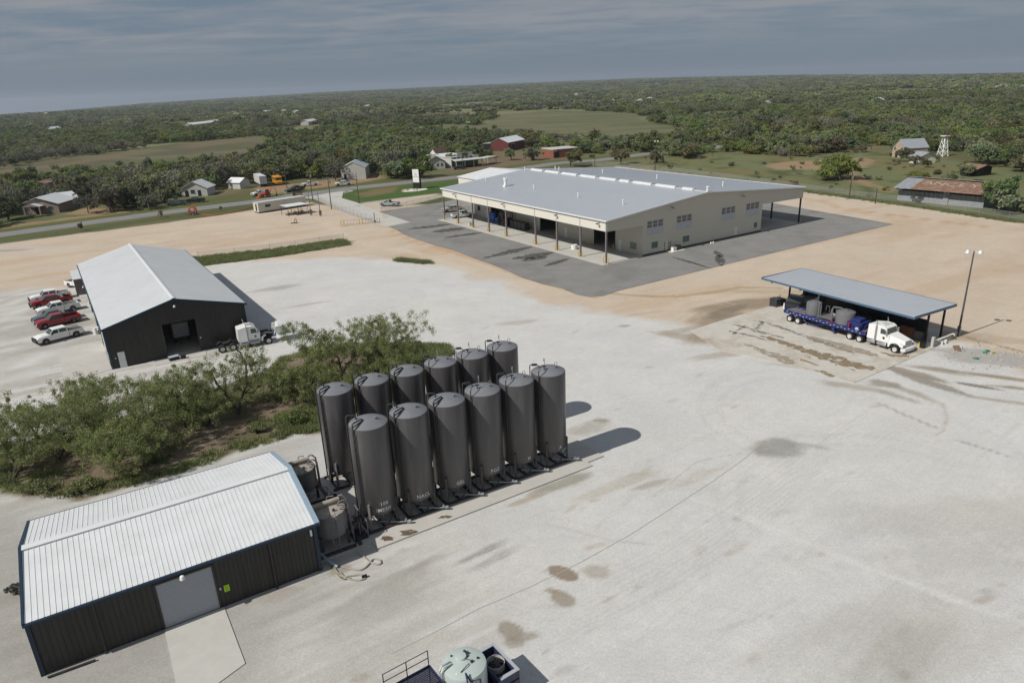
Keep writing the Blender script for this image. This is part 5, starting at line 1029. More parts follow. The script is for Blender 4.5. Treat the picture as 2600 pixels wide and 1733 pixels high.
    (xa, za), (xb, zb) = (4.125, 2.03), (3.965, 2.68)
    b = MB(); b.add([(xa+.01, -.96, za), (xa+.01, .96, za), (xb+.01, .9, zb), (xb+.01, -.9, zb)], [(0, 1, 2, 3)]); b.build('windscreen', 'glass', t)
    b = MB(); 
    for k in range(5): b.box(3.45, -.7+k*.35-.05, 2.93, 3.6, -.7+k*.35+.05, 2.99)
    b.tube([(2.9, -.3, 3.05), (3.5, -.3, 3.02)], .05, 6); b.tube([(2.9, .2, 3.05), (3.4, .2, 3.02)], .04, 6); b.build('roof_lights', 'steel', t)
    return t
TR = lambda a, b_: G(1900+a*.19125, 670+b_*.19125)
w0 = TR(535, 770)[:2]; w1 = TR(1890, 1178)[:2]; dv = (w1-w0); dv /= np.linalg.norm(dv); nl = np.array([-dv[1], dv[0]]); hdg = math.atan2(dv[1], dv[0])
d2_ = (TR(1340, 1005)[:2]+TR(1455, 1040)[:2])/2; fifth = d2_+nl*1.15; base_s = fifth
tractor('white long nose highway tractor coupled to the blue tank trailer', (*fifth, 0), hdg)
tl = thing('tank_trailer', 'deep blue skid trailer carrying two round grey tanks and a blue engine', 'trailer', (*fifth, 0), hdg)
LT = float(np.linalg.norm(fifth-(w0+nl*1.15)))
for x in (-LT, -LT+1.3):
    for s_ in (-1, 1): wheel(tl, x, s_*1.1, .51, .28, rimr=.3); wheel(tl, x, s_*.78, .51, .26, rimr=.3)
xr = -LT-.9; xf = 1.35
b = MB()
for s_ in (-1, 1): b.box(xr, s_*1.24-.07, 1.15, xf, s_*1.24+.07, 1.62)
b.box(xr-.1, -1.31, 1.15, xr-.003, 1.31, 1.62); b.box(xf+.003, -1.31, 1.15, xf+.1, 1.31, 1.62); b.build('frame_rail', 'deep_blue', tl)
b = MB()
for x in np.arange(xr+.6, xf-.3, 1.1): b.box(x-.06, -1.165, 1.2, x+.06, 1.165, 1.4)
for s_ in (-.5, .5): b.box(xr, s_-.08, .95, xf-.5, s_+.08, 1.19)
b.tube([(-4.5, -1.0, .95), (-5.5, -1.0, .55), (-7.2, -1.0, .55), (-7.8, -1, .95)], .06, 6); b.box(-3.3, -1.1, .35, -2.9, -.7, 1.15); b.box(-3.3, .7, .35, -2.9, 1.1, 1.15); b.build('under_frame', 'deep_blue', tl)
b = MB(); b.box(xr+.1, -1.165, 1.42, xf-.1, 1.165, 1.46); b.build('deck', 'mid_steel', tl)
m0 = MB()
k = 0
for x in np.arange(xr+.4, xf-.3, .52):
    m0.box(x, -1.322, 1.42, x+.2, -1.313, 1.50) if k % 2 == 0 else m0.box(x, -1.322, 1.26, x+.2, -1.313, 1.34); k += 1
m0.build('reflector_strip', 'light_panel', tl)
T1 = TR(775, 660); T2 = TR(1232, 745)
def along(px_, py_, z): q = TR(px_, py_); q = G(1900+px_*.19125, 670+py_*.19125, z)[:2]; d_ = q-fifth; return float(d_@dv), float(d_@nl)
for (xc, r_, h_) in ((-LT+2.75, .98, 1.75), (-LT+7.45, 1.18, 1.65)):
    b = MB(); b.lathe([(r_*.9, 1.5), (r_, 1.62), (r_, 1.5+h_-.1), (r_*.97, 1.5+h_)], 36, c=(xc, 0, 0)); b.lathe([(r_*.97, 1.5+h_+.001), (r_*.7, 1.5+h_+.14), (.25, 1.5+h_+.22), (0, 1.5+h_+.23)], 36, c=(xc, 0, 0)); o = b.build('round_tank', 'tank_grey', tl)
    b = MB(); b.lathe([(r_*.93, 1.47), (r_+.04, 1.47), (r_+.04, 1.60), (r_*.93, 1.6)], 30, c=(xc, 0, 0)); b.build('tank_ring', 'deep_blue', o)
    b = MB(); b.lathe([(.28, 1.5+h_+.15), (.28, 1.5+h_+.32), (0, 1.5+h_+.36)], 16, c=(xc, 0, 0)); b.build('hatch', 'tank_grey', o)
    s_ = 1 if xc < -6 else -1; xx = xc+s_*(r_+.28); b = MB()
    b.tube([(xx, -.7, 1.5), (xx, -.7, 3.35), (xx, -.5, 3.5), (xc+s_*.5, -.3, 3.55), (xc+s_*.2, -.2, 3.3)], .09, 8); b.tube([(xx+s_*.22, -.6, 1.5), (xx+s_*.22, -.6, 3.1), (xx, -.3, 3.3), (xc+s_*.6, .2, 3.35)], .07, 8); b.build('pipework', 'tank_grey', tl)
for x0, x1_ in ((-LT+3.9, -LT+6.1),):
    b = MB(); b.box(x0, -.9, 1.75, x1_, .9, 1.85); b.box(x0+.2, -.6, 1.46, x0+.8, .6, 1.75); b.build('catwalk', 'tank_grey', tl)
    b = MB()
    for xx in (x0+.1, (x0+x1_)/2, x1_-.1): b.tube([(xx, .85, 1.85), (xx, .85, 2.9), (xx+.3, .85, 2.95), (xx+.5, .85, 2.9), (xx+.5, .85, 1.85)], .035, 6)
    b.build('guard_rail', 'tank_grey', tl)
b = MB(); b.box(-1.55, -.8, 1.46, .6, .8, 2.35); b.lathe([(0, -.28), (.3, -.28), (.3, .28), (0, .28)], 14, c=(.3, -.95, 1.95), axis='y'); b.box(-.9, -.6, 2.353, .2, .6, 2.75); b.tube([(.6, -.3, 1.5), (.9, -.3, 2.2), (.9, .4, 2.3)], .09, 8); b.tube([(.1, .6, 2.3), (.8, .6, 2.6), (1.0, .6, 1.6)], .08, 8); b.build('engine_pack', 'deep_blue', tl)
b = MB(); b.lathe([(0, 0), (.24, 0), (.24, .5), (0, .52)], 12, c=(.25, -1.26, 1.7), axis='y'); b.build('air_cleaner', 'rim', tl)
b = MB(); b.lathe([(.0, 1.62), (.12, 1.62), (.12, 2.2), (0, 2.3)], 10, c=(-.95, -1.1, 0)); b.build('extinguisher', 'red_paint', tl)
b = MB(); b.lathe([(.0, 1.5), (.14, 1.5), (.14, 1.85), (0, 1.95)], 10, c=(-LT+6.3, -1.05, 0)); b.build('red_valve', 'red_paint', tl)
for x, mm in ((xr+.1, 'tank_grey'), (xr+1.5, 'deep_blue')): b = MB(); b.tube([(x, -1.0, 1.5), (x+.6, -.5, 1.8), (x+.6, .8, 1.8), (x, 1.0, 1.5)], .05, 6); b.build('hose_rack', mm, tl)
St = lambda a, b_: G(530+a*.10625, 780+b_*.10625)
f_ = St(1450, 880)[:2]; r_ = (St(620, 1035)[:2]+St(400, 1088)[:2])/2; d_ = (f_-r_)/np.linalg.norm(f_-r_); s_ = np.array([-d_[1], d_[0]]); c_ = f_-d_*5.35+s_*1.15
tractor('white tractor unit without trailer, hood tilted open, at the workshop corner', (*c_, 0), math.atan2(d_[1], d_[0]), True)
# ------------------------------------------------------------------ wash canopy on the right
ZC = 4.6; Kc = lambda a, b_, z=0: G(1850+a*.31874, 620+b_*.31874, z)
cFL, cFR = Kc(268, 268, ZC), Kc(1480, 583, ZC); cBL, cBR = Kc(655, 211, ZC), Kc(1838, 495, ZC)
ca_ = az(cFL, cFR); CAN = (cFL[0], cFL[1], ca_); LC = float(np.linalg.norm(cFR-cFL)); WC = float((np.linalg.norm(cBL-cFL)+np.linalg.norm(cBR-cFR))/2)
cn = thing('wash_canopy', 'open steel canopy with single pitch grey roof and bright blue fascia over the wash bay', 'canopy', (cFL[0], cFL[1], 0), ca_)
b = MB(); b.hexa([(0, 0, ZC-.12), (LC, 0, ZC-.12), (LC, WC, ZC-.02), (0, WC, ZC-.02), (0, 0, ZC), (LC, 0, ZC), (LC, WC, ZC+.1), (0, WC, ZC+.1)]); b.build('roof', 'galvalume', cn)
b = MB()
for k in range(int(LC/.4)): x = k*.4+.1; b.hexa([(x, 0, ZC+.002), (x+.025, 0, ZC+.002), (x+.025, WC, ZC+.102), (x, WC, ZC+.102), (x, 0, ZC+.02), (x+.025, 0, ZC+.02), (x+.025, WC, ZC+.12), (x, WC, ZC+.12)])
o = b.build('roof_seams', 'galvalume', cn); o['kind'] = 'stuff'
b = MB(); b.box(-.1, -.1, ZC-.22, LC+.1, -.003, ZC+.02); b.box(LC+.003, 0, ZC-.2, LC+.1, WC, ZC+.13); b.box(-.1, 0, ZC-.2, -.003, WC, ZC+.11); b.box(-.1, WC+.003, ZC-.2, LC+.1, WC+.1, ZC+.13); b.build('fascia', 'bright_blue', cn)
for x in (1.6, 6.5, 11.5, 16.5, LC-.9):
    for y in ((.55*WC, WC-.5) if x > 2 else (WC*.5, WC-.5)):
        b = MB(); b.box(x-.1, y-.1, 0, x+.1, y+.1, ZC-.12); b.build('column', 'black', cn)
for x in (1.6, 6.5, 11.5, 16.5, LC-.9): b = MB(); b.box(x-.08, .1, ZC-.42, x+.08, WC-.1, ZC-.125); b.build('rafter', 'dark_steel', cn)
b = MB(); b.box(6, WC*.62, 0, LC-1.2, WC*.62+.12, 2.9); b.build('splash_wall', 'black', cn)
b = MB(); b.box(5.3, WC-.62, 0, 6.0, WC-.56, 2.6); b.box(3.9, WC-.6, 1.6, 9.5, WC-.56, 2.2); b.build('back_panel', 'mid_steel', cn)
sheet('wash_pad', [Kc(-310, 690), Kc(-120, 628), Kc(310, 500), Kc(640, 470), Kc(1700, 690), Kc(1640, 828), Kc(1000, 1105), Kc(480, 960), Kc(-60, 850)], .06, mat('wash_pad_concrete', (.47, .445, .40), .85, var=.12, scale=.8, dirt=((.31, .25, .18), .9, .22), stretch=(1, 1, 1)), .12)
def patch(name, P, z, m, seed, jag=.25):
    jag *= 1.5
    r = np.random.RandomState(seed); Q = [np.array(q[:2]) for q in P]; o_ = []
    for i in range(len(Q)):
        a_, c2 = Q[i], Q[(i+1) % len(Q)]; L2 = np.linalg.norm(c2-a_); k_ = max(1, int(L2/.45)); nr = np.array([-(c2-a_)[1], (c2-a_)[0]])/max(L2, 1e-6)
        for s2 in range(k_): o_.append(a_+(c2-a_)*s2/k_+nr*(r.rand()-.5)*2*jag)
    b = MB(); b.add([(q[0], q[1], z) for q in o_], [tuple(range(len(o_)))]); o = b.build(name, m); 
    if o.data.polygons[0].normal.z < 0: o.data.flip_normals()
    return struct(o)
stain_mat('mud_brown', (.235, .175, .105), 1.1, .45); stain_mat('mud_pale', (.32, .275, .215), .9, .46); stain_mat('wet_grey', (.20, .195, .19), 1.5, .50)
K2 = lambda a, b_: Kc(a, b_)
patch('mud_stain', [K2(240, 735), K2(330, 730), K2(520, 800), K2(700, 850), K2(960, 920), K2(1170, 990), K2(1140, 1005), K2(980, 985), K2(760, 925), K2(560, 855), K2(400, 790)], .066, 'mud_brown', 1)
patch('mud_stain', [K2(600, 720), K2(900, 790), K2(1200, 880), K2(1190, 905), K2(900, 850), K2(640, 760)], .066, 'mud_pale', 2, .2)
patch('mud_stain', [K2(1200, 860), K2(1330, 880), K2(1450, 890), K2(1440, 905), K2(1300, 900)], .067, 'mud_brown', 3, .15)
patch('mud_stain', [K2(110, 795), K2(200, 815), K2(400, 875), K2(560, 945), K2(480, 960), K2(300, 890)], .066, 'mud_pale', 4, .2)
for i, P in enumerate(([(565, 915), (700, 960), (712, 972), (575, 930)], [(660, 995), (760, 1010), (860, 1055), (830, 1062), (720, 1020)], [(595, 890), (660, 905), (650, 912)], [(840, 950), (880, 962), (860, 968)], [(940, 990), (1010, 1005), (990, 1012)])):
    patch('mud_stain', [K2(*p) for p in P], .067, 'mud_brown', 10+i, .1)
for i, P in enumerate(([(180, 605), (240, 608), (420, 655), (640, 745), (630, 752), (400, 668), (250, 622)], [(0, 640), (110, 650), (330, 712), (450, 745), (440, 752), (260, 715), (100, 662)], [(0, 690), (160, 720), (320, 765), (310, 772), (150, 730), (0, 700)], [(260, 610), (300, 620), (215, 700), (190, 705)], [(120, 640), (150, 645), (60, 720), (30, 720)], [(640, 745), (860, 810), (1010, 870), (1000, 878), (850, 825), (640, 758)], [(780, 885), (900, 915), (880, 920)])):
    patch('wet_streak', [K2(*p) for p in P], .068, 'wet_grey', 30+i, .12)
# things around the wash bay
def at_px(a, b_, z=0): return G(1900+a*.19125, 670+b_*.19125, z)
crate('equipment_box', 'dark equipment box on the pad left of the blue drum', 'equipment box', at_px(355, 560), (1.3, 1.0, 1.2), ca_, 'dark_steel')
barrel('plastic_drum', 'blue plastic drum at the rear end of the blue trailer', 'barrel', at_px(525, 610), .3, .9, 'plastic_blue')
barrel('plastic_drum', 'white plastic drum just left of the blue drum', 'barrel', at_px(487, 595), .28, .85, 'plastic_white')
t = thing('pump_unit', 'dark pump unit with pipes under the left end of the wash canopy', 'pump', at_px(430, 530), ca_)
b = MB(); b.box(-1, -.5, .0, 1, .5, .25); b.lathe([(0, -.7), (.35, -.7), (.35, .7), (0, .7)], 12, c=(0, 0, .65), axis='x'); b.build('housing', 'dark_steel', t); b = MB(); b.tube([(.8, 0, .5), (1.0, 0, 1.1), (1.6, .2, 1.15)], .06, 6); b.tube([(-.5, .3, .5), (-.5, .3, 1.3)], .05, 6); b.build('pipework', 'dusty_top', t)
q = loc2w(CAN, 3.0, WC*.62); t = thing('flatbed_truck', 'dark flatbed truck parked beneath the left end of the wash canopy', 'truck', q, ca_-math.pi/2+.3)
b = MB(); b.box(-3.4, -1.15, .9, 1.4, 1.15, 1.05); b.box(-3.4, -1.15, 1.05, -3.3, 1.15, 1.7); b.build('flatbed', 'dark_steel', t); b = MB(); b.prismy([(1.5, .6), (3.6, .6), (3.6, 1.3), (2.9, 1.4), (2.6, 2.2), (1.5, 2.2)], -1, 1); b.build('cab', 'dark_paint', t); b = MB(); b.box(1.49, -.8, 1.5, 1.497, .8, 2.05); b.build('rear_window', 'glass', t)
for x in (-2.2, 2.8):
    for s2 in (-1, 1): wheel(t, x, s2*.95, .45, .3)
for i, (x, y, sx, sy, h_, m_, lab) in enumerate(((9.0, WC*.45, 1.6, 1.0, 1.3, 'black', 'black tank stand in the middle of the wash bay'), (12.3, WC*.5, 2.2, 1.1, 1.6, 'dark_steel', 'dark machine cabinet in the wash bay behind the tractor cab'), (17.5, WC*.42, 2.4, 1.2, 1.3, 'deep_blue', 'dark blue low cabinet under the wash canopy by the tractor'), (14.5, WC*.5, 1.4, 1.0, 1.9, 'black', 'tall black cabinet against the splash wall'))):
    crate('machine_cabinet', lab, 'cabinet', loc2w(CAN, x, y), (sx, sy, h_), ca_, m_)
for i, (x, y, sx, sy, h_, m_, lab) in enumerate(((7.6, WC*.32, 1.0, .8, 1.1, 'mid_steel', 'grey pump box standing behind the rear round tank of the trailer'), (10.6, WC*.30, 1.3, .8, 1.3, 'shutter', 'light grey cabinet behind the front round tank of the trailer'), (15.8, WC*.30, 1.0, .8, 1.2, 'mid_steel', 'grey cabinet seen over the tractor hood under the canopy'), (19.3, WC*.62, 1.6, 1.0, 1.5, 'brick_red', 'dull red bin under the right end of the wash canopy'))):
    crate('machine_cabinet', lab, 'cabinet', loc2w(CAN, x, y), (sx, sy, h_), ca_, m_)
barrel('drum', 'grey drum in front of the splash wall behind the blue trailer', 'drum', loc2w(CAN, 8.8, WC*.28), .32, .9, 'steel'); barrel('drum', 'blue drum in front of the splash wall behind the blue trailer', 'drum', loc2w(CAN, 13.6, WC*.28), .32, .9, 'plastic_blue')
t = thing('caged_tote', 'translucent grey tote tank in a wire cage near the front right canopy post', 'tote tank', G(2180+870*.1785, 820+235*.1785), ca_+.15)
b = MB(); b.box(-.6, -.5, .15, .6, .5, 1.15); b.build('tank', 'mid_steel', t); b = MB(); b.box(-.62, -.52, 0, .62, .52, .13); b.build('pallet', 'black', t)
b = MB()
for k in range(7): x = -.62+k*.207; b.tube([(x, -.53, .13), (x, -.53, 1.2)], .012, 4); b.tube([(x, .53, .13), (x, .53, 1.2)], .012, 4)
for z in (.3, .6, .9, 1.2): b.tube([(-.63, -.54, z), (.63, -.54, z), (.63, .54, z), (-.63, .54, z), (-.63, -.54, z)], .014, 4)
b.build('cage', 'steel', t)
N5 = lambda a, b_, z=0: G(2180+a*.1785, 820+b_*.1785, z)
for i, (a_, b_, m_, h_, r_, lab) in enumerate(((905, 355, 'black', .8, .32, 'black drum under the wash canopy edge beside the orange cone'), (990, 320, 'plastic_white', .4, .18, 'small white pail beside the black drum'), (1175, 305, 'plastic_white', .5, .2, 'white bucket on the gravel outside the canopy, left of two'), (1225, 290, 'plastic_white', .5, .2, 'white bucket on the gravel outside the canopy, right of two'), (940, 250, 'steel', .7, .25, 'steel drum between caged tote and canopy post'))):
    barrel('bucket' if h_ < .6 else 'drum', lab, 'bucket' if h_ < .6 else 'drum', N5(a_, b_), r_, h_, m_)
t = thing('traffic_cone', 'orange cone at the black drum below the caged tote', 'traffic cone', N5(855, 335)); b = MB(); b.lathe([(.15, .03), (.03, .6), (0, .6)], 12); b.build('cone', 'yellow', t); b = MB(); b.box(-.2, -.2, 0, .2, .2, .03); b.build('base', 'orange', t)
b = MB(); b.tube([N5(1110, 290, .1), N5(1110, 240, .6), N5(1130, 240, .8), N5(1340, 150, .8), N5(1360, 160, .8), N5(1365, 200, .1)], .09, 8); tag(b.build('pipe_barrier', 'plastic_white'), 'white pipe running along the low wall at the right end of the canopy', 'pipe')
b = MB(); P0 = N5(1050, 340); P1 = N5(1400, 190)
dd = (P1-P0); Ln = np.linalg.norm(dd); a_ = az(P0, P1); b.box(0, 0, 0, Ln, .2, .75); tag(b.build('low_wall', 'concrete', None, tuple(P0), a_), 'low concrete wall closing the right end of the wash bay', 'wall')
for k, (a2, b2) in enumerate(((1045, 345), (1410, 185))):
    b = MB(); b.box(-.16, -.16, 0, .16, .16, 1.35); tag(b.build('concrete_post', 'pale_concrete', None, tuple(N5(a2, b2)), ca_), ['concrete post at the front end of the low wash bay wall', 'concrete post at the foot of the tall lamp pole'][k], 'post')
t = thing('pipe_rack', 'low pipe rail rack on the pad beside the tractor hood', 'rack', N5(770, 290), ca_); b = MB()
for x in (-1.2, -.4, .4, 1.2): b.tube([(x, 0, 0), (x, 0, .7)], .03, 5)
b.tube([(-1.3, 0, .7), (1.3, 0, .7)], .03, 5); b.tube([(-1.3, 0, .4), (1.3, 0, .4)], .03, 5); b.build('rail', 'dark_steel', t)
# rubbish heap by the wash pad
r = np.random.RandomState(4); b = MB(); hq = O(2275, 822)
for k in range(520):
    q = hq[:2]+np.array([r.randn()*3.4+.5, r.randn()*1.9]); s2 = .04+.13*r.rand()**4
    b.rbox((q[0], q[1], s2*.35), (s2*1.5, s2, s2*.7), r.rand()*6, r.rand()*.6, r.rand()*.5)
tag(b.build('rubble_heap', 'rubble'), 'grey spread of broken rubble right of the wash pad', 'rubble', None, 'stuff')
for i, (a_, b_, m_, sz, lab) in enumerate(((1830, 405, 'bottle_green', .45, 'green rag in the rubble, upper one'), (1790, 430, 'bottle_green', .4, 'green rag in the rubble, middle one'), (1665, 510, 'bottle_green', .45, 'green scrap in the rubble, lowest of the green ones'), (1905, 430, 'yellow', .3, 'small yellow scrap in the rubble'), (1400, 375, 'wood', .95, 'brown pallet tipped on the rubble edge'))):
    b = MB(); b.rbox((0, 0, .15), (sz*1.3, sz*.7, .12), .4+i, .2, .1); tag(b.build('scrap' if i < 4 else 'wooden_pallet', m_, None, tuple(N5(a_, b_))), lab, 'scrap' if i < 4 else 'pallet')
hose('steel_bar', 'thin rusty bar standing up from the rubble edge', [N5(1475, 365), N5(1478, 340, .3), N5(1480, 330, .9)], .025, 'rust', 'bar')
hose('steel_bar', 'thin post stub right of the rubble near the wash canopy', [N5(1697, 270), N5(1697, 262, .4), N5(1697, 255, 1.0)], .025, 'rust', 'bar')
b = MB(); b.tube([K2(575, 918)+[0, 0, .1], K2(715, 970)+[0, 0, .1]], .05, 6); tag(b.build('thin_pipe', 'rust'), 'rusty pipe lying on the wash pad', 'pipe')
# lamp pole with two flood lights
def lamp_pole(name, label, base, h, heads=2, m='leg_steel', lean=None, r0=.13):
    t = thing(name, label, 'light pole', base); b = MB(); b.tube([(0, 0, 0), (0, 0, h)], r0, 8, r1=r0*.6); b.build('pole', m, t)
    for k in range(heads):
        s2 = (-1, 1)[k % 2]; b = MB(); b.tube([(0, 0, h-.15), (s2*.5, -.2*s2, h-.05)], .04, 5); b.lathe([(0, .22), (.12, .2), (.34, -.08), (.36, -.16), (0, -.12)], 14, c=(s2*.62, -.25*s2, h-.05)); b.build('lamp_head', 'rim', t)
    return t
lamp_pole('flood_light_pole', 'tall dark pole with two flood lights at the wash canopy', G(2432, 854), 11.05)
# ------------------------------------------------------------------ blender truck cut by the lower frame edge
zt = 3.0; c0_ = np.array([-3.27, 29.42]); t = thing('tank_truck_trailer', 'blue framed trailer with pale green grey round tank at the bottom edge', 'trailer', (c0_[0], c0_[1], 0), R(35)); 
Rl = lambda a, b_, z: G(980+a*.17849, 1580+b_*.17849, z)[:2]
ang = R(15); ci, si = math.cos(-ang), math.sin(-ang)
def lc(q): d_ = q-c0_; return (d_[0]*ci-d_[1]*si, d_[0]*si+d_[1]*ci)
b = MB(); b.lathe([(1.0, 1.2), (1.21, 1.35), (1.21, 2.92), (1.18, 3.0)], 48); b.lathe([(1.18, 3.001), (1.05, 3.05), (.6, 3.13), (0, 3.16)], 48); tk = b.build('round_tank', 'tank_pale', t)
b = MB(); b.lathe([(.3, 3.1), (.3, 3.24), (.27, 3.28), (0, 3.31)], 24, c=(.02, .32, 0)); b.build('hatch', 'tank_pale', tk)
b = MB(); b.rbox((.40, .42, 3.22), (.10, .34, .08), .3); b.rbox((.2, .12, 3.2), (.4, .05, .05), .2); b.tube([(.15, .0, 3.2), (.3, -.3, 3.25)], .02, 5); b.rbox((.3, -.32, 3.2), (.16, .1, .1), .3); b.lathe([(.07, 0), (.07, .14), (0, .16)], 10, c=(.72, -.25, 3.02)); b.lathe([(.05, 0), (.05, .1), (0, .12)], 8, c=(-.35, .75, 3.08)); b.build('hatch_fittings', 'dark_steel', tk)
b = MB(); b.lathe([(.05, 0), (.05, .06), (0, .07)], 10, c=(-.75, -.45, 3.04)); b.build('white_cap', 'white_paint', tk)
for y in (.38, .20): b = MB(); b.tube([(-.62, y+.02, 3.1), (-.68, y+.02, 3.2), (-1.15, y, 3.22), (-1.32, y-.05, 3.05), (-1.34, y-.08, 1.2)], .06, 8); b.build('tank_pipe', 'tank_pale', t)
b = MB(); b.tube([(-.55, -.55, 3.15), (-.1, -.45, 3.25), (.1, -.35, 3.2)], .025, 6); b.tube([(-.6, -1.35, 1.4), (-.6, -1.3, 3.2), (-.45, -.9, 3.3), (-.35, -1.25, 2.9)], .05, 8); b.tube([(-.35, -1.4, 1.4), (-.35, -1.35, 3.1), (.1, -1.45, 3.0), (.1, -1.45, 1.4)], .05, 8); b.build('front_pipework', 'frame_blue', t)
b = MB(); b.box(-4.2, -1.3, 1.0, 2.7, -1.15, 1.3); b.box(-4.2, 1.15, 1.0, 2.7, 1.3, 1.3)
for x in np.arange(-4, 2.5, 1.0): b.box(x-.06, -1.15, 1.05, x+.06, 1.15, 1.2)
b.build('frame_rail', 'frame_blue', t)
# radiator box right of the tank
fx0, fx1 = 1.35, 2.72; ZB = 1.86
b = MB(); b.box(fx0-.5, -1.14, 1.02, fx1, 1.14, 1.25); b.build('engine_bay', 'black', t)
b = MB()
for a_ in ((fx0, -1.25, fx0+.14, 1.25), (fx1-.14, -1.25, fx1, 1.25)): b.box(a_[0], a_[1], 1.31, a_[2], a_[3], ZB)
b.box(fx0+.143, 1.08, 1.31, fx1-.143, 1.25, ZB); b.box(fx0+.143, -1.25, 1.31, fx1-.143, -1.08, ZB); b.build('radiator_shroud', 'frame_blue', t)
b = MB(); b.box(fx1-.16, -1.28, ZB+.002, fx1+.02, 1.28, ZB+.05); b.box(fx0+.15, 1.06, ZB+.002, fx1-.165, 1.28, ZB+.05); b.box(fx0+.15, -1.28, ZB+.002, fx1-.165, -1.06, ZB+.05); b.build('shroud_top', 'shutter', t)
b = MB(); b.lathe([(.50, 1.4), (.53, 1.4), (.53, 1.78), (.50, 1.78)], 30, c=(2.04, .1, 0)); b.build('fan_ring', 'pale_concrete', t)
for fy in (.1,):
    b = MB(); b.lathe([(.08, 1.5), (.08, 1.65), (0, 1.67)], 10, c=(2.05, fy, 0))
    for k in range(6): a_ = k*1.047; b.rbox((2.05+.17*math.cos(a_), fy+.17*math.sin(a_), 1.6), (.5, .14, .03), a_, 0, .4)
    b.build('fan', 'dark_steel', t)
b = MB(); b.box(-4.1, -1.3, 2.62, -1.45, 1.3, 2.66)
b.build('walkway_grating', 'yard_grating', t)
b = MB()
for k in range(22): y = -1.25+k*.12; b.box(-4.1, y, 2.665, -1.5, y+.02, 2.70)
b.box(-4.15, 1.3, 2.5, -1.4, 1.38, 2.7); b.box(-1.45, -1.3, 2.5, -1.38, 1.3, 2.7); o = b.build('grating_bars', 'frame_blue', t); o['kind'] = 'stuff'
b = MB()
for x in (-4.1, -2.75, -1.45): b.tube([(x, 1.34, 1.3), (x, 1.34, 3.7)], .03, 6)
for z in (3.7, 3.2): b.tube([(-4.1, 1.34, z), (-1.45, 1.34, z)], .025, 6)
b.build('guard_rail', 'frame_blue', t)
for x in (-2.6, -3.8):
    for s2 in (-1, 1): wheel(t, x, s2*1.05, .5, .28)
# ------------------------------------------------------------------ roadside: poles, fences, signs
def util_pole(label, base, h, arm=2.4, box=False, rz=.3):
    t = thing('utility_pole', label, 'utility pole', base, rz); b = MB(); b.tube([(0, 0, 0), (0, 0, h)], .15, 8, r1=.10); b.build('pole', 'bark', t)
    if arm: b = MB(); b.box(-arm/2, -.06, h-.45, arm/2, .06, h-.32); b.build('crossarm', 'grey_wood', t)
    if arm:
        for x in (-arm/2+.1, -.3, .3, arm/2-.1): b = MB(); b.lathe([(.05, 0), (.07, .1), (.03, .2), (0, .22)], 8, c=(x, 0, h-.32)); b.build('insulator', 'weathered_white', t)
    if box: b = MB(); b.lathe([(0, 0), (.26, 0), (.26, .8), (.2, .88), (0, .9)], 12, c=(.38, 0, h-1.9)); b.build('transformer', 'mid_steel', t)
    return t
def hfor(b_, t_):
    B = G(*b_); hs = np.arange(2, 22, .05); v = B[None]+np.stack([hs*0, hs*0, hs-0], 1)-np.array([0, 0, CAMH]); y = 866.5-FPX*(v@UP)/(v@FWD); return float(hs[np.argmin(abs(y-t_[1]))])
for bp, tp, arm, bx, lab in (((730, 486), (724, 418), 2.6, False, 'utility pole with crossarm beside the dark parked pickups'), ((794, 507), (785, 435), 3.4, True, 'utility pole with wide pale crossarm and transformer at the drive mouth'), ((842, 531), (831, 449), 3.0, True, 'utility pole with crossarm and two transformers between fence and drive')):
    o = util_pole(lab, G(*bp), hfor(bp, tp), arm, bx)
for bp, tp, lab in (((912, 517), (903, 440), 'slim brown pole on the edge of the green lawn'), ((2156, 504), (2140, 437), 'pole with a white transformer at the tan lot fence'), ((2222, 517), (2225, 478), 'short dark pole with a footing at the tan lot fence'), ((1510, 423), (1509, 365), 'pole with meter box beyond the hall roof, left one'), ((1663, 437), (1665, 370), 'pole by the lot fence beyond the hall roof'), ((1808, 396), (1809, 345), 'pole beside the gravel track in the meadow'), ((2212, 380), (2214, 342), 'pole left of the stone house'), ((1334, 404), (1326, 356), 'pole at the gravel forecourt of the store'), ((1176, 430), (1175, 395), 'pole in front of the store')):
    o = util_pole(lab, G(*bp), hfor(bp, tp), 1.8 if 'slim' not in lab and 'short' not in lab else 0, 'transformer' in lab)
lamp_pole('street_light', 'lamp pole with two white heads rising from the trees behind the store', G(1192, 372), hfor((1192, 372), (1186, 310)), 2, 'bark')
lamp_pole('street_light', 'lamp pole with two white heads by the round tree beyond the hall', G(1666, 402), hfor((1666, 402), (1664, 358)), 2, 'bark')
for bp, tp, lab in (((790, 547), (781, 484), 'service pole with grey meter cabinet, left of two'), ((814, 549), (804, 487), 'service pole with grey meter cabinet, right of two')):
    t = thing('service_pole', lab, 'service pole', G(*bp), .5); h = hfor(bp, tp); b = MB(); b.tube([(0, 0, 0), (0, 0, h)], .11, 8); b.build('pole', 'mid_steel', t); b = MB(); b.box(-.35, -.3, .4, .35, -.12, 1.7); b.build('meter_cabinet', 'mid_steel', t); b = MB(); b.tube([(-.25, -.2, 0), (-.25, -.2, .4)], .04, 5); b.tube([(.25, -.2, 0), (.25, -.2, .4)], .04, 5); b.build('conduit', 'dark_steel', t)
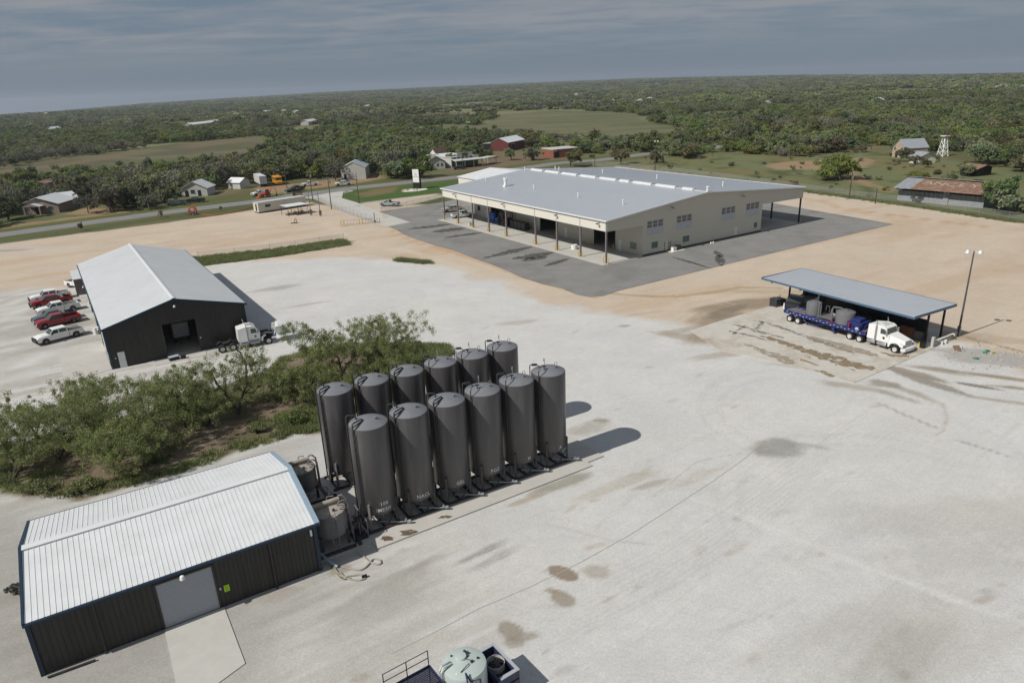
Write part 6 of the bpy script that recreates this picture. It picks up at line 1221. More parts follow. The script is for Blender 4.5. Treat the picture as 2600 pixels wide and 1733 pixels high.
def fence(name, label, P, h=1.9, step=3.0, top=True, m='chain_link', pm='steel', r=.03):
    P = [np.array(q[:2], float) for q in P]; t = thing(name, label, 'fence', (P[0][0], P[0][1], 0)); o0 = P[0]; b = MB(); rl = MB(); posts = []
    for a_, c_ in zip(P[:-1], P[1:]):
        L2 = np.linalg.norm(c_-a_); k_ = max(1, int(L2/step))
        for i in range(k_): posts.append(a_+(c_-a_)*i/k_-o0)
        A_, C_ = a_-o0, c_-o0; b.add([(*A_, .05), (*C_, .05), (*C_, h), (*A_, h)], [(0, 1, 2, 3)])
        rl.tube([(*A_, h), (*C_, h)], .022, 5)
    posts.append(P[-1]-o0); pb = MB(); pb.tube([(0, 0, 0), (0, 0, h+.1)], r, 6); first = None
    for q in posts:
        if first is None: first = pb.build('post', pm, t, (q[0], q[1], 0))
        else: inst(first, t, (q[0], q[1], 0))
    b.build('wire_mesh', m, t)
    if top: rl.build('top_rail', pm, t)
    return t
fence('chain_link_fence', 'long chain link fence along the far side of the tan lot', [G(1500, 418), G(1600, 427), G(1850, 457), G(2100, 493), G(2350, 527), G(2600, 565), G(3000, 628)], 1.9, 3.2)
fence('chain_link_fence', 'chain link fence along the left edge of the drive', [G(722, 502), G(797, 506), G(860, 534), G(952, 568)], 1.7, 3.0)
fence('chain_link_fence', 'chain link fence between the pale lane and the asphalt', [G(968, 541), G(1012, 530), G(1070, 517), G(1125, 505)], 1.6, 3.0)
fence('chain_link_fence', 'short fence by the lawn end of the apron', [G(1125, 505), G(1180, 512)], 1.6, 3.0)
fence('wire_fence', 'sparse wire fence along the verge of the road at left', [G(0, 622), G(210, 590), G(414, 558), G(640, 527)], 1.0, 9.0, False, pm='grey_wood', r=.05)
fence('wire_fence', 'low wire fence posts around the green strip', [O(455, 588), O(620, 570), O(790, 546)], 1.0, 5.5, False, pm='rust')
fence('wire_fence', 'pasture fence beyond the road beside the far field', [G(1560, 432), G(1500, 420), G(1420, 425)], 1.2, 6, False, pm='grey_wood')
t = thing('pipe_gate', 'grey pipe gate between yellow posts at the yard entrance', 'gate', G(868, 573), az(G(868, 573), G(952, 567))); Lg = float(np.linalg.norm(G(952, 567)-G(868, 573)))
b = MB(); 
for z in (.3, 1.3): b.tube([(0, 0, z), (Lg, 0, z)], .035, 5)
for x in np.linspace(0, Lg, 12): b.tube([(x, 0, .3), (x, 0, 1.3)], .025, 5)
b.build('gate_leaf', 'mid_steel', t)
for i, (px_, py_) in enumerate(((866, 576), (873, 574), (912, 570), (920, 568), (958, 567), (964, 566))):
    b = MB(); b.tube([(0, 0, 0), (0, 0, 1.5)], .08, 8); o = b.build('gate_post', 'yellow', None, tuple(G(px_, py_))); tag(o, ['far left yellow pipe post at the entrance gate', 'second yellow pipe post from the left at the gate', 'yellow pipe post left of the middle of the entrance gate', 'yellow pipe post right of the middle of the entrance gate', 'yellow pipe post left of the dark gate motor', 'last yellow pipe post right of the dark gate motor'][i], 'post', 'yellow posts at the entrance gate')
b = MB(); b.tube([(0, 0, 0), (0, 0, 2.6)], .09, 8); b.rbox((0, 0, .3), (.5, .4, .6), .2); tag(b.build('gate_operator', 'dark_steel', None, tuple(G(952, 565))), 'dark gate motor post at the right end of the pipe gate', 'gate motor')
b = MB()
for x in (-.3, .3): b.tube([(x, 0, 0), (x, 0, 1.1)], .07, 8)
b.tube([(-.3, 0, .9), (.3, 0, .9)], .06, 6); tag(b.build('pipe_barrier', 'yellow', None, tuple(G(976, 553))), 'small yellow pipe barrier on the concrete by the apron', 'barrier')
# pylon sign on a round gravel bed
base = G(1060, 479.5); h = hfor((1060, 479.5), (1054, 428)); t = thing('pylon_sign', 'black pylon sign with two white panels standing on a round gravel bed', 'sign', base, R(-22))
b = MB(); b.box(-1.35, -.5, .1, 1.35, .5, h); b.build('pillar', 'black', t)
for x0, x1_, z0_, z1_, tx in ((-1.25, 1.15, .60, .97, 'A'), (-1.25, 1.15, .33, .585, '')):
    for s2 in (-1, 1):
        y = s2*.503; b = MB(); b.box(-1.2, min(y, y+s2*.03), h*z0_, 1.2, max(y, y+s2*.03), h*z1_); pn = b.build('sign_panel', 'white_paint', t)
        b = MB(); yy = s2*.536; zc = h*z0_
        if tx:
            for P in ([(-.5, zc+.5), (0, zc+1.5), (.5, zc+.5), (.25, zc+.5), (0, zc+1.05), (-.25, zc+.5)],): b.add([(x, yy, z) for x, z in P], [(0, 1, 4, 5), (1, 2, 3, 4)])
            b.box(-.7, min(yy, yy+.004*s2), zc+.22, .7, max(yy, yy+.004*s2), zc+.34)
        else: b.box(-.9, min(yy, yy+.004*s2), zc+.5, .9, max(yy, yy+.004*s2), zc+.53)
        b.build('print', 'shutter', pn)
b = MB(); b.prism([(4.6*math.cos(a_)+0, 3.4*math.sin(a_)) for a_ in np.linspace(0, 6.283, 28, endpoint=False)], 0, .14); struct(b.build('gravel_bed', 'white_gravel', None, tuple(G(1053, 483)), .5))
b = MB(); 
for k in range(14): b.rbox((rnd.uniform(-3, 2), rnd.uniform(-2, 1), .25), (.5, .4, .3), rnd.random()*3)
tag(b.build('bed_rocks', 'stone', None, tuple(G(1045, 483))), 'rocks on the gravel bed of the pylon sign', 'rocks', None, 'stuff')
b = MB(); b.rbox((0, 0, 1.4), (3.2, .12, 1.6), 0); 
for x in (-1.3, 1.3): b.tube([(x, 0, 0), (x, 0, 1)], .07, 6)
tag(b.build('board_sign', 'wood', None, tuple(G(757, 503)), .45), 'brown wooden board sign by the road behind the white trailer office', 'sign')
q = G(883, 488); b = MB()
for k in range(16): a_ = k*.39; b.rbox((1.6*math.cos(a_), 1.3*math.sin(a_), .2), (.6, .45, .4), a_)
tag(b.build('rock_ring', 'weathered_white', None, tuple(q)), 'ring of white rocks round a plant bed at the drive corner', 'rocks', None, 'stuff')
# ------------------------------------------------------------------ site trailer, picnic shelter
A = G(658, 542); B = G(778, 523); t = thing('office_trailer', 'long cream site office trailer on the tan lot', 'trailer', A, az(A, B)); Lx = float(np.linalg.norm(B-A))
b = MB(); b.box(0, 0, .35, Lx, 3.0, 2.9); b.build('body', 'cream', t); b = MB(); b.box(-.05, -.05, 2.903, Lx+.05, 3.05, 3.05); b.build('roof', 'weathered_white', t); b = MB(); b.box(.1, .1, 0, Lx-.1, 2.9, .345); b.build('skirt', 'black', t)
b = MB(); b.box(2.2, -.03, 1.5, 3.9, -.004, 2.3); b.build('window', 'glass', t); b = MB(); b.box(8.0, -.03, 1.5, 8.9, -.004, 2.5); b.build('window', 'light_panel', t); b = MB(); b.box(-.03, .8, .6, -.004, 1.7, 2.6); b.build('door', 'dark_steel', t)
Z = 2.7; C_ = lambda a_, b_: G(630+a_*.15725, 410+b_*.15725, Z)
P = [C_(630, 733), C_(970, 682), C_(880, 635), C_(562, 672)]; t = thing('picnic_shelter', 'small picnic shelter with pale metal roof in front of the office trailer', 'shelter', (P[0][0], P[0][1], 0), az(P[0], P[1])); Lx = float(np.linalg.norm(P[1]-P[0])); Wy = 4.6
b = MB(); b.hexa([(0, 0, Z-.08), (Lx, 0, Z-.08), (Lx, Wy, Z), (0, Wy, Z), (0, 0, Z), (Lx, 0, Z), (Lx, Wy, Z+.08), (0, Wy, Z+.08)]); b.build('roof', 'white_roof', t)
for x in (.2, Lx/2, Lx-.2):
    for y in (.2, Wy-.2): b = MB(); b.box(x-.05, y-.05, 0, x+.05, y+.05, Z-.08); b.build('post', 'dark_steel', t)
for k in range(3):
    x = Lx*(.2+.3*k); q = loc2w((P[0][0], P[0][1], az(P[0], P[1])), x, 2.2); tt = thing('picnic_table', 'wooden picnic table under the small shelter', 'table', q, az(P[0], P[1])+1.57, 'picnic tables under the shelter')
    b = MB(); b.box(-.9, -.4, .7, .9, .4, .75); b.build('table_top', 'grey_wood', tt)
    for s2 in (-1, 1): b = MB(); b.box(-.9, s2*.75-.13, .42, .9, s2*.75+.13, .46); b.build('bench_seat', 'grey_wood', tt); b = MB(); b.box(s2*.6-.04, -.7, 0, s2*.6+.04, .7, .42); b.build('leg', 'grey_wood', tt)
q = G(1050-420+ 690*.15725-60, 540); q = G(739, 541); t = thing('yellow_rail', 'low yellow handrail in front of the picnic shelter', 'handrail', q, .3)
b = MB()
for k in range(5): b.tube([(k*1.1, 0, 0), (k*1.1, 0, 1)], .05, 5)
b.tube([(0, 0, 1), (4.4, 0, 1)], .05, 5); b.build('rail', 'yellow', t)
q = G(747, 567); t = thing('small_implement', 'small rusty orange implement alone on the tan lot', 'implement', q, .3); b = MB(); b.box(-.9, -.3, .05, .9, .3, .25); b.build('base', 'rust', t); b = MB(); b.rbox((.2, 0, .7), (.15, .3, 1.1), 0, .2); b.rbox((.65, 0, .75), (.15, .3, 1.2), 0, -.2); b.build('arms', 'rust', t)
# cargo trailer and bus across the road
A = G(684, 476); B = G(703, 468)
t = thing('box_semitrailer', 'white box semitrailer under the trees across the road', 'trailer', G(680, 474), R(118)); b = MB(); b.box(0, 0, 1.1, 12.5, 2.6, 4.0); b.build('box', 'weathered_white', t); b = MB(); b.box(.02, .02, 4.003, 12.48, 2.58, 4.06); b.build('roof', 'grey_roof', t)
b = MB(); b.box(.5, .4, .8, 11.5, 2.2, 1.09); b.build('chassis', 'black', t)
for x in (1.2, 2.5):
    for y in (.3, 2.3): wheel(t, x, y, .5, .4)
for y in (.08, 1.33): b = MB(); b.box(-.03, y, 1.2, -.003, y+1.2, 3.9); b.build('door', 'light_panel', t)
b = MB()
for y in (.5, 2.0): b.box(10.2, y, 0, 10.35, y+.15, 1.09)
b.build('landing_legs', 'dark_steel', t)
t = thing('school_bus', 'short yellow bus with dark windows across the road', 'bus', G(706, 468), R(-62)); b = MB(); b.prismy([(-4.2, .7), (2.6, .7), (2.6, 3.0), (2.3, 3.15), (-4.0, 3.15), (-4.2, 3.0)], -1.2, 1.2); b.prismy([(2.603, .6), (4.0, .6), (4.0, 1.4), (2.603, 1.7)], -1.05, 1.05); b.build('body', 'bus_yellow', t)
b = MB(); b.box(2.605, -1.0, 1.8, 2.63, 1.0, 2.7); b.build('windscreen', 'glass', t)
for s2 in (-1, 1):
    for k in range(6): b = MB(); b.box(-3.9+k*1.05, s2*1.21-.008, 1.95, -3.0+k*1.05, s2*1.21+.008, 2.6); b.build('window', 'glass', t)
    b = MB(); b.box(-4.1, s2*1.212-.008, 1.55, 2.5, s2*1.212+.008, 1.62); b.build('black_stripe', 'black', t)
    for x in (-2.8, 3.1): wheel(t, x, s2*1.05, .48, .3)
# backhoe loader and cable plough in orange
def backhoe(label, q, rz):
    t = thing('backhoe_loader', label, 'backhoe loader', q, rz)
    b = MB(); b.box(-.8, -.45, .7, 1.9, .45, 1.45); b.build('body', 'orange', t); b = MB(); b.hexa([(-.9, -.7, 1.45), (.4, -.7, 1.45), (.4, .7, 1.45), (-.9, .7, 1.45), (-.8, -.6, 2.5), (.2, -.6, 2.5), (.2, .6, 2.5), (-.8, .6, 2.5)]); b.build('cab', 'glass', t); b = MB(); b.box(-.95, -.75, 2.5, .35, .75, 2.62); b.build('cab_roof', 'orange', t)
    for x, r_ in ((-.4, .75), (1.5, .5)):
        for s2 in (-1, 1): wheel(t, x, s2*.9, r_, .4, rimm='orange')
    b = MB(); b.tube([(.6, -.6, 1.3), (2.2, -.6, .9), (2.6, -.6, .4)], .09, 6); b.tube([(.6, .6, 1.3), (2.2, .6, .9), (2.6, .6, .4)], .09, 6); b.build('loader_arm', 'orange', t)
    b = MB(); b.prismy([(2.5, .05), (3.4, .05), (3.4, .12), (2.7, .3), (2.5, .9)], -1.1, 1.1); b.build('bucket', 'orange', t)
    b = MB(); b.tube([(-1.0, 0, 1.0), (-1.8, 0, 3.2), (-3.0, 0, 2.6), (-3.3, 0, .9)], .14, 6); b.build('boom', 'orange', t); b = MB(); b.prismy([(-3.5, .2), (-3.0, .2), (-3.0, .8), (-3.4, .8)], -.35, .35); b.build('digging_bucket', 'dark_steel', t)
    return t
backhoe('orange backhoe loader on the roadside dirt across from the drive', G(678, 500), R(205))
t = thing('cable_reel_trailer', 'red orange reel machine on the grass verge beside the road', 'machine', G(491, 545), R(14)); b = MB(); b.lathe([(.9, -.12), (1.15, -.12), (1.15, .12), (.9, .12)], 20, c=(0, -.7, 1.2), axis='y'); b.lathe([(.9, -.12), (1.15, -.12), (1.15, .12), (.9, .12)], 20, c=(0, .7, 1.2), axis='y'); b.lathe([(.5, -.6), (.5, .6)], 14, c=(0, 0, 1.2), axis='y'); b.build('reel', 'orange', t)
b = MB(); b.box(-1.3, -.8, .35, 1.3, .8, .5); b.tube([(-1.3, 0, .45), (-2.4, 0, .4)], .06, 6); b.build('frame', 'dark_steel', t); wheel(t, 0, -1.0, .35, .2); wheel(t, 0, 1.0, .35, .2)
hose('orange_cable', 'thin orange pipe lying along the verge from the reel machine', [G(498, 540, .1), G(530, 546, .1), G(580, 541, .1), G(650, 524, .1)], .09, 'orange', 'pipe')
# ------------------------------------------------------------------ houses
def house(name, label, cat, p0, p1, depth, eave, rise, wall, roof, ridge='x', over=.4, doors=(), wins=(), chim=None, porch=None, ribs=False, rz_=None, pts_=None, hipped=False):
    A, B = (G(*p0), G(*p1)) if pts_ is None else pts_
    A = np.array([A[0], A[1], float(terr(A[0], A[1]))]); L_ = float(np.hypot(*(B-A)[:2])); t = thing(name, label, cat, A, az(A, B) if rz_ is None else rz_)
    D_ = depth; b = MB(); b.box(0, 0, 0, L_, D_, eave)
    if ridge == 'x':
        for x0, x1_ in ((0, .15), (L_-.15, L_)): b.prismx([(0, eave), (D_, eave), (D_/2, eave+rise)], x0, x1_)
    else:
        for y0, y1_ in ((0, .15), (D_-.15, D_)): b.prismy([(0, eave), (L_, eave), (L_/2, eave+rise)], y0, y1_)
    b.build('wall', wall, t); b = MB(); o = over; dz = rise*o/((D_ if ridge == 'x' else L_)/2)
    if ridge == 'x':
        for y0, y1_, z0_, z1_ in ((-o, D_/2, eave-dz, eave+rise), (D_/2, D_+o, eave+rise, eave-dz)):
            b.hexa([(-o, y0, z0_+.02), (L_+o, y0, z0_+.02), (L_+o, y1_, z1_+.02), (-o, y1_, z1_+.02), (-o, y0, z0_+.14), (L_+o, y0, z0_+.14), (L_+o, y1_, z1_+.14), (-o, y1_, z1_+.14)])
    else:
        for x0, x1_, z0_, z1_ in ((-o, L_/2, eave-dz, eave+rise), (L_/2, L_+o, eave+rise, eave-dz)):
            b.hexa([(x0, -o, z0_+.02), (x1_, -o, z1_+.02), (x1_, D_+o, z1_+.02), (x0, D_+o, z0_+.02), (x0, -o, z0_+.14), (x1_, -o, z1_+.14), (x1_, D_+o, z1_+.14), (x0, D_+o, z0_+.14)])
    rf_ = b.build('roof', roof, t)
    if chim: b = MB(); b.box(L_*chim-.3, D_/2-.3, eave, L_*chim+.3, D_/2+.3, eave+rise+.7); b.build('chimney', 'brick_red', rf_)
    for x, w_, h_ in doors: b = MB(); b.box(x, -.06, .05, x+w_, -.004, h_); b.build('door', 'black', t)
    for x, z_, w_, h_ in wins:
        b = MB(); b.box(x-.08, -.07, z_-.08, x+w_+.08, -.004, z_+h_+.08); f_ = b.build('window', 'weathered_white', t); b = MB(); b.box(x, -.09, z_, x+w_, -.073, z_+h_); b.build('pane', 'glass', f_)
    if porch:
        x0, x1_, d_, ph = porch; b = MB(); xm = (x0+x1_)/2
        for xa, xb, za, zb in ((x0-.2, xm, ph, ph+.8), (xm, x1_+.2, ph+.8, ph)): b.hexa([(xa, -d_, za), (xb, -d_, zb), (xb, .3, zb), (xa, .3, za), (xa, -d_, za+.12), (xb, -d_, zb+.12), (xb, .3, zb+.12), (xa, .3, za+.12)])
        b.build('porch_roof', roof, t)
        for x in (x0, x1_): b = MB(); b.box(x-.2, -d_+.05, 0, x+.2, -d_+.4, ph); b.build('porch_column', wall, t)
        b = MB(); b.prismy([(x0, ph), (x1_, ph), (xm, ph+.78)], -d_+.02, -d_+.12); b.build('porch_gable', wall, t)
    return t
house('stone_house', 'stone house with grey metal gables and front porch at far left across the road', 'house', (55, 545), (152, 540), 11, 3.0, 2.0, 'pink_stone', 'grey_roof', 'y', .6, [(4.5, 1.4, 2.2)], [(1.0, 1.0, 1.5, 1.2), (8.4, 1.0, 1.4, 1.2)], porch=(2.6, 7.2, 2.8, 2.5))
house('stone_house_wing', 'lower house wing with grey metal roof beside the stone house', 'house', (156, 528), (200, 522), 10, 2.8, 1.6, 'pink_stone', 'grey_roof', 'x', .7, [(3, 1, 2.1)])
house('small_shed', 'rusty roofed little shed behind the trees left of the stone house wing', 'shed', (118, 480), (150, 470), 5, 2.2, .8, 'grey_wood', 'rust', 'x')
house('white_cottage', 'small white cottage with dark windows half hidden by trees', 'house', (463, 500), (528, 497), 8, 2.8, 2.2, 'weathered_white', 'grey_roof', 'y', .5, [(1.2, 1.2, 2.1), (5.6, 1.1, 2.1)], [(3.2, 1.0, 1.4, 1.3)])
house('white_shed', 'tiny white shed in the trees left of the box semitrailer', 'shed', (580, 479), (611, 480), 5, 2.4, 1.4, 'weathered_white', 'white_roof', 'x')
house('metal_barn', 'white metal barn across the road behind the parked white pickups', 'barn', (868, 457), (930, 454), 14, 4.4, 2.2, 'weathered_white', 'galvalume', 'y', .2, [(1.0, .9, 2.1)])
house('grey_house', 'weathered grey timber house with gable front left of the store', 'house', (1086, 431), (1131, 428), 13, 3.2, 2.2, 'weathered_white', 'grey_wood', 'y', .5, [(1.2, .8, 2.1)], [(4.0, 1.3, .8, 1.0), (5.8, 1.3, .8, 1.0)])
house('white_gable_house', 'narrow white gabled house behind the grey house', 'house', (1092, 407), (1107, 407), 12, 3.4, 2.0, 'white_paint', 'rust', 'y', .3, (), [(1.0, 1.4, 1.2, 1.5)])
# store with false front
A = G(1147, 427); B = G(1215, 420); t = thing('store', 'pale store with stepped false front, green sign and porch awning', 'store', A, az(A, B)); Lx = float(np.linalg.norm(B-A))
b = MB(); b.box(0, 0, 0, Lx, .25, 4.6); b.box(Lx*.22, -.003, 4.6, Lx*.80, .25, 6.2); b.box(0.1, .25, 0, Lx-.1, 26, 4.0); b.build('false_front', 'weathered_white', t)
b = MB(); b.hexa([(-.1, .26, 4.3), (Lx+.1, .26, 4.3), (Lx+.1, 26, 4.0), (-.1, 26, 4.0), (-.1, .26, 4.42), (Lx+.1, .26, 4.42), (Lx+.1, 26, 4.12), (-.1, 26, 4.12)]); b.build('roof', 'white_roof', t)
b = MB(); b.box(Lx*.4, -.08, 4.5, Lx*.62, -.01, 5.9); b.build('sign_panel', 'leaf_green', t)
b = MB(); b.hexa([(0, -4.2, 2.9), (Lx, -4.2, 2.9), (Lx, -.02, 3.5), (0, -.02, 3.5), (0, -4.2, 3.1), (Lx, -4.2, 3.1), (Lx, -.02, 3.62), (0, -.02, 3.62)]); b.build('awning', 'weathered_white', t)
b = MB(); b.box(0, -4.26, 2.85, Lx, -4.203, 3.2); b.build('awning_edge', 'bottle_green', t)
for x in (.3, Lx/3, Lx*.66, Lx-.3): b = MB(); b.box(x-.15, -4.1, 0, x+.15, -3.8, 2.9); b.build('post', 'weathered_white', t)
for k in range(5): b = MB(); b.box(1.0+k*2.0, -.03, 3.7, 2.4+k*2.0, -.004, 4.3); b.build('window', 'glass', t)
b = MB(); b.box(.3, -.05, 0, Lx-.3, -.005, 2.6); b.build('shop_window', 'glass', t)
A = G(1218, 420); B = G(1248, 414); t = thing('white_canopy', 'flat white canopy over dark bays right of the store', 'canopy', A, az(A, B)); Lx = float(np.linalg.norm(B-A))
b = MB(); b.box(0, -3, 2.9, Lx, 2, 3.15); b.build('roof', 'weathered_white', t)
for x in (.3, Lx-.3):
    for y in (-2.7, 1.7): b = MB(); b.box(x-.1, y-.1, 0, x+.1, y+.1, 2.9); b.build('post', 'weathered_white', t)
q = G(1166, 430); pickup('dark sport utility truck under the store awning', q, R(200), 'dark_paint', 'crew', False, L_=5.2)
house('red_metal_barn', 'dark red metal building with white roof, rolling door and lean-to', 'barn', (1247, 384), (1291, 384), 22, 4.4, 2.2, 'red_wall', 'white_roof', 'y', .3)
A, B = G(1292, 383), G(1306, 381); house('lean_to', 'green roofed lean-to on the right side of the dark red building', 'shed', None, None, 18, 3.4, .5, 'black', 'white_roof', 'x', .3, pts_=(A, B))
A = G(1404, 402); B = G(1472, 396); t = thing('brick_building', 'low red brick building with flat pale roof edge beyond the hall', 'building', A, az(A, B)); Lx = float(np.linalg.norm(B-A))
pl = [(0, 2), (.6, .6), (2, 0), (Lx-2, 0), (Lx-.6, .6), (Lx, 2), (Lx, 11), (Lx-1, 12), (1, 12), (0, 11)]; b = MB(); b.prism(pl, 0, 3.7); b.build('wall', 'brick_red', t); b = MB(); b.prism([(x*1.01-.1, y*1.01-.1) for x, y in pl], 3.703, 4.0); b.build('roof', 'weathered_white', t)
b = MB(); b.box(.8, -.03, .1, 3.3, 2.0, 2.9); b.build('door_recess', 'black', t)
# right side: barn with lettering, stone house, cottage, windmill, shed
A = G(2271, 510); B = G(2489, 531); t = thing('rusty_barn', 'long low barn with rusty tin roof painted with big pale letters', 'barn', A, az(A, B)); Lx = float(np.linalg.norm(B-A)); ev, ri, dep = 3.9, 5.6, 15.0
b = MB(); b.box(0, 1.5, 0, Lx, 1.62, 2.7); b.box(0, dep-.2, 0, Lx, dep, ev-.1); b.prismx([(1.5, 0), (dep, 0), (dep, ev-.1), (7, ri-.3), (1.5, ev-.1)], Lx-.15, Lx); b.box(0, 1.62, 0, .15, dep, 2.7); b.build('wall', 'barn_tin', t)
n_ = int(Lx/1.1); wv = Lx/n_
for i in range(n_):
    if i == int(n_*.55): continue
    b = MB(); 
    for k in range(5): b.box(i*wv+k*wv/5, 1.46-.02*(k % 2), 0.02, i*wv+(k+1)*wv/5-.01, 1.495, 2.7-(.1 if i % 4 == 0 else 0))
    b.build('wall_panel', 'barn_tin', t)
b = MB(); b.box(Lx*.55, 1.2, 0, Lx*.61, 1.44, 3.4); b.build('sliding_door', 'barn_tin', t)
b = MB(); b.box(Lx*.61, 1.4, 2.9, Lx-.1, 1.5, 3.0); b.build('track', 'dark_steel', t)
nr = int((Lx+1)/1.05); wr = (Lx+1)/nr
for i in range(nr):
    m_ = 'barn_tin' if i < nr*.2 else 'rust'; x0 = -.5+i*wr
    b = MB(); b.hexa([(x0, -.6, ev-.45), (x0+wr-.02, -.6, ev-.45), (x0+wr-.02, 6.9, ri-.35), (x0, 6.9, ri-.35), (x0, -.6, ev-.40), (x0+wr-.02, -.6, ev-.40), (x0+wr-.02, 6.9, ri-.30), (x0, 6.9, ri-.30)]); 
    for k in range(3): xx = x0+wr*(k+.5)/3; b.hexa([(xx-.05, -.6, ev-.40), (xx+.05, -.6, ev-.40), (xx+.05, 6.9, ri-.30), (xx-.05, 6.9, ri-.30), (xx-.02, -.6, ev-.35), (xx+.02, -.6, ev-.35), (xx+.02, 6.9, ri-.25), (xx-.02, 6.9, ri-.25)])
    b.build('roof_sheet', m_, t)
b = MB(); b.hexa([(-.5, 6.7, ri-.0), (Lx+.5, 6.7, ri-.0), (Lx+.5, dep+.4, ev-.4), (-.5, dep+.4, ev-.4), (-.5, 6.7, ri+.1), (Lx+.5, 6.7, ri+.1), (Lx+.5, dep+.4, ev-.3), (-.5, dep+.4, ev-.3)]); b.build('rear_roof', 'barn_tin', t)
sl_ = (ri-.35-(ev-.45))/7.5
for ch, fx in (('Y', .17), ('A', .30), ('N', .43), ('C', .56), ('E', .69), ('Y', .83)):
    vs, fs = text_geo(ch, 3.0, bold=.03); b = MB(); b.add([(Lx*fx+x*1.25, 3.1+y*1.05, ev-.40+(3.1+y*1.05+.6)*sl_+.062) for x, y, z in vs], fs); b.build('roof_letter', 'barn_letters', t)
house('stone_ruin_house', 'mottled stone house with grey roof behind the meadow', 'house', (2264, 398), (2293, 402), 10, 3.8, 3.0, 'stone', 'barn_tin', 'y', .3, [(2, 1.4, 2.4)], [(5.2, 2.5, 1.0, 1.4), (1.0, 2.8, .8, 1.2)])
house('cream_cottage', 'small cream cottage with grey tin roof and dark door, right of the stone house', 'house', (2308, 413), (2333, 416), 7, 2.5, 1.3, 'pale_cream', 'barn_tin', 'x', .5, [(2.2, 1.3, 2.3)])
house('rusty_shed', 'small open shed with rusty roof behind the long barn', 'shed', (2437, 444), (2478, 448), 7, 2.4, .8, 'black', 'rust', 'x', .7)
base = G(2392, 397); t = thing('windmill', 'white lattice windmill tower beyond the cream cottage', 'windmill', base, .3); h = 7.6
b = MB()
for sx in (-1, 1):
    for sy in (-1, 1): b.tube([(sx*1.4, sy*1.4, 0), (sx*.5, sy*.5, h)], .13, 5)
for k in range(4):
    f_ = k/4; f2 = (k+1)/4; w0_ = 1.4-.9*f_; w1_ = 1.4-.9*f2
    for s2 in (-1, 1): b.tube([(-w0_, s2*w0_, h*f_), (w1_, s2*w1_, h*f2)], .07, 4); b.tube([(s2*w0_, -w0_, h*f_), (s2*w1_, w1_, h*f2)], .07, 4)
    b.tube([(-w1_, -w1_, h*f2), (w1_, -w1_, h*f2), (w1_, w1_, h*f2), (-w1_, w1_, h*f2), (-w1_, -w1_, h*f2)], .09, 4)
b.build('tower', 'white_paint', t); b = MB(); b.box(-1.5, -1, h, 1.5, 1, h+.25); b.build('platform', 'white_paint', t); b = MB(); b.lathe([(0, -.1), (.3, -.1), (.3, .1), (0, .1)], 10, c=(.3, -.6, h+1.1), axis='y')
for k in range(12): a_ = k*.5236; b.rbox((.3+.75*math.cos(a_), -.6, h+1.1+.75*math.sin(a_)), (.9, .04, .22), 0, -a_)
b.build('wheel', 'brick_red', t)
# distant roofs, each a small house of its own
FAR_H = [((488, 325), (548, 318), 16, 'white_roof', 'large white roofed farm building in the woods at left'), ((540, 318), (560, 314), 8, 'white_roof', 'small white roof right of the large white roofed farm building'), ((784, 318), (806, 314), 9, 'white_roof', 'white gabled house in the woods left of centre'), ((674, 288), (712, 285), 8, 'white_roof', 'long low white roofed house in the far woods'), ((720, 286), (736, 284), 7, 'grey_roof', 'grey roofed house right of the long low white one'), ((752, 288), (762, 287), 7, 'white_roof', 'little white roof beyond the long low white one'), ((931, 275), (944, 273), 8, 'white_roof', 'white roof in the wood above the far strip field'), ((1466, 246), (1484, 243), 12, 'white_roof', 'white shed beyond the upper edge of the big field'), ((1442, 251), (1447, 250), 8, 'weathered_white', 'white house left of the white shed beyond the big field'), ((1774, 232), (1800, 231), 20, 'brick_red', 'terracotta roofed building in the distant trees'), ((1625, 262), (1634, 261), 8, 'grey_roof', 'grey house above the right end of the big field'), ((1650, 257), (1664, 255), 9, 'white_roof', 'pale roof right of the grey house above the big field'), ((1556, 262), (1562, 261), 6, 'white_roof', 'tiny white shed above the big field'), ((135, 334), (158, 332), 8, 'white_roof', 'white roof in the scrub at far left'), ((118, 296), (143, 293), 10, 'white_roof', 'distant white roof below the left horizon'), ((458, 269), (470, 268), 14, 'white_roof', 'tiny white roof near the left horizon'), ((2232, 263), (2244, 262), 9, 'white_roof', 'tiny white roof in the woods at right'), ((2578, 195), (2594, 194), 26, 'white_roof', 'pale building on the right horizon'), ((2548, 227), (2566, 225), 14, 'white_roof', 'pale roof in the woods below the right horizon'), ((1949, 270), (1956, 269), 5, 'white_roof', 'small white roof in the wood right of centre')]
for p0, p1, dp, rf_, lab in FAR_H:
    A = G(*p0); B = G(*p1)
    if np.hypot(A[0], A[1]) > 1200: B = A+(B-A)*.8
    house('far_house', lab, 'house', None, None, min(dp, 12), 3.8, 2.0, 'weathered_white', rf_, 'x', .5, wins=[(2, 1, 1, 1)], pts_=(A, B), rz_=az(A, B))
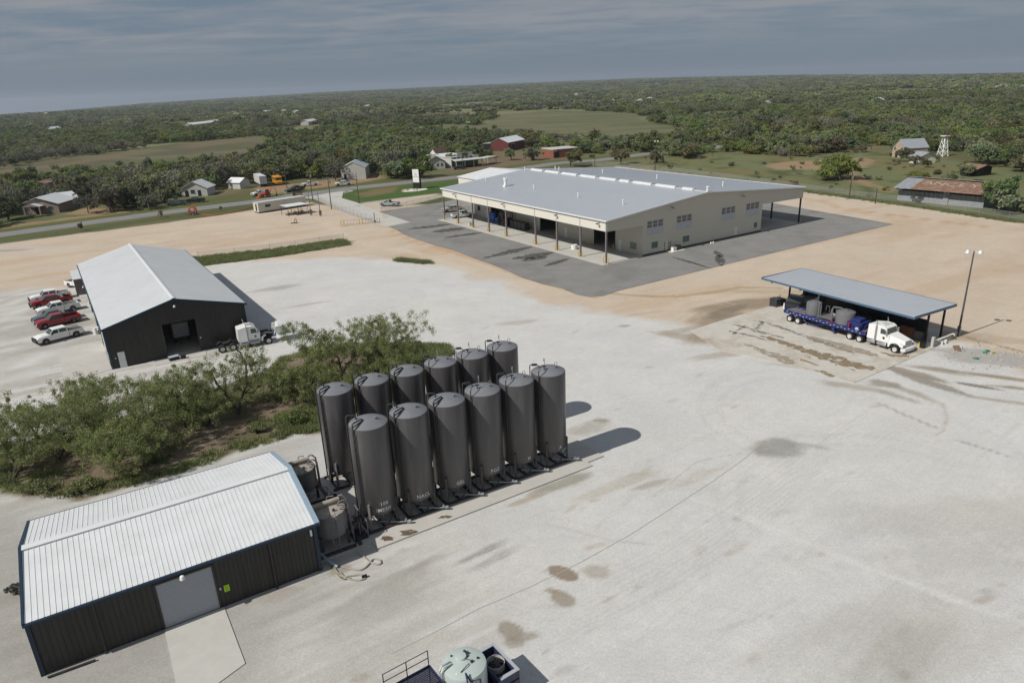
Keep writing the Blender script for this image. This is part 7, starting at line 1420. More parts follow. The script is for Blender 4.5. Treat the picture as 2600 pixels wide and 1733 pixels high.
# things standing in the canopy of the big hall
def lw(u_, v_, z=.1): return loc2w(FAR, u_, v_, z)
for i, (u_, v_) in enumerate(((7.7, 53.4), (7.5, 51.9), (7.7, 50.5))):
    barrel('blue_tank', ['tall blue tank in the hall canopy, left of three', 'tall blue tank in the hall canopy, middle of three', 'lower blue tank in the hall canopy, right of three'][i], 'tank', lw(u_, v_), .6, (2.2, 2.4, 1.3)[i], 'plastic_blue', 'blue tanks in the hall canopy')
t = thing('process_skid', 'tall dark process skid with hopper and pipes in the hall canopy', 'machine', lw(7.3, 46.2), FAR[2]); b = MB()
for x in (-1, 1):
    for y in (-1.6, 1.6): b.box(x-.07, y-.07, 0, x+.07, y+.07, 3.2)
b.build('frame', 'dark_steel', t); b = MB(); b.lathe([(.3, 1.4), (1.0, 2.4), (1.0, 3.3), (0, 3.4)], 16, c=(0, .8, 0)); b.build('hopper', 'dark_steel', t); b = MB(); b.box(-.9, -1.5, .1, .9, .2, 1.9); b.build('engine', 'black', t); b = MB(); b.tube([(.5, -1.5, 1.9), (.5, -1.5, 2.9), (.2, .2, 3.2)], .12, 8); b.build('duct', 'mid_steel', t)
for i in range(4):
    crate('engine_crate', 'shrink wrapped dark crate in the row against the hall wall', 'crate', lw(7.4, 42.6-i*1.6), (1.4, 1.4, 1.7), FAR[2], 'dark_steel', 'dark crates in the hall canopy')
barrel('blue_drum', 'small blue drum beside the dark crates in the hall canopy', 'barrel', lw(6.2, 44.2), .3, .9, 'plastic_blue'); barrel('black_drum', 'black drum before the process skid in the hall canopy', 'barrel', lw(6.3, 47.6), .3, .9, 'black')
q = G(1050+1600*.255, 400+915*.255); barrel('white_tub', 'white open tub on the sunlit canopy slab', 'tub', (q[0], q[1], .1), .65, .9, 'plastic_white')
q = G(1050+568*.255, 400+680*.255); crate('grey_box', 'small grey box on the slab near the third canopy column', 'box', (q[0], q[1], .1), (.9, .7, .8), FAR[2], 'light_panel')
q = loc2w(FAR, 17.3, -1.0, .04); b = MB(); b.box(-1.9, -.9, 0, 1.9, .9, .12); struct(b.build('equipment_pad', 'white_gravel', None, tuple(q), FAR[2]))
t = thing('air_conditioner', 'white air conditioner on a pad by the hall gable', 'air conditioner', loc2w(FAR, 16.6, -1.0, .16), FAR[2]); b = MB(); b.box(-.45, -.4, 0, .45, .4, .75); b.build('casing', 'white_paint', t); b = MB(); b.lathe([(.3, .752), (.3, .8), (0, .8)], 14); b.build('fan_grille', 'mid_steel', t)
t = thing('air_conditioner', 'dark grey air conditioner on the same pad by the hall gable', 'air conditioner', loc2w(FAR, 18.1, -.8, .16), FAR[2]); b = MB(); b.box(-.4, -.4, 0, .4, .4, .9); b.build('casing', 'dark_steel', t); b = MB(); b.lathe([(.3, .902), (.3, .95), (0, .95)], 14); b.build('fan_grille', 'black', t)
b = MB()
for x in (15.0, 16.2, 16.7): b.tube([loc2w(FAR, x, -.08, 0), loc2w(FAR, x, -.08, 2.0)], .05, 6)
tag(b.build('gas_pipes', 'mid_steel'), 'thin vertical pipes on the hall gable above the air conditioners', 'pipe')
for k, x in enumerate((27.2, 27.9)): b = MB(); b.lathe([(0, 0), (.18, 0), (.18, .3), (0, .35)], 10); tag(b.build('standpipe', 'plastic_white', None, tuple(loc2w(FAR, x, -1.2, .05))), ['white standpipe cap on the asphalt by the gable, left one', 'white standpipe cap on the asphalt by the gable, right one'][k], 'cap')
t = thing('cattle_gate', 'dark pipe gate among the trees on the island', 'gate', O(640, 905), .2); b = MB()
for z in (.3, .6, .9, 1.2, 1.5): b.tube([(0, 0, z), (2.6, .4, z)], .03, 5)
b.build('gate_rails', 'rust', t)
for x in (-.6, 0): b = MB(); b.tube([(x, x*.5, 0), (x, x*.5, 2.0)], .06, 6); b.build('gate_post', 'dark_steel', t)
b = MB(); b.tube([O(88, 1012)+[0, 0, .12], O(205, 985)+[0, 0, .12]], .12, 6); tag(b.build('timber_log', 'pale_bark'), 'bleached log lying at the back of the tree island', 'log')
# ------------------------------------------------------------------ trees
def leaf_cards(centers, radii, n_per, size, r, droop=.3, flat=.75, asp=.42):
    """cloud of small leaf sprays round given centres -> vertex and face arrays"""
    C = np.repeat(centers, n_per, 0); Rr = np.repeat(radii, n_per)[:, None]; n = len(C)
    d = r.normal(size=(n, 3)); d /= np.linalg.norm(d, axis=1)[:, None]; rad = r.rand(n, 1)**(1/2.0)
    P = C+d*rad*Rr*np.array([1, 1, flat])
    a = r.normal(size=(n, 3)); a[:, 2] -= droop; a /= np.linalg.norm(a, axis=1)[:, None]; b_ = np.cross(a, r.normal(size=(n, 3))); b_ /= np.linalg.norm(b_, axis=1)[:, None]
    s = size*(.6+.8*r.rand(n, 1)); A = a*s; B = b_*s*asp
    V = np.stack([P-A*.5, P+B*.5-A*.05, P+A*.5, P-B*.5+A*.05], 1).reshape(-1, 3); F = np.arange(n*4).reshape(n, 4)
    return V, F
def np_mesh(name, V, F, mats, mi=None):
    me = bpy.data.meshes.new(name); me.vertices.add(len(V)); me.vertices.foreach_set('co', V.astype(np.float32).ravel()); k = F.shape[1]
    me.loops.add(F.size); me.loops.foreach_set('vertex_index', F.astype(np.int32).ravel()); me.polygons.add(len(F)); me.polygons.foreach_set('loop_start', np.arange(0, F.size, k, dtype=np.int32))
    for m in mats: me.materials.append(MATS[m])
    if mi is not None: me.polygons.foreach_set('material_index', mi.astype(np.int32))
    me.update(calc_edges=True); return me
def crown_centers(r, n, rx, ry, rz_, zc, lumps=7):
    L_ = [(r.uniform(-.62, .62)*rx, r.uniform(-.62, .62)*ry, zc+r.uniform(-.45, .5)*rz_, r.uniform(.35, .62)) for _ in range(lumps)]
    out_ = []
    while len(out_) < n:
        l = L_[r.randint(lumps)]; d = r.normal(size=3); d /= np.linalg.norm(d)
        if d[2] < -.4 and r.rand() < (.7 if n < 90 else .35): continue
        k = .5+.62*r.rand()
        out_.append((l[0]+d[0]*l[3]*rx*k, l[1]+d[1]*l[3]*ry*k, max(.5, l[2]+d[2]*l[3]*rz_*k)))
    return np.array(out_)
def near_tree(label, base, h, spread, seed, trunks, crown, leaf='leaf_mesquite', n_cl=130, per=95, group='mesquite trees on the yard island', bark='bark', ls=.24):
    """trunks: list of polylines (local); crown: (cx, cy, rx, ry, zc, rz)"""
    r = np.random.RandomState(seed); t = thing('mesquite_tree', label, 'tree', base, 0, group)
    SC = 1.2; HC = .92 if seed in (12, 13, 14, 15, 16) else 1.08; trunks = [[(x*SC, y*SC, z*HC) for x, y, z in pl] for pl in trunks]; crown = tuple(v*k for v, k in zip(crown, (SC, SC, 1.42, 1.42, HC*.90, HC*1.32))); n_cl = int(n_cl*2.7)
    nodes = []; rad = []; b = MB()
    for pl in trunks:
        b.tube(pl, .17*h/8, 8, r1=.08*h/8); nodes += [np.array(p, float) for p in pl[1:]]; rad += [.11*h/8]*(len(pl)-1)
        for p, q in zip(pl[:-1], pl[1:]): nodes.append((np.array(p)+np.array(q))/2); rad.append(.13*h/8)
    cx_, cy_, rx, ry, zc, rz_ = crown; cc = crown_centers(r, n_cl, rx, ry, rz_, zc, 9)+np.array([cx_, cy_, 0])
    order = np.argsort(np.linalg.norm(cc-nodes[0], axis=1)); tw = MB()
    for i in order:
        c_ = cc[i]; D_ = np.array([np.linalg.norm((c_-n_)*np.array([1, 1, 1.2]))+(2.0 if n_[2] > c_[2]+.3 else 0) for n_ in nodes]); k = int(D_.argmin()); a_ = nodes[k]; ra = max(rad[k]*.72, .014)
        mid = (a_+c_)/2+r.normal(size=3)*.16*np.linalg.norm(c_-a_); (b if ra > .035 else tw).tube([a_, mid, c_], ra, 5, cap=False, r1=ra*.55); nodes += [mid, c_]; rad += [ra*.8, ra*.6]
    b.build('trunk', bark, t)
    if tw.v: tw_ = tw.build('twigs', bark, t); tw_['kind'] = 'stuff'
    V, F = leaf_cards(cc, r.uniform(.20, .60, len(cc))*(spread/9)**.5, int(per*.85), ls*.66, r, 1.1, 1.05, .34); mi = (r.rand(len(cc)) < .35).astype(int).repeat(int(per*.85))
    me = np_mesh('foliage', V, F, [leaf, 'leaf_mesquite_light'], mi); o = bpy.data.objects.new('foliage', me); COL.objects.link(o); o.parent = t
    return t
near_tree('tall slender mesquite with visible curved trunk in front of the workshop door', O(548, 950), 7.5, 9, 11, [[(0, 0, 0), (.3, .2, 1.2), (1.0, .5, 3.0), (1.1, .9, 5.0), (.7, 1, 6.2)], [(0, 0, .2), (-.6, .2, 1.5), (-1.6, .4, 3.2), (-2.0, .6, 4.5)]], (-.9, .4, 3.6, 2.6, 4.9, 2.3), n_cl=105)
near_tree('leaning mesquite spreading left of the slender one', O(430, 985), 6.5, 9, 12, [[(0, 0, 0), (-.5, .2, 1.4), (-1.6, .4, 3), (-2.6, .6, 4.2)], [(0, 0, .3), (.8, .2, 1.8), (1.8, .3, 3.0)]], (-.4, .5, 4.0, 2.6, 3.8, 2.0), n_cl=110)
near_tree('broad mesquite in front of the workshop corner', O(300, 1010), 8, 10, 13, [[(0, 0, 0), (.2, .3, 1.6), (.5, .8, 3.2), (1.0, 1.2, 5.0)], [(0, 0, .3), (-.9, .2, 2), (-2, .5, 3.6)], [(0, 0, .3), (1.2, .3, 1.8), (2.6, .5, 2.6)]], (.4, .8, 4.2, 3.0, 5.0, 2.5), n_cl=135)
near_tree('dense drooping mesquite in the lower middle of the island', O(262, 1088), 6, 8, 14, [[(0, 0, 0), (.1, .2, 1.4), (-.3, .4, 3.0)], [(0, 0, .2), (.8, .2, 1.6), (1.4, .4, 2.8)]], (0, .4, 3.4, 2.6, 3.1, 2.1), n_cl=110, per=110)
near_tree('open crowned mesquite with thin twisted limbs near the left frame edge', O(135, 1055), 7, 10, 15, [[(0, 0, 0), (.6, .2, 1.4), (1.4, .5, 3.0), (1.2, .8, 4.6)], [(0, 0, .2), (-.8, .2, 1.6), (-1.8, .5, 3.4), (-2.2, .6, 4.8)]], (.2, .5, 4.0, 2.8, 4.6, 2.2), n_cl=110, per=70)
near_tree('leftmost mesquite with yellowish leaves, cut by the frame edge', O(35, 1098), 6.5, 9, 16, [[(0, 0, 0), (.2, .2, 1.6), (-.4, .5, 3.2), (-.9, .8, 4.6)], [(0, 0, .2), (1, .2, 1.8), (1.8, .4, 3.2)]], (.1, .4, 3.6, 2.6, 4.0, 2.2), n_cl=105)
near_tree('big mesquite with dark double trunk behind the silos, left trunk', O(792, 898), 8.5, 10, 17, [[(0, 0, 0), (-.1, .2, 1.8), (-.3, .4, 3.6), (-1.2, .6, 5.4)], [(0, 0, .8), (-1.4, .2, 1.8), (-3.0, .3, 2.2)], [(0, 0, 2.2), (1.2, .3, 3.8), (1.4, .5, 5.0)]], (-1.4, .6, 3.6, 2.8, 5.8, 2.3), n_cl=125)
near_tree('big airy mesquite leaning right behind the silos', O(812, 892), 9.0, 10, 18, [[(0, 0, 0), (1.2, .3, 1.8), (2.6, .6, 3.4), (3.0, .9, 5.4), (2.8, 1.1, 7)], [(2.6, .6, 3.4), (4.6, .9, 4.6), (5.6, 1.1, 5.4)]], (3.3, .8, 4.0, 2.8, 5.9, 2.5), n_cl=130, per=80)
near_tree('low bushy mesquite left of the double trunk', O(695, 925), 5.5, 7, 19, [[(0, 0, 0), (-.2, .2, 1.2), (-.5, .4, 2.6)], [(0, 0, .2), (.7, .2, 1.4), (1.2, .3, 2.4)]], (0, .3, 3.2, 2.5, 3.0, 2.1), n_cl=105, per=110)
near_tree('low spreading mesquite between the tree pair and the back silos', O(905, 868), 5, 7, 20, [[(0, 0, 0), (.3, .2, 1.4), (.6, .4, 2.6)], [(0, 0, .2), (-.8, .2, 1.5), (-1.4, .4, 2.4)]], (0, .2, 3.2, 2.2, 2.9, 1.6), n_cl=90, per=100)
for lab_, p_, h_, sd_, cr_, nc_ in (('low leafy mesquite filling the gap left of the slender one', (480, 975), 4.6, 41, (0, 0, 2.6, 2.0, 2.5, 1.6), 60), ('squat mesquite behind the drooping one', (225, 1010), 5.2, 42, (0, 0, 2.8, 2.2, 2.9, 1.8), 70), ('rounded mesquite between the leaning and the broad one', (365, 1045), 5.0, 43, (0, 0, 2.8, 2.1, 2.7, 1.7), 70), ('grey green mesquite low at the back of the island near the bleached log', (195, 955), 4.6, 44, (0, 0, 2.5, 2.0, 2.5, 1.5), 55), ('mesquite sapling between the two left edge trees', (85, 1010), 5.0, 45, (0, 0, 2.6, 2.1, 2.8, 1.7), 60), ('bushy mesquite hugging the double trunk from the front', (770, 925), 4.6, 46, (0, 0, 2.6, 2.0, 2.4, 1.6), 60), ('small mesquite right behind the first back row silo', (855, 905), 4.4, 47, (0, 0, 2.5, 1.9, 2.3, 1.5), 50)):
    near_tree(lab_, O(*p_), h_, 8, sd_, [[(0, 0, 0), (.2, .1, 1.0), (.5, .2, 2.0)], [(0, 0, .2), (-.5, .1, 1.1), (-.9, .3, 2.1)]], cr_, n_cl=nc_, per=100)
def shrub(label, base, r_, h, seed, m='leaf_mesquite', name='shrub', group='shrubs on the tree island'):
    r = np.random.RandomState(seed); t = thing(name, label, 'shrub', base, 0, group); cc = crown_centers(r, 34, r_, r_*.8, h*.55, h*.45, 5); V, F = leaf_cards(cc, np.full(len(cc), r_*.28), 75, .2, r)
    me = np_mesh('foliage', V, F, [m]); o = bpy.data.objects.new('foliage', me); COL.objects.link(o); o.parent = t
    b = MB()
    for k in range(4): q = cc[k]; b.tube([(0, 0, 0), (q[0]*.5, q[1]*.5, q[2]*.6), tuple(q)], .03, 5)
    b.build('stems', 'bark', t); return t
shrub('green bush at the lower edge of the island near the back row silos', O(690, 972), 1.9, 1.8, 31); shrub('low bush at the front left edge of the island', O(185, 1120), 1.6, 1.0, 32, 'grass_blade'); shrub('low bush at the far left end of the island', O(90, 1128), 1.7, .9, 33, 'grass_blade'); shrub('dark prickly clump at the very left of the island', O(15, 1085), .8, .9, 34, 'leaf_dark'); shrub('small bush under the drooping mesquite', O(350, 1060), 1.2, 1.0, 35); shrub('bush between the two tree groups', O(590, 990), 1.1, .8, 36, 'grass_blade'); shrub('dry bush at the back left corner of the nearest shed', O(38, 1365), .8, .5, 37, 'twig_grey')
# ---- crowns for the middle distance, shared by many trees
def crown_mesh(name, seed, leaf, rx, rz_, zc, n_cl, per, ls, leaf2=None):
    r = np.random.RandomState(seed); cc = crown_centers(r, n_cl, rx, rx*.9, rz_, zc, 8); V, F = leaf_cards(cc, r.uniform(.6, 1.15, len(cc))*rx*.2, per, ls, r, .1, .75, .62)
    mi = (r.rand(n_cl) < .3).astype(int).repeat(per); return np_mesh(name, V, F, [leaf, leaf2 or leaf], mi)
def trunk_mesh(seed, h, m, bare=False, spread=3):
    r = np.random.RandomState(seed); b = MB(); b.tube([(0, 0, 0), (r.uniform(-.2, .2), r.uniform(-.2, .2), h*.3), (r.uniform(-.3, .3), 0, h*.5)], .22, 6, r1=.14)
    for k in range(14 if bare else 6):
        a_ = r.rand()*6.28; s2 = spread*(.5+.5*r.rand()); q = (math.cos(a_)*s2, math.sin(a_)*s2, h*(.6+.38*r.rand())); mm_ = (q[0]*.45, q[1]*.45, h*.55); b.tube([(0, 0, h*.32), mm_, q], .09, 5, r1=.03, cap=False)
    o = b.build('trunk', m); me = o.data; bpy.data.objects.remove(o); return me
KINDS = {}
for kn, (leaf, leaf2, n_, per, ls, bark, tall) in {'green': ('leaf_green', 'leaf_olive', 84, 56, .40, 'bark', 1), 'olive': ('leaf_olive', 'leaf_green', 80, 54, .40, 'bark', 1), 'rust': ('leaf_rust', 'leaf_olive', 76, 50, .40, 'bark', 1), 'dark': ('leaf_dark', 'leaf_green', 84, 56, .40, 'bark', 1), 'grey': ('twig_grey', 'leaf_olive', 64, 44, .34, 'pale_bark', 1), 'dome': ('leaf_green', 'leaf_mesquite', 170, 60, .36, 'bark', 1)}.items():
    KINDS[kn] = [(crown_mesh('crown', 100+i+len(kn)*7, leaf, 4.0, 2.9, 3.2, n_, per, ls, leaf2), trunk_mesh(50+i, 6.2, bark, kn == 'grey')) for i in range(3)]
def bg_tree(kind, x, y, s, rz, label, group, name='broadleaf_tree'):
    cr, tr = KINDS[kind][rnd.randrange(3)]; t = thing(name, label, 'tree', (x, y, float(terr(x, y))-.05), rz, group); t.scale = (s*rnd.uniform(.85, 1.2), s*rnd.uniform(.85, 1.2), s*rnd.uniform(.85, 1.15))
    for nm, me_ in (('crown', cr), ('trunk', tr)): o = bpy.data.objects.new(nm, me_); COL.objects.link(o); o.parent = t
    return t
SPEC = [  # singled out trees: base pixel (overview), crown height in overview pixels, kind, label
 (1425, 378, 45, 'rust', 'rust green round tree beyond the hall roof, near the white sign'), (1508, 374, 36, 'green', 'small green tree beside the road beyond the hall'), (1583, 364, 44, 'rust', 'dark rusty tree at the bend of the road'),
 (1928, 413, 58, 'dome', 'big bright round tree in the meadow before the track'), (1902, 412, 40, 'olive', 'lower tree joined to the left of the big round meadow tree'), (1833, 360, 36, 'olive', 'thin meadow tree left of the big round one'), (1802, 345, 40, 'grey', 'bare grey tree at the edge of the right hand wood'),
 (1755, 342, 46, 'olive', 'broad olive tree beside the bare grey one'), (1878, 352, 30, 'olive', 'small tree on the meadow edge left of the stone house'), (1895, 345, 26, 'green', 'small green tree on the meadow edge nearest the stone house'),
 (1310, 383, 42, 'olive', 'loose olive tree just beyond the hall roof ridge'), (1175, 368, 30, 'green', 'green tree beside the dark red building'), (1222, 368, 34, 'olive', 'olive tree on the forecourt in front of the dark red building'),
 (1000, 380, 30, 'rust', 'rusty small tree by the grey house'), (1045, 382, 30, 'olive', 'tree between grey house and store'), (905, 405, 76, 'grey', 'large bare grey tree across the road'), (935, 395, 55, 'dark', 'dark evergreen right of the large bare tree'),
 (1040, 335, 45, 'dark', 'very dark tree behind the store'), (1010, 335, 40, 'dark', 'dark tree left of the very dark one'), (640, 412, 60, 'green', 'tree right of the yellow bus'), (500, 430, 62, 'grey', 'pale barked tree by the white cottage'), (770, 415, 50, 'grey', 'bare tree at the left corner of the white metal barn'),
 (820, 405, 30, 'olive', 'thin tree in front of the white metal barn'), (370, 500, 22, 'rust', 'small reddish sapling on the road verge, middle one'), (187, 530, 22, 'rust', 'small reddish sapling on the road verge, left one'), (508, 484, 14, 'rust', 'small reddish sapling on the road verge, right one'),
 (2290, 482, 75, 'dark', 'dark tree against the right end of the rusty barn'), (2335, 490, 80, 'olive', 'tree at the right frame edge by the rusty barn'), (2180, 420, 34, 'green', 'tree behind the left end of the rusty barn'), (2110, 415, 34, 'olive', 'tree left of the rusty barn behind its roof'), (2060, 350, 28, 'dark', 'dark tree left of the stone house'), (2120, 352, 26, 'dark', 'dark tree right of the stone house'), (2068, 372, 34, 'olive', 'ragged olive tree growing against the mottled stone house'), (2102, 378, 26, 'rust', 'brownish small tree between the mottled stone house and the cream cottage'), (2132, 385, 22, 'green', 'green tree at the right end of the cream cottage'), (2225, 405, 34, 'olive', 'tree behind the small rusty shed'),
 (330, 470, 62, 'green', 'big green tree left of the white cottage'), (290, 478, 58, 'green', 'round green tree second left of the white cottage'), (255, 488, 60, 'rust', 'brownish tree right of the stone house wing'), (380, 468, 60, 'green', 'tall green tree before the white cottage'), (20, 505, 70, 'dark', 'dark tree at the left frame edge by the stone house')]
def hf(bx, by, hh):
    B = O(bx, by); hs = np.arange(1, 22, .1); v = B[None]+np.stack([hs*0, hs*0, hs], 1)-np.array([0, 0, CAMH]); y = (866.5-FPX*(v@UP)/(v@FWD))/1.10544; return float(hs[np.argmin(abs(y-(by-hh)))]), B
occupied = []
for bx, by, hh, kd, lab in SPEC:
    h_, B = hf(bx, by, hh); tt_ = bg_tree(kd, B[0], B[1], h_/6.3, rnd.random()*6.28, lab, None, 'sapling' if 'sapling' in lab else 'broadleaf_tree'); occupied.append((B[0], B[1]))
    if 'sapling' in lab: tt_.scale = (tt_.scale[0]*.42, tt_.scale[1]*.42, tt_.scale[2])
    if 'big bright round' in lab: tt_.scale = (tt_.scale[0]*1.25, tt_.scale[1]*1.25, tt_.scale[2])
# woods: sample the land outside yard, road, fields and houses
BUILT = [np.array([o.location.x, o.location.y]) for o in S.objects if o.get('category') in ('house', 'barn', 'store', 'building', 'shed', 'canopy', 'windmill', 'pickup truck', 'trailer', 'bus', 'backhoe loader', 'utility pole') and o.parent is None and o.location.y > 120]
def blocked(x, y, mar):
    m = sdist(x, y, LOT) < mar; m |= ldist(x, y, ROAD) < 9+mar*.5; rp_ = np.array(ROAD); m |= (x < 75) & (y < np.interp(x, rp_[:, 0], rp_[:, 1])+9)
    for F in FIELDS: m |= sdist(x, y, F) < mar*.2
    m |= sdist(x, y, MEADOW) < mar*.3
    for D in DIRT[:2]+DIRT[3:5]: m |= sdist(x, y, D) < 2
    for q in BUILT: m |= (abs(x-q[0]-5) < (11 if q[1] < 350 else 16)) & (y-q[1] > -max(14, .085*q[1])) & (y-q[1] < 15)
    return m
def infront(x, y, mar=1.15): return (abs(x) < y*.80*mar+25)
r = np.random.RandomState(99)
def sample(n, y0, y1, mar, dmin):
    y = (r.rand(n)*(y1**2-y0**2)+y0**2)**.5; x = (r.rand(n)*2-1)*(y*.80+30); k = ~blocked(x, y, mar); x, y = x[k], y[k]
    cell = {}; out_ = []
    for a_, c_ in zip(x, y):
        i, j = int(a_//dmin), int(c_//dmin); ok = True
        for di in (-1, 0, 1):
            for dj in (-1, 0, 1):
                for q in cell.get((i+di, j+dj), ()):
                    if (q[0]-a_)**2+(q[1]-c_)**2 < dmin*dmin: ok = False
        if ok: cell.setdefault((i, j), []).append((a_, c_)); out_.append((a_, c_))
    return np.array(out_)
nearw = sample(14000, 125, 330, 4, 4.8)
nearw = nearw[np.argsort(np.hypot(nearw[:, 0], nearw[:, 1]))]
DESC = {'green': 'leafy green', 'olive': 'olive green', 'rust': 'brown tinged', 'dark': 'dark green', 'grey': 'bare grey'}
ind = nearw[:262]; rest = nearw[262:]
def kind_at(x, y):
    v = float(fbm(np.array([x]), np.array([y]), 45, 77)[0])+rnd.uniform(-.16, .16); return 'green' if v < .48 else 'olive' if v < .57 else 'dark' if v < .60 else 'rust' if v < .65 else 'grey'
LM = [((o.location.x, o.location.y), nm) for o, nm in [(o, {'stone_house': 'the stone house', 'white_cottage': 'the white cottage', 'metal_barn': 'the white metal barn', 'school_bus': 'the yellow bus', 'store': 'the store', 'red_metal_barn': 'the dark red building', 'brick_building': 'the red brick building', 'rusty_barn': 'the rusty roofed barn', 'stone_ruin_house': 'the mottled stone house', 'windmill': 'the windmill', 'rusty_shed': 'the rusty open shed', 'grey_house': 'the grey timber house', 'white_shed': 'the tiny white shed', 'backhoe_loader': 'the orange backhoe', 'cable_reel_trailer': 'the red reel machine', 'stone_house_wing': 'the stone house wing', 'small_shed': 'the rusty little shed', 'street_light': 'the two headed lamp pole'}.get(o.name)) for o in S.objects if o.parent is None] if nm]
cnt_ = {}
todo = []
for x, y in ind:
    kd = kind_at(x, y); s_ = rnd.uniform(.85, 1.5); (lx, ly), nm = min(LM, key=lambda q: (q[0][0]-x)**2+(q[0][1]-y)**2); dx, dy = x-lx, y-ly; d_ = math.hypot(dx, dy)
    side = ('left' if dx < 0 else 'right') if abs(dx) > abs(dy) else ('behind' if dy > 0 else 'front'); rel = {'left': 'to the left of', 'right': 'to the right of', 'behind': 'behind', 'front': 'in front of'}[side]
    far = 'close ' if d_ < 12 else '' if d_ < 24 else 'well ' if d_ < 40 else 'far '; size = 'small' if s_ < .95 else 'medium sized' if s_ < 1.15 else 'tall'
    lab = '%s %s tree standing %s%s %s' % (size, DESC[kd], far, rel, nm); todo.append((kd, x, y, s_, lab)); cnt_[lab] = cnt_.get(lab, 0)+1
for kd, x, y, s_, lab in todo: bg_tree(kd, x, y, s_, rnd.random()*6.28, lab, ('%ss' % lab) if cnt_[lab] > 1 else 'trees of the woods round the yard')
# the woodland past that reads as one mass: instanced
hidden = bpy.data.collections.new('crown_sources'); src = []
for kn in ('green', 'olive', 'dark', 'rust', 'grey'):
    for i in range(2): o = bpy.data.objects.new('tree_source_%02d' % len(src), KINDS[kn][i][0]); hidden.objects.link(o); src.append(o)
for i, (l1, l2) in enumerate((('leaf_green', 'leaf_olive'), ('leaf_olive', 'leaf_dark'), ('leaf_dark', 'leaf_green'), ('twig_grey', 'leaf_olive'))):
    me_ = crown_mesh('far_crown', 300+i, l1, 5.6, 2.6, 2.6, 44, 16, 1.5, l2); o = bpy.data.objects.new('tree_source_%02d' % len(src), me_); hidden.objects.link(o); src.append(o)
def scatter(name, P, sc, rot, idx, label, cat, zoff=0.0, coll=None):
    me_ = bpy.data.meshes.new(name); n = len(P); me_.vertices.add(n); z = terr(P[:, 0], P[:, 1])+zoff; me_.vertices.foreach_set('co', np.stack([P[:, 0], P[:, 1], z], 1).astype(np.float32).ravel())
    a_ = me_.attributes.new('sc', 'FLOAT_VECTOR', 'POINT'); a_.data.foreach_set('vector', sc.astype(np.float32).ravel()); a_ = me_.attributes.new('rz', 'FLOAT_VECTOR', 'POINT'); a_.data.foreach_set('vector', np.stack([rot*0, rot*0, rot], 1).astype(np.float32).ravel())
    a_ = me_.attributes.new('ix', 'INT', 'POINT'); a_.data.foreach_set('value', idx.astype(np.int32)); o = bpy.data.objects.new(name, me_); COL.objects.link(o)
    ng = bpy.data.node_groups.new(name, 'GeometryNodeTree'); ng.interface.new_socket('Geometry', in_out='INPUT', socket_type='NodeSocketGeometry'); ng.interface.new_socket('Geometry', in_out='OUTPUT', socket_type='NodeSocketGeometry')
    N_ = ng.nodes; gi = N_.new('NodeGroupInput'); go = N_.new('NodeGroupOutput'); ci_ = N_.new('GeometryNodeCollectionInfo'); ci_.inputs['Collection'].default_value = coll or hidden; ci_.inputs['Separate Children'].default_value = True; ci_.inputs['Reset Children'].default_value = True
    ip = N_.new('GeometryNodeInstanceOnPoints'); ip.inputs['Pick Instance'].default_value = True
    def na(nm, tp): q = N_.new('GeometryNodeInputNamedAttribute'); q.data_type = tp; q.inputs['Name'].default_value = nm; return q
    q1, q2_, q3 = na('sc', 'FLOAT_VECTOR'), na('rz', 'FLOAT_VECTOR'), na('ix', 'INT'); lk = ng.links.new
    lk(gi.outputs[0], ip.inputs['Points']); lk(ci_.outputs[0], ip.inputs['Instance']); lk(q3.outputs['Attribute'], ip.inputs['Instance Index']); lk(q2_.outputs['Attribute'], ip.inputs['Rotation']); lk(q1.outputs['Attribute'], ip.inputs['Scale']); lk(ip.outputs[0], go.inputs[0])
    md = o.modifiers.new('scatter', 'NODES'); md.node_group = ng; return tag(o, label, cat, None, 'stuff')
mid_ = sample(60000, 320, 950, 4, 6.4); far_ = sample(120000, 950, 2600, 3, 10.0); vfar = sample(60000, 2600, 6700, 0, 27)
mid_, far_, vfar = [P_[clearing(P_[:, 0], P_[:, 1]) < r.uniform(.15, .6, len(P_))] for P_ in (mid_, far_, vfar)]
def choose(P, far=False):
    v = fbm(P[:, 0], P[:, 1], 90, 77)+r.uniform(-.13, .13, len(P)); k = np.select([v < .46, v < .55, v < .59, v < .63], [0, 1, 2, 3], 4)
    return k*2+r.randint(0, 2, len(P)) if not far else np.select([v < .48, v < .58, v < .64], [10, 11, 12], 13)
gap = lambda P, t_: fbm(P[:, 0], P[:, 1], 38, 88) < t_
rest = np.concatenate([rest, mid_]); rest = rest[gap(rest, .70)]
def scl(P, lo, hi, k=1): s_ = r.uniform(lo, hi, len(P))*k; return np.stack([s_*r.uniform(.85, 1.25, len(P)), s_*r.uniform(.85, 1.25, len(P)), s_*r.uniform(.75, 1.15, len(P))], 1)
scatter('woodland', rest, scl(rest, .75, 1.35), r.rand(len(rest))*6.28, choose(rest), 'wood of mesquite and oak between the fields and the town', 'woodland', -.3)
fr_ = far_[gap(far_, .64)]; scatter('far_woodland', fr_, scl(fr_, .85, 1.6), r.rand(len(fr_))*6.28, choose(fr_, True), 'distant scrub woodland reaching towards the horizon', 'woodland', -.4)
scatter('horizon_woodland', vfar, scl(vfar, 1.6, 3.0)*np.array([1.3, 1.3, .55]), r.rand(len(vfar))*6.28, choose(vfar, True), 'last belt of trees below the skyline', 'woodland', -.5)
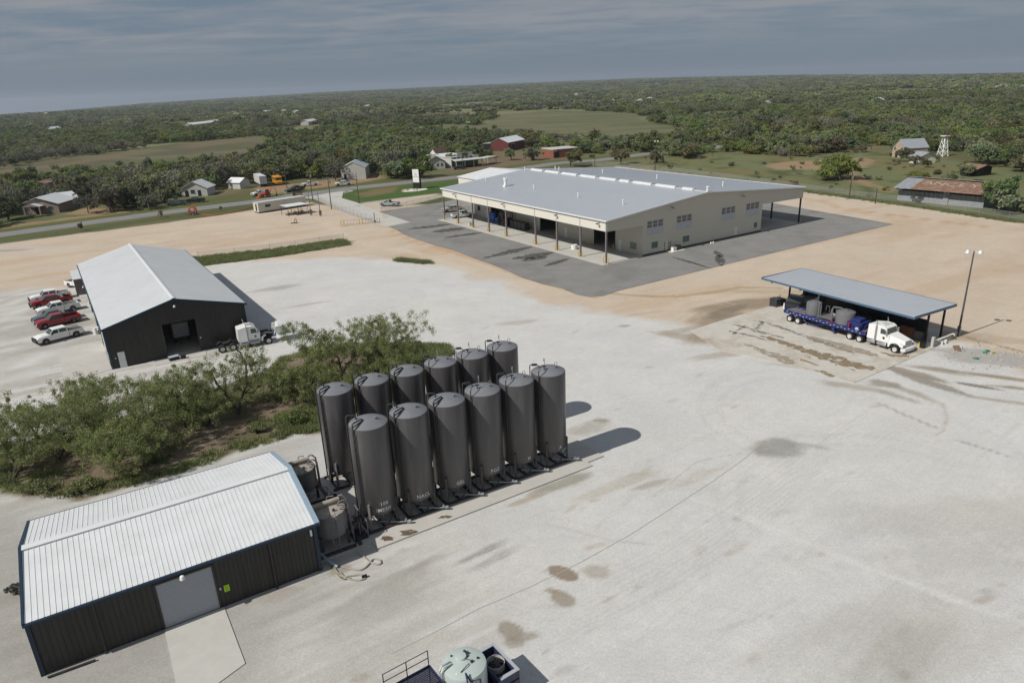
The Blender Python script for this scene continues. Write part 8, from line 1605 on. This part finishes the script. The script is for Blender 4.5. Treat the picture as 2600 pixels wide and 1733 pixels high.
# under-storey shrubs near the road and in the meadow
sh = np.concatenate([sample(9000, 128, 420, 1, 3.2)]); sh = sh[r.rand(len(sh)) < .55]; ms2 = []
while len(ms2) < 70:
    a_ = O(r.uniform(1380, 2250), r.uniform(355, 470))[:2]
    if sdist(np.array([a_[0]]), np.array([a_[1]]), MEADOW)[0] < -2 and sdist(np.array([a_[0]]), np.array([a_[1]]), LOT)[0] > 2: ms2.append(a_)
sh = np.concatenate([sh, np.array(ms2)]); scatter('undergrowth', sh, scl(sh, .10, .36), r.rand(len(sh))*6.28, choose(sh), 'low bushes and weeds among the trees and in the meadow', 'undergrowth', -.2)
# weeds along the fences, the strip and the island rim
tc_ = bpy.data.collections.new('tuft_sources')
for i in range(4):
    rr_ = np.random.RandomState(500+i); n = 26; base = rr_.normal(size=(n, 2))*.16; tip = base+rr_.normal(size=(n, 2))*.16; hh_ = .16+.24*rr_.rand(n); w_ = rr_.normal(size=(n, 2)); w_ = w_/np.linalg.norm(w_, axis=1)[:, None]*.028
    V = np.stack([np.c_[base-w_, np.zeros(n)], np.c_[base+w_, np.zeros(n)], np.c_[tip, hh_]], 1).reshape(-1, 3); o = bpy.data.objects.new('tuft_source_%d' % i, np_mesh('tuft', V, np.arange(3*n).reshape(n, 3), [('grass_blade', 'leaf_mesquite', 'leaf_green', 'leaf_olive')[i]])); tc_.objects.link(o)
def fill(poly, n, keep=None):
    P = np.asarray(poly)[:, :2]; lo, hi = P.min(0), P.max(0); q = lo+r.rand(n, 2)*(hi-lo); s_ = sdist(q[:, 0], q[:, 1], P); k = s_ < 0
    if keep is not None: k &= keep(q, s_)
    return q[k]
tf = [fill(STRIP, 7000), fill(ISL, 12000, lambda q, s_: (s_ > -1.9) & (fbm(q[:, 0], q[:, 1], 1.8, 163) > .44)), fill(ISL, 6000, lambda q, s_: fbm(q[:, 0], q[:, 1], 3, 164) > .55), fill(pts([(850, 790), (1030, 793), (1038, 812), (960, 870), (850, 850)]), 5000), fill(pts([(640, 955), (740, 925), (745, 985), (690, 995), (640, 985)]), 1500)]
ln = [G(1850, 457)[:2], G(2100, 493)[:2], G(2350, 527)[:2], G(2600, 565)[:2]]
for a_, c_ in zip(ln[:-1], ln[1:]): s_ = r.rand(1500, 1); tf.append(a_+(c_-a_)*s_+r.normal(size=(1500, 2))*.9+np.array([0, .6]))
s_ = r.rand(500, 1); a_, c_ = O(915, 597)[:2], O(985, 604)[:2]; tf.append(a_+(c_-a_)*s_+r.normal(size=(500, 2))*.5)
tf = np.concatenate(tf); scatter('weeds', tf, scl(tf, .7, 1.7), r.rand(len(tf))*6.28, r.randint(0, 4, len(tf)), 'tufts of grass on the island rim, the green strip and along the fence', 'weeds', 0, tc_)

hb_ = MB(); hb_.box(-9500, -150, -190, 9500, 9600, 125); hz_o = hb_.build('haze', mat('haze_air', (1, 1, 1))); mt_ = MATS['haze_air']; mt_.node_tree.nodes.clear()
vo = mt_.node_tree.nodes.new('ShaderNodeVolumePrincipled'); vo.inputs['Color'].default_value = (.80, .88, 1.0, 1); vo.inputs['Density'].default_value = 8.0e-5; vo.inputs['Anisotropy'].default_value = .2; mo_ = mt_.node_tree.nodes.new('ShaderNodeOutputMaterial'); mt_.node_tree.links.new(vo.outputs[0], mo_.inputs['Volume']); hz_o['kind'] = 'stuff'
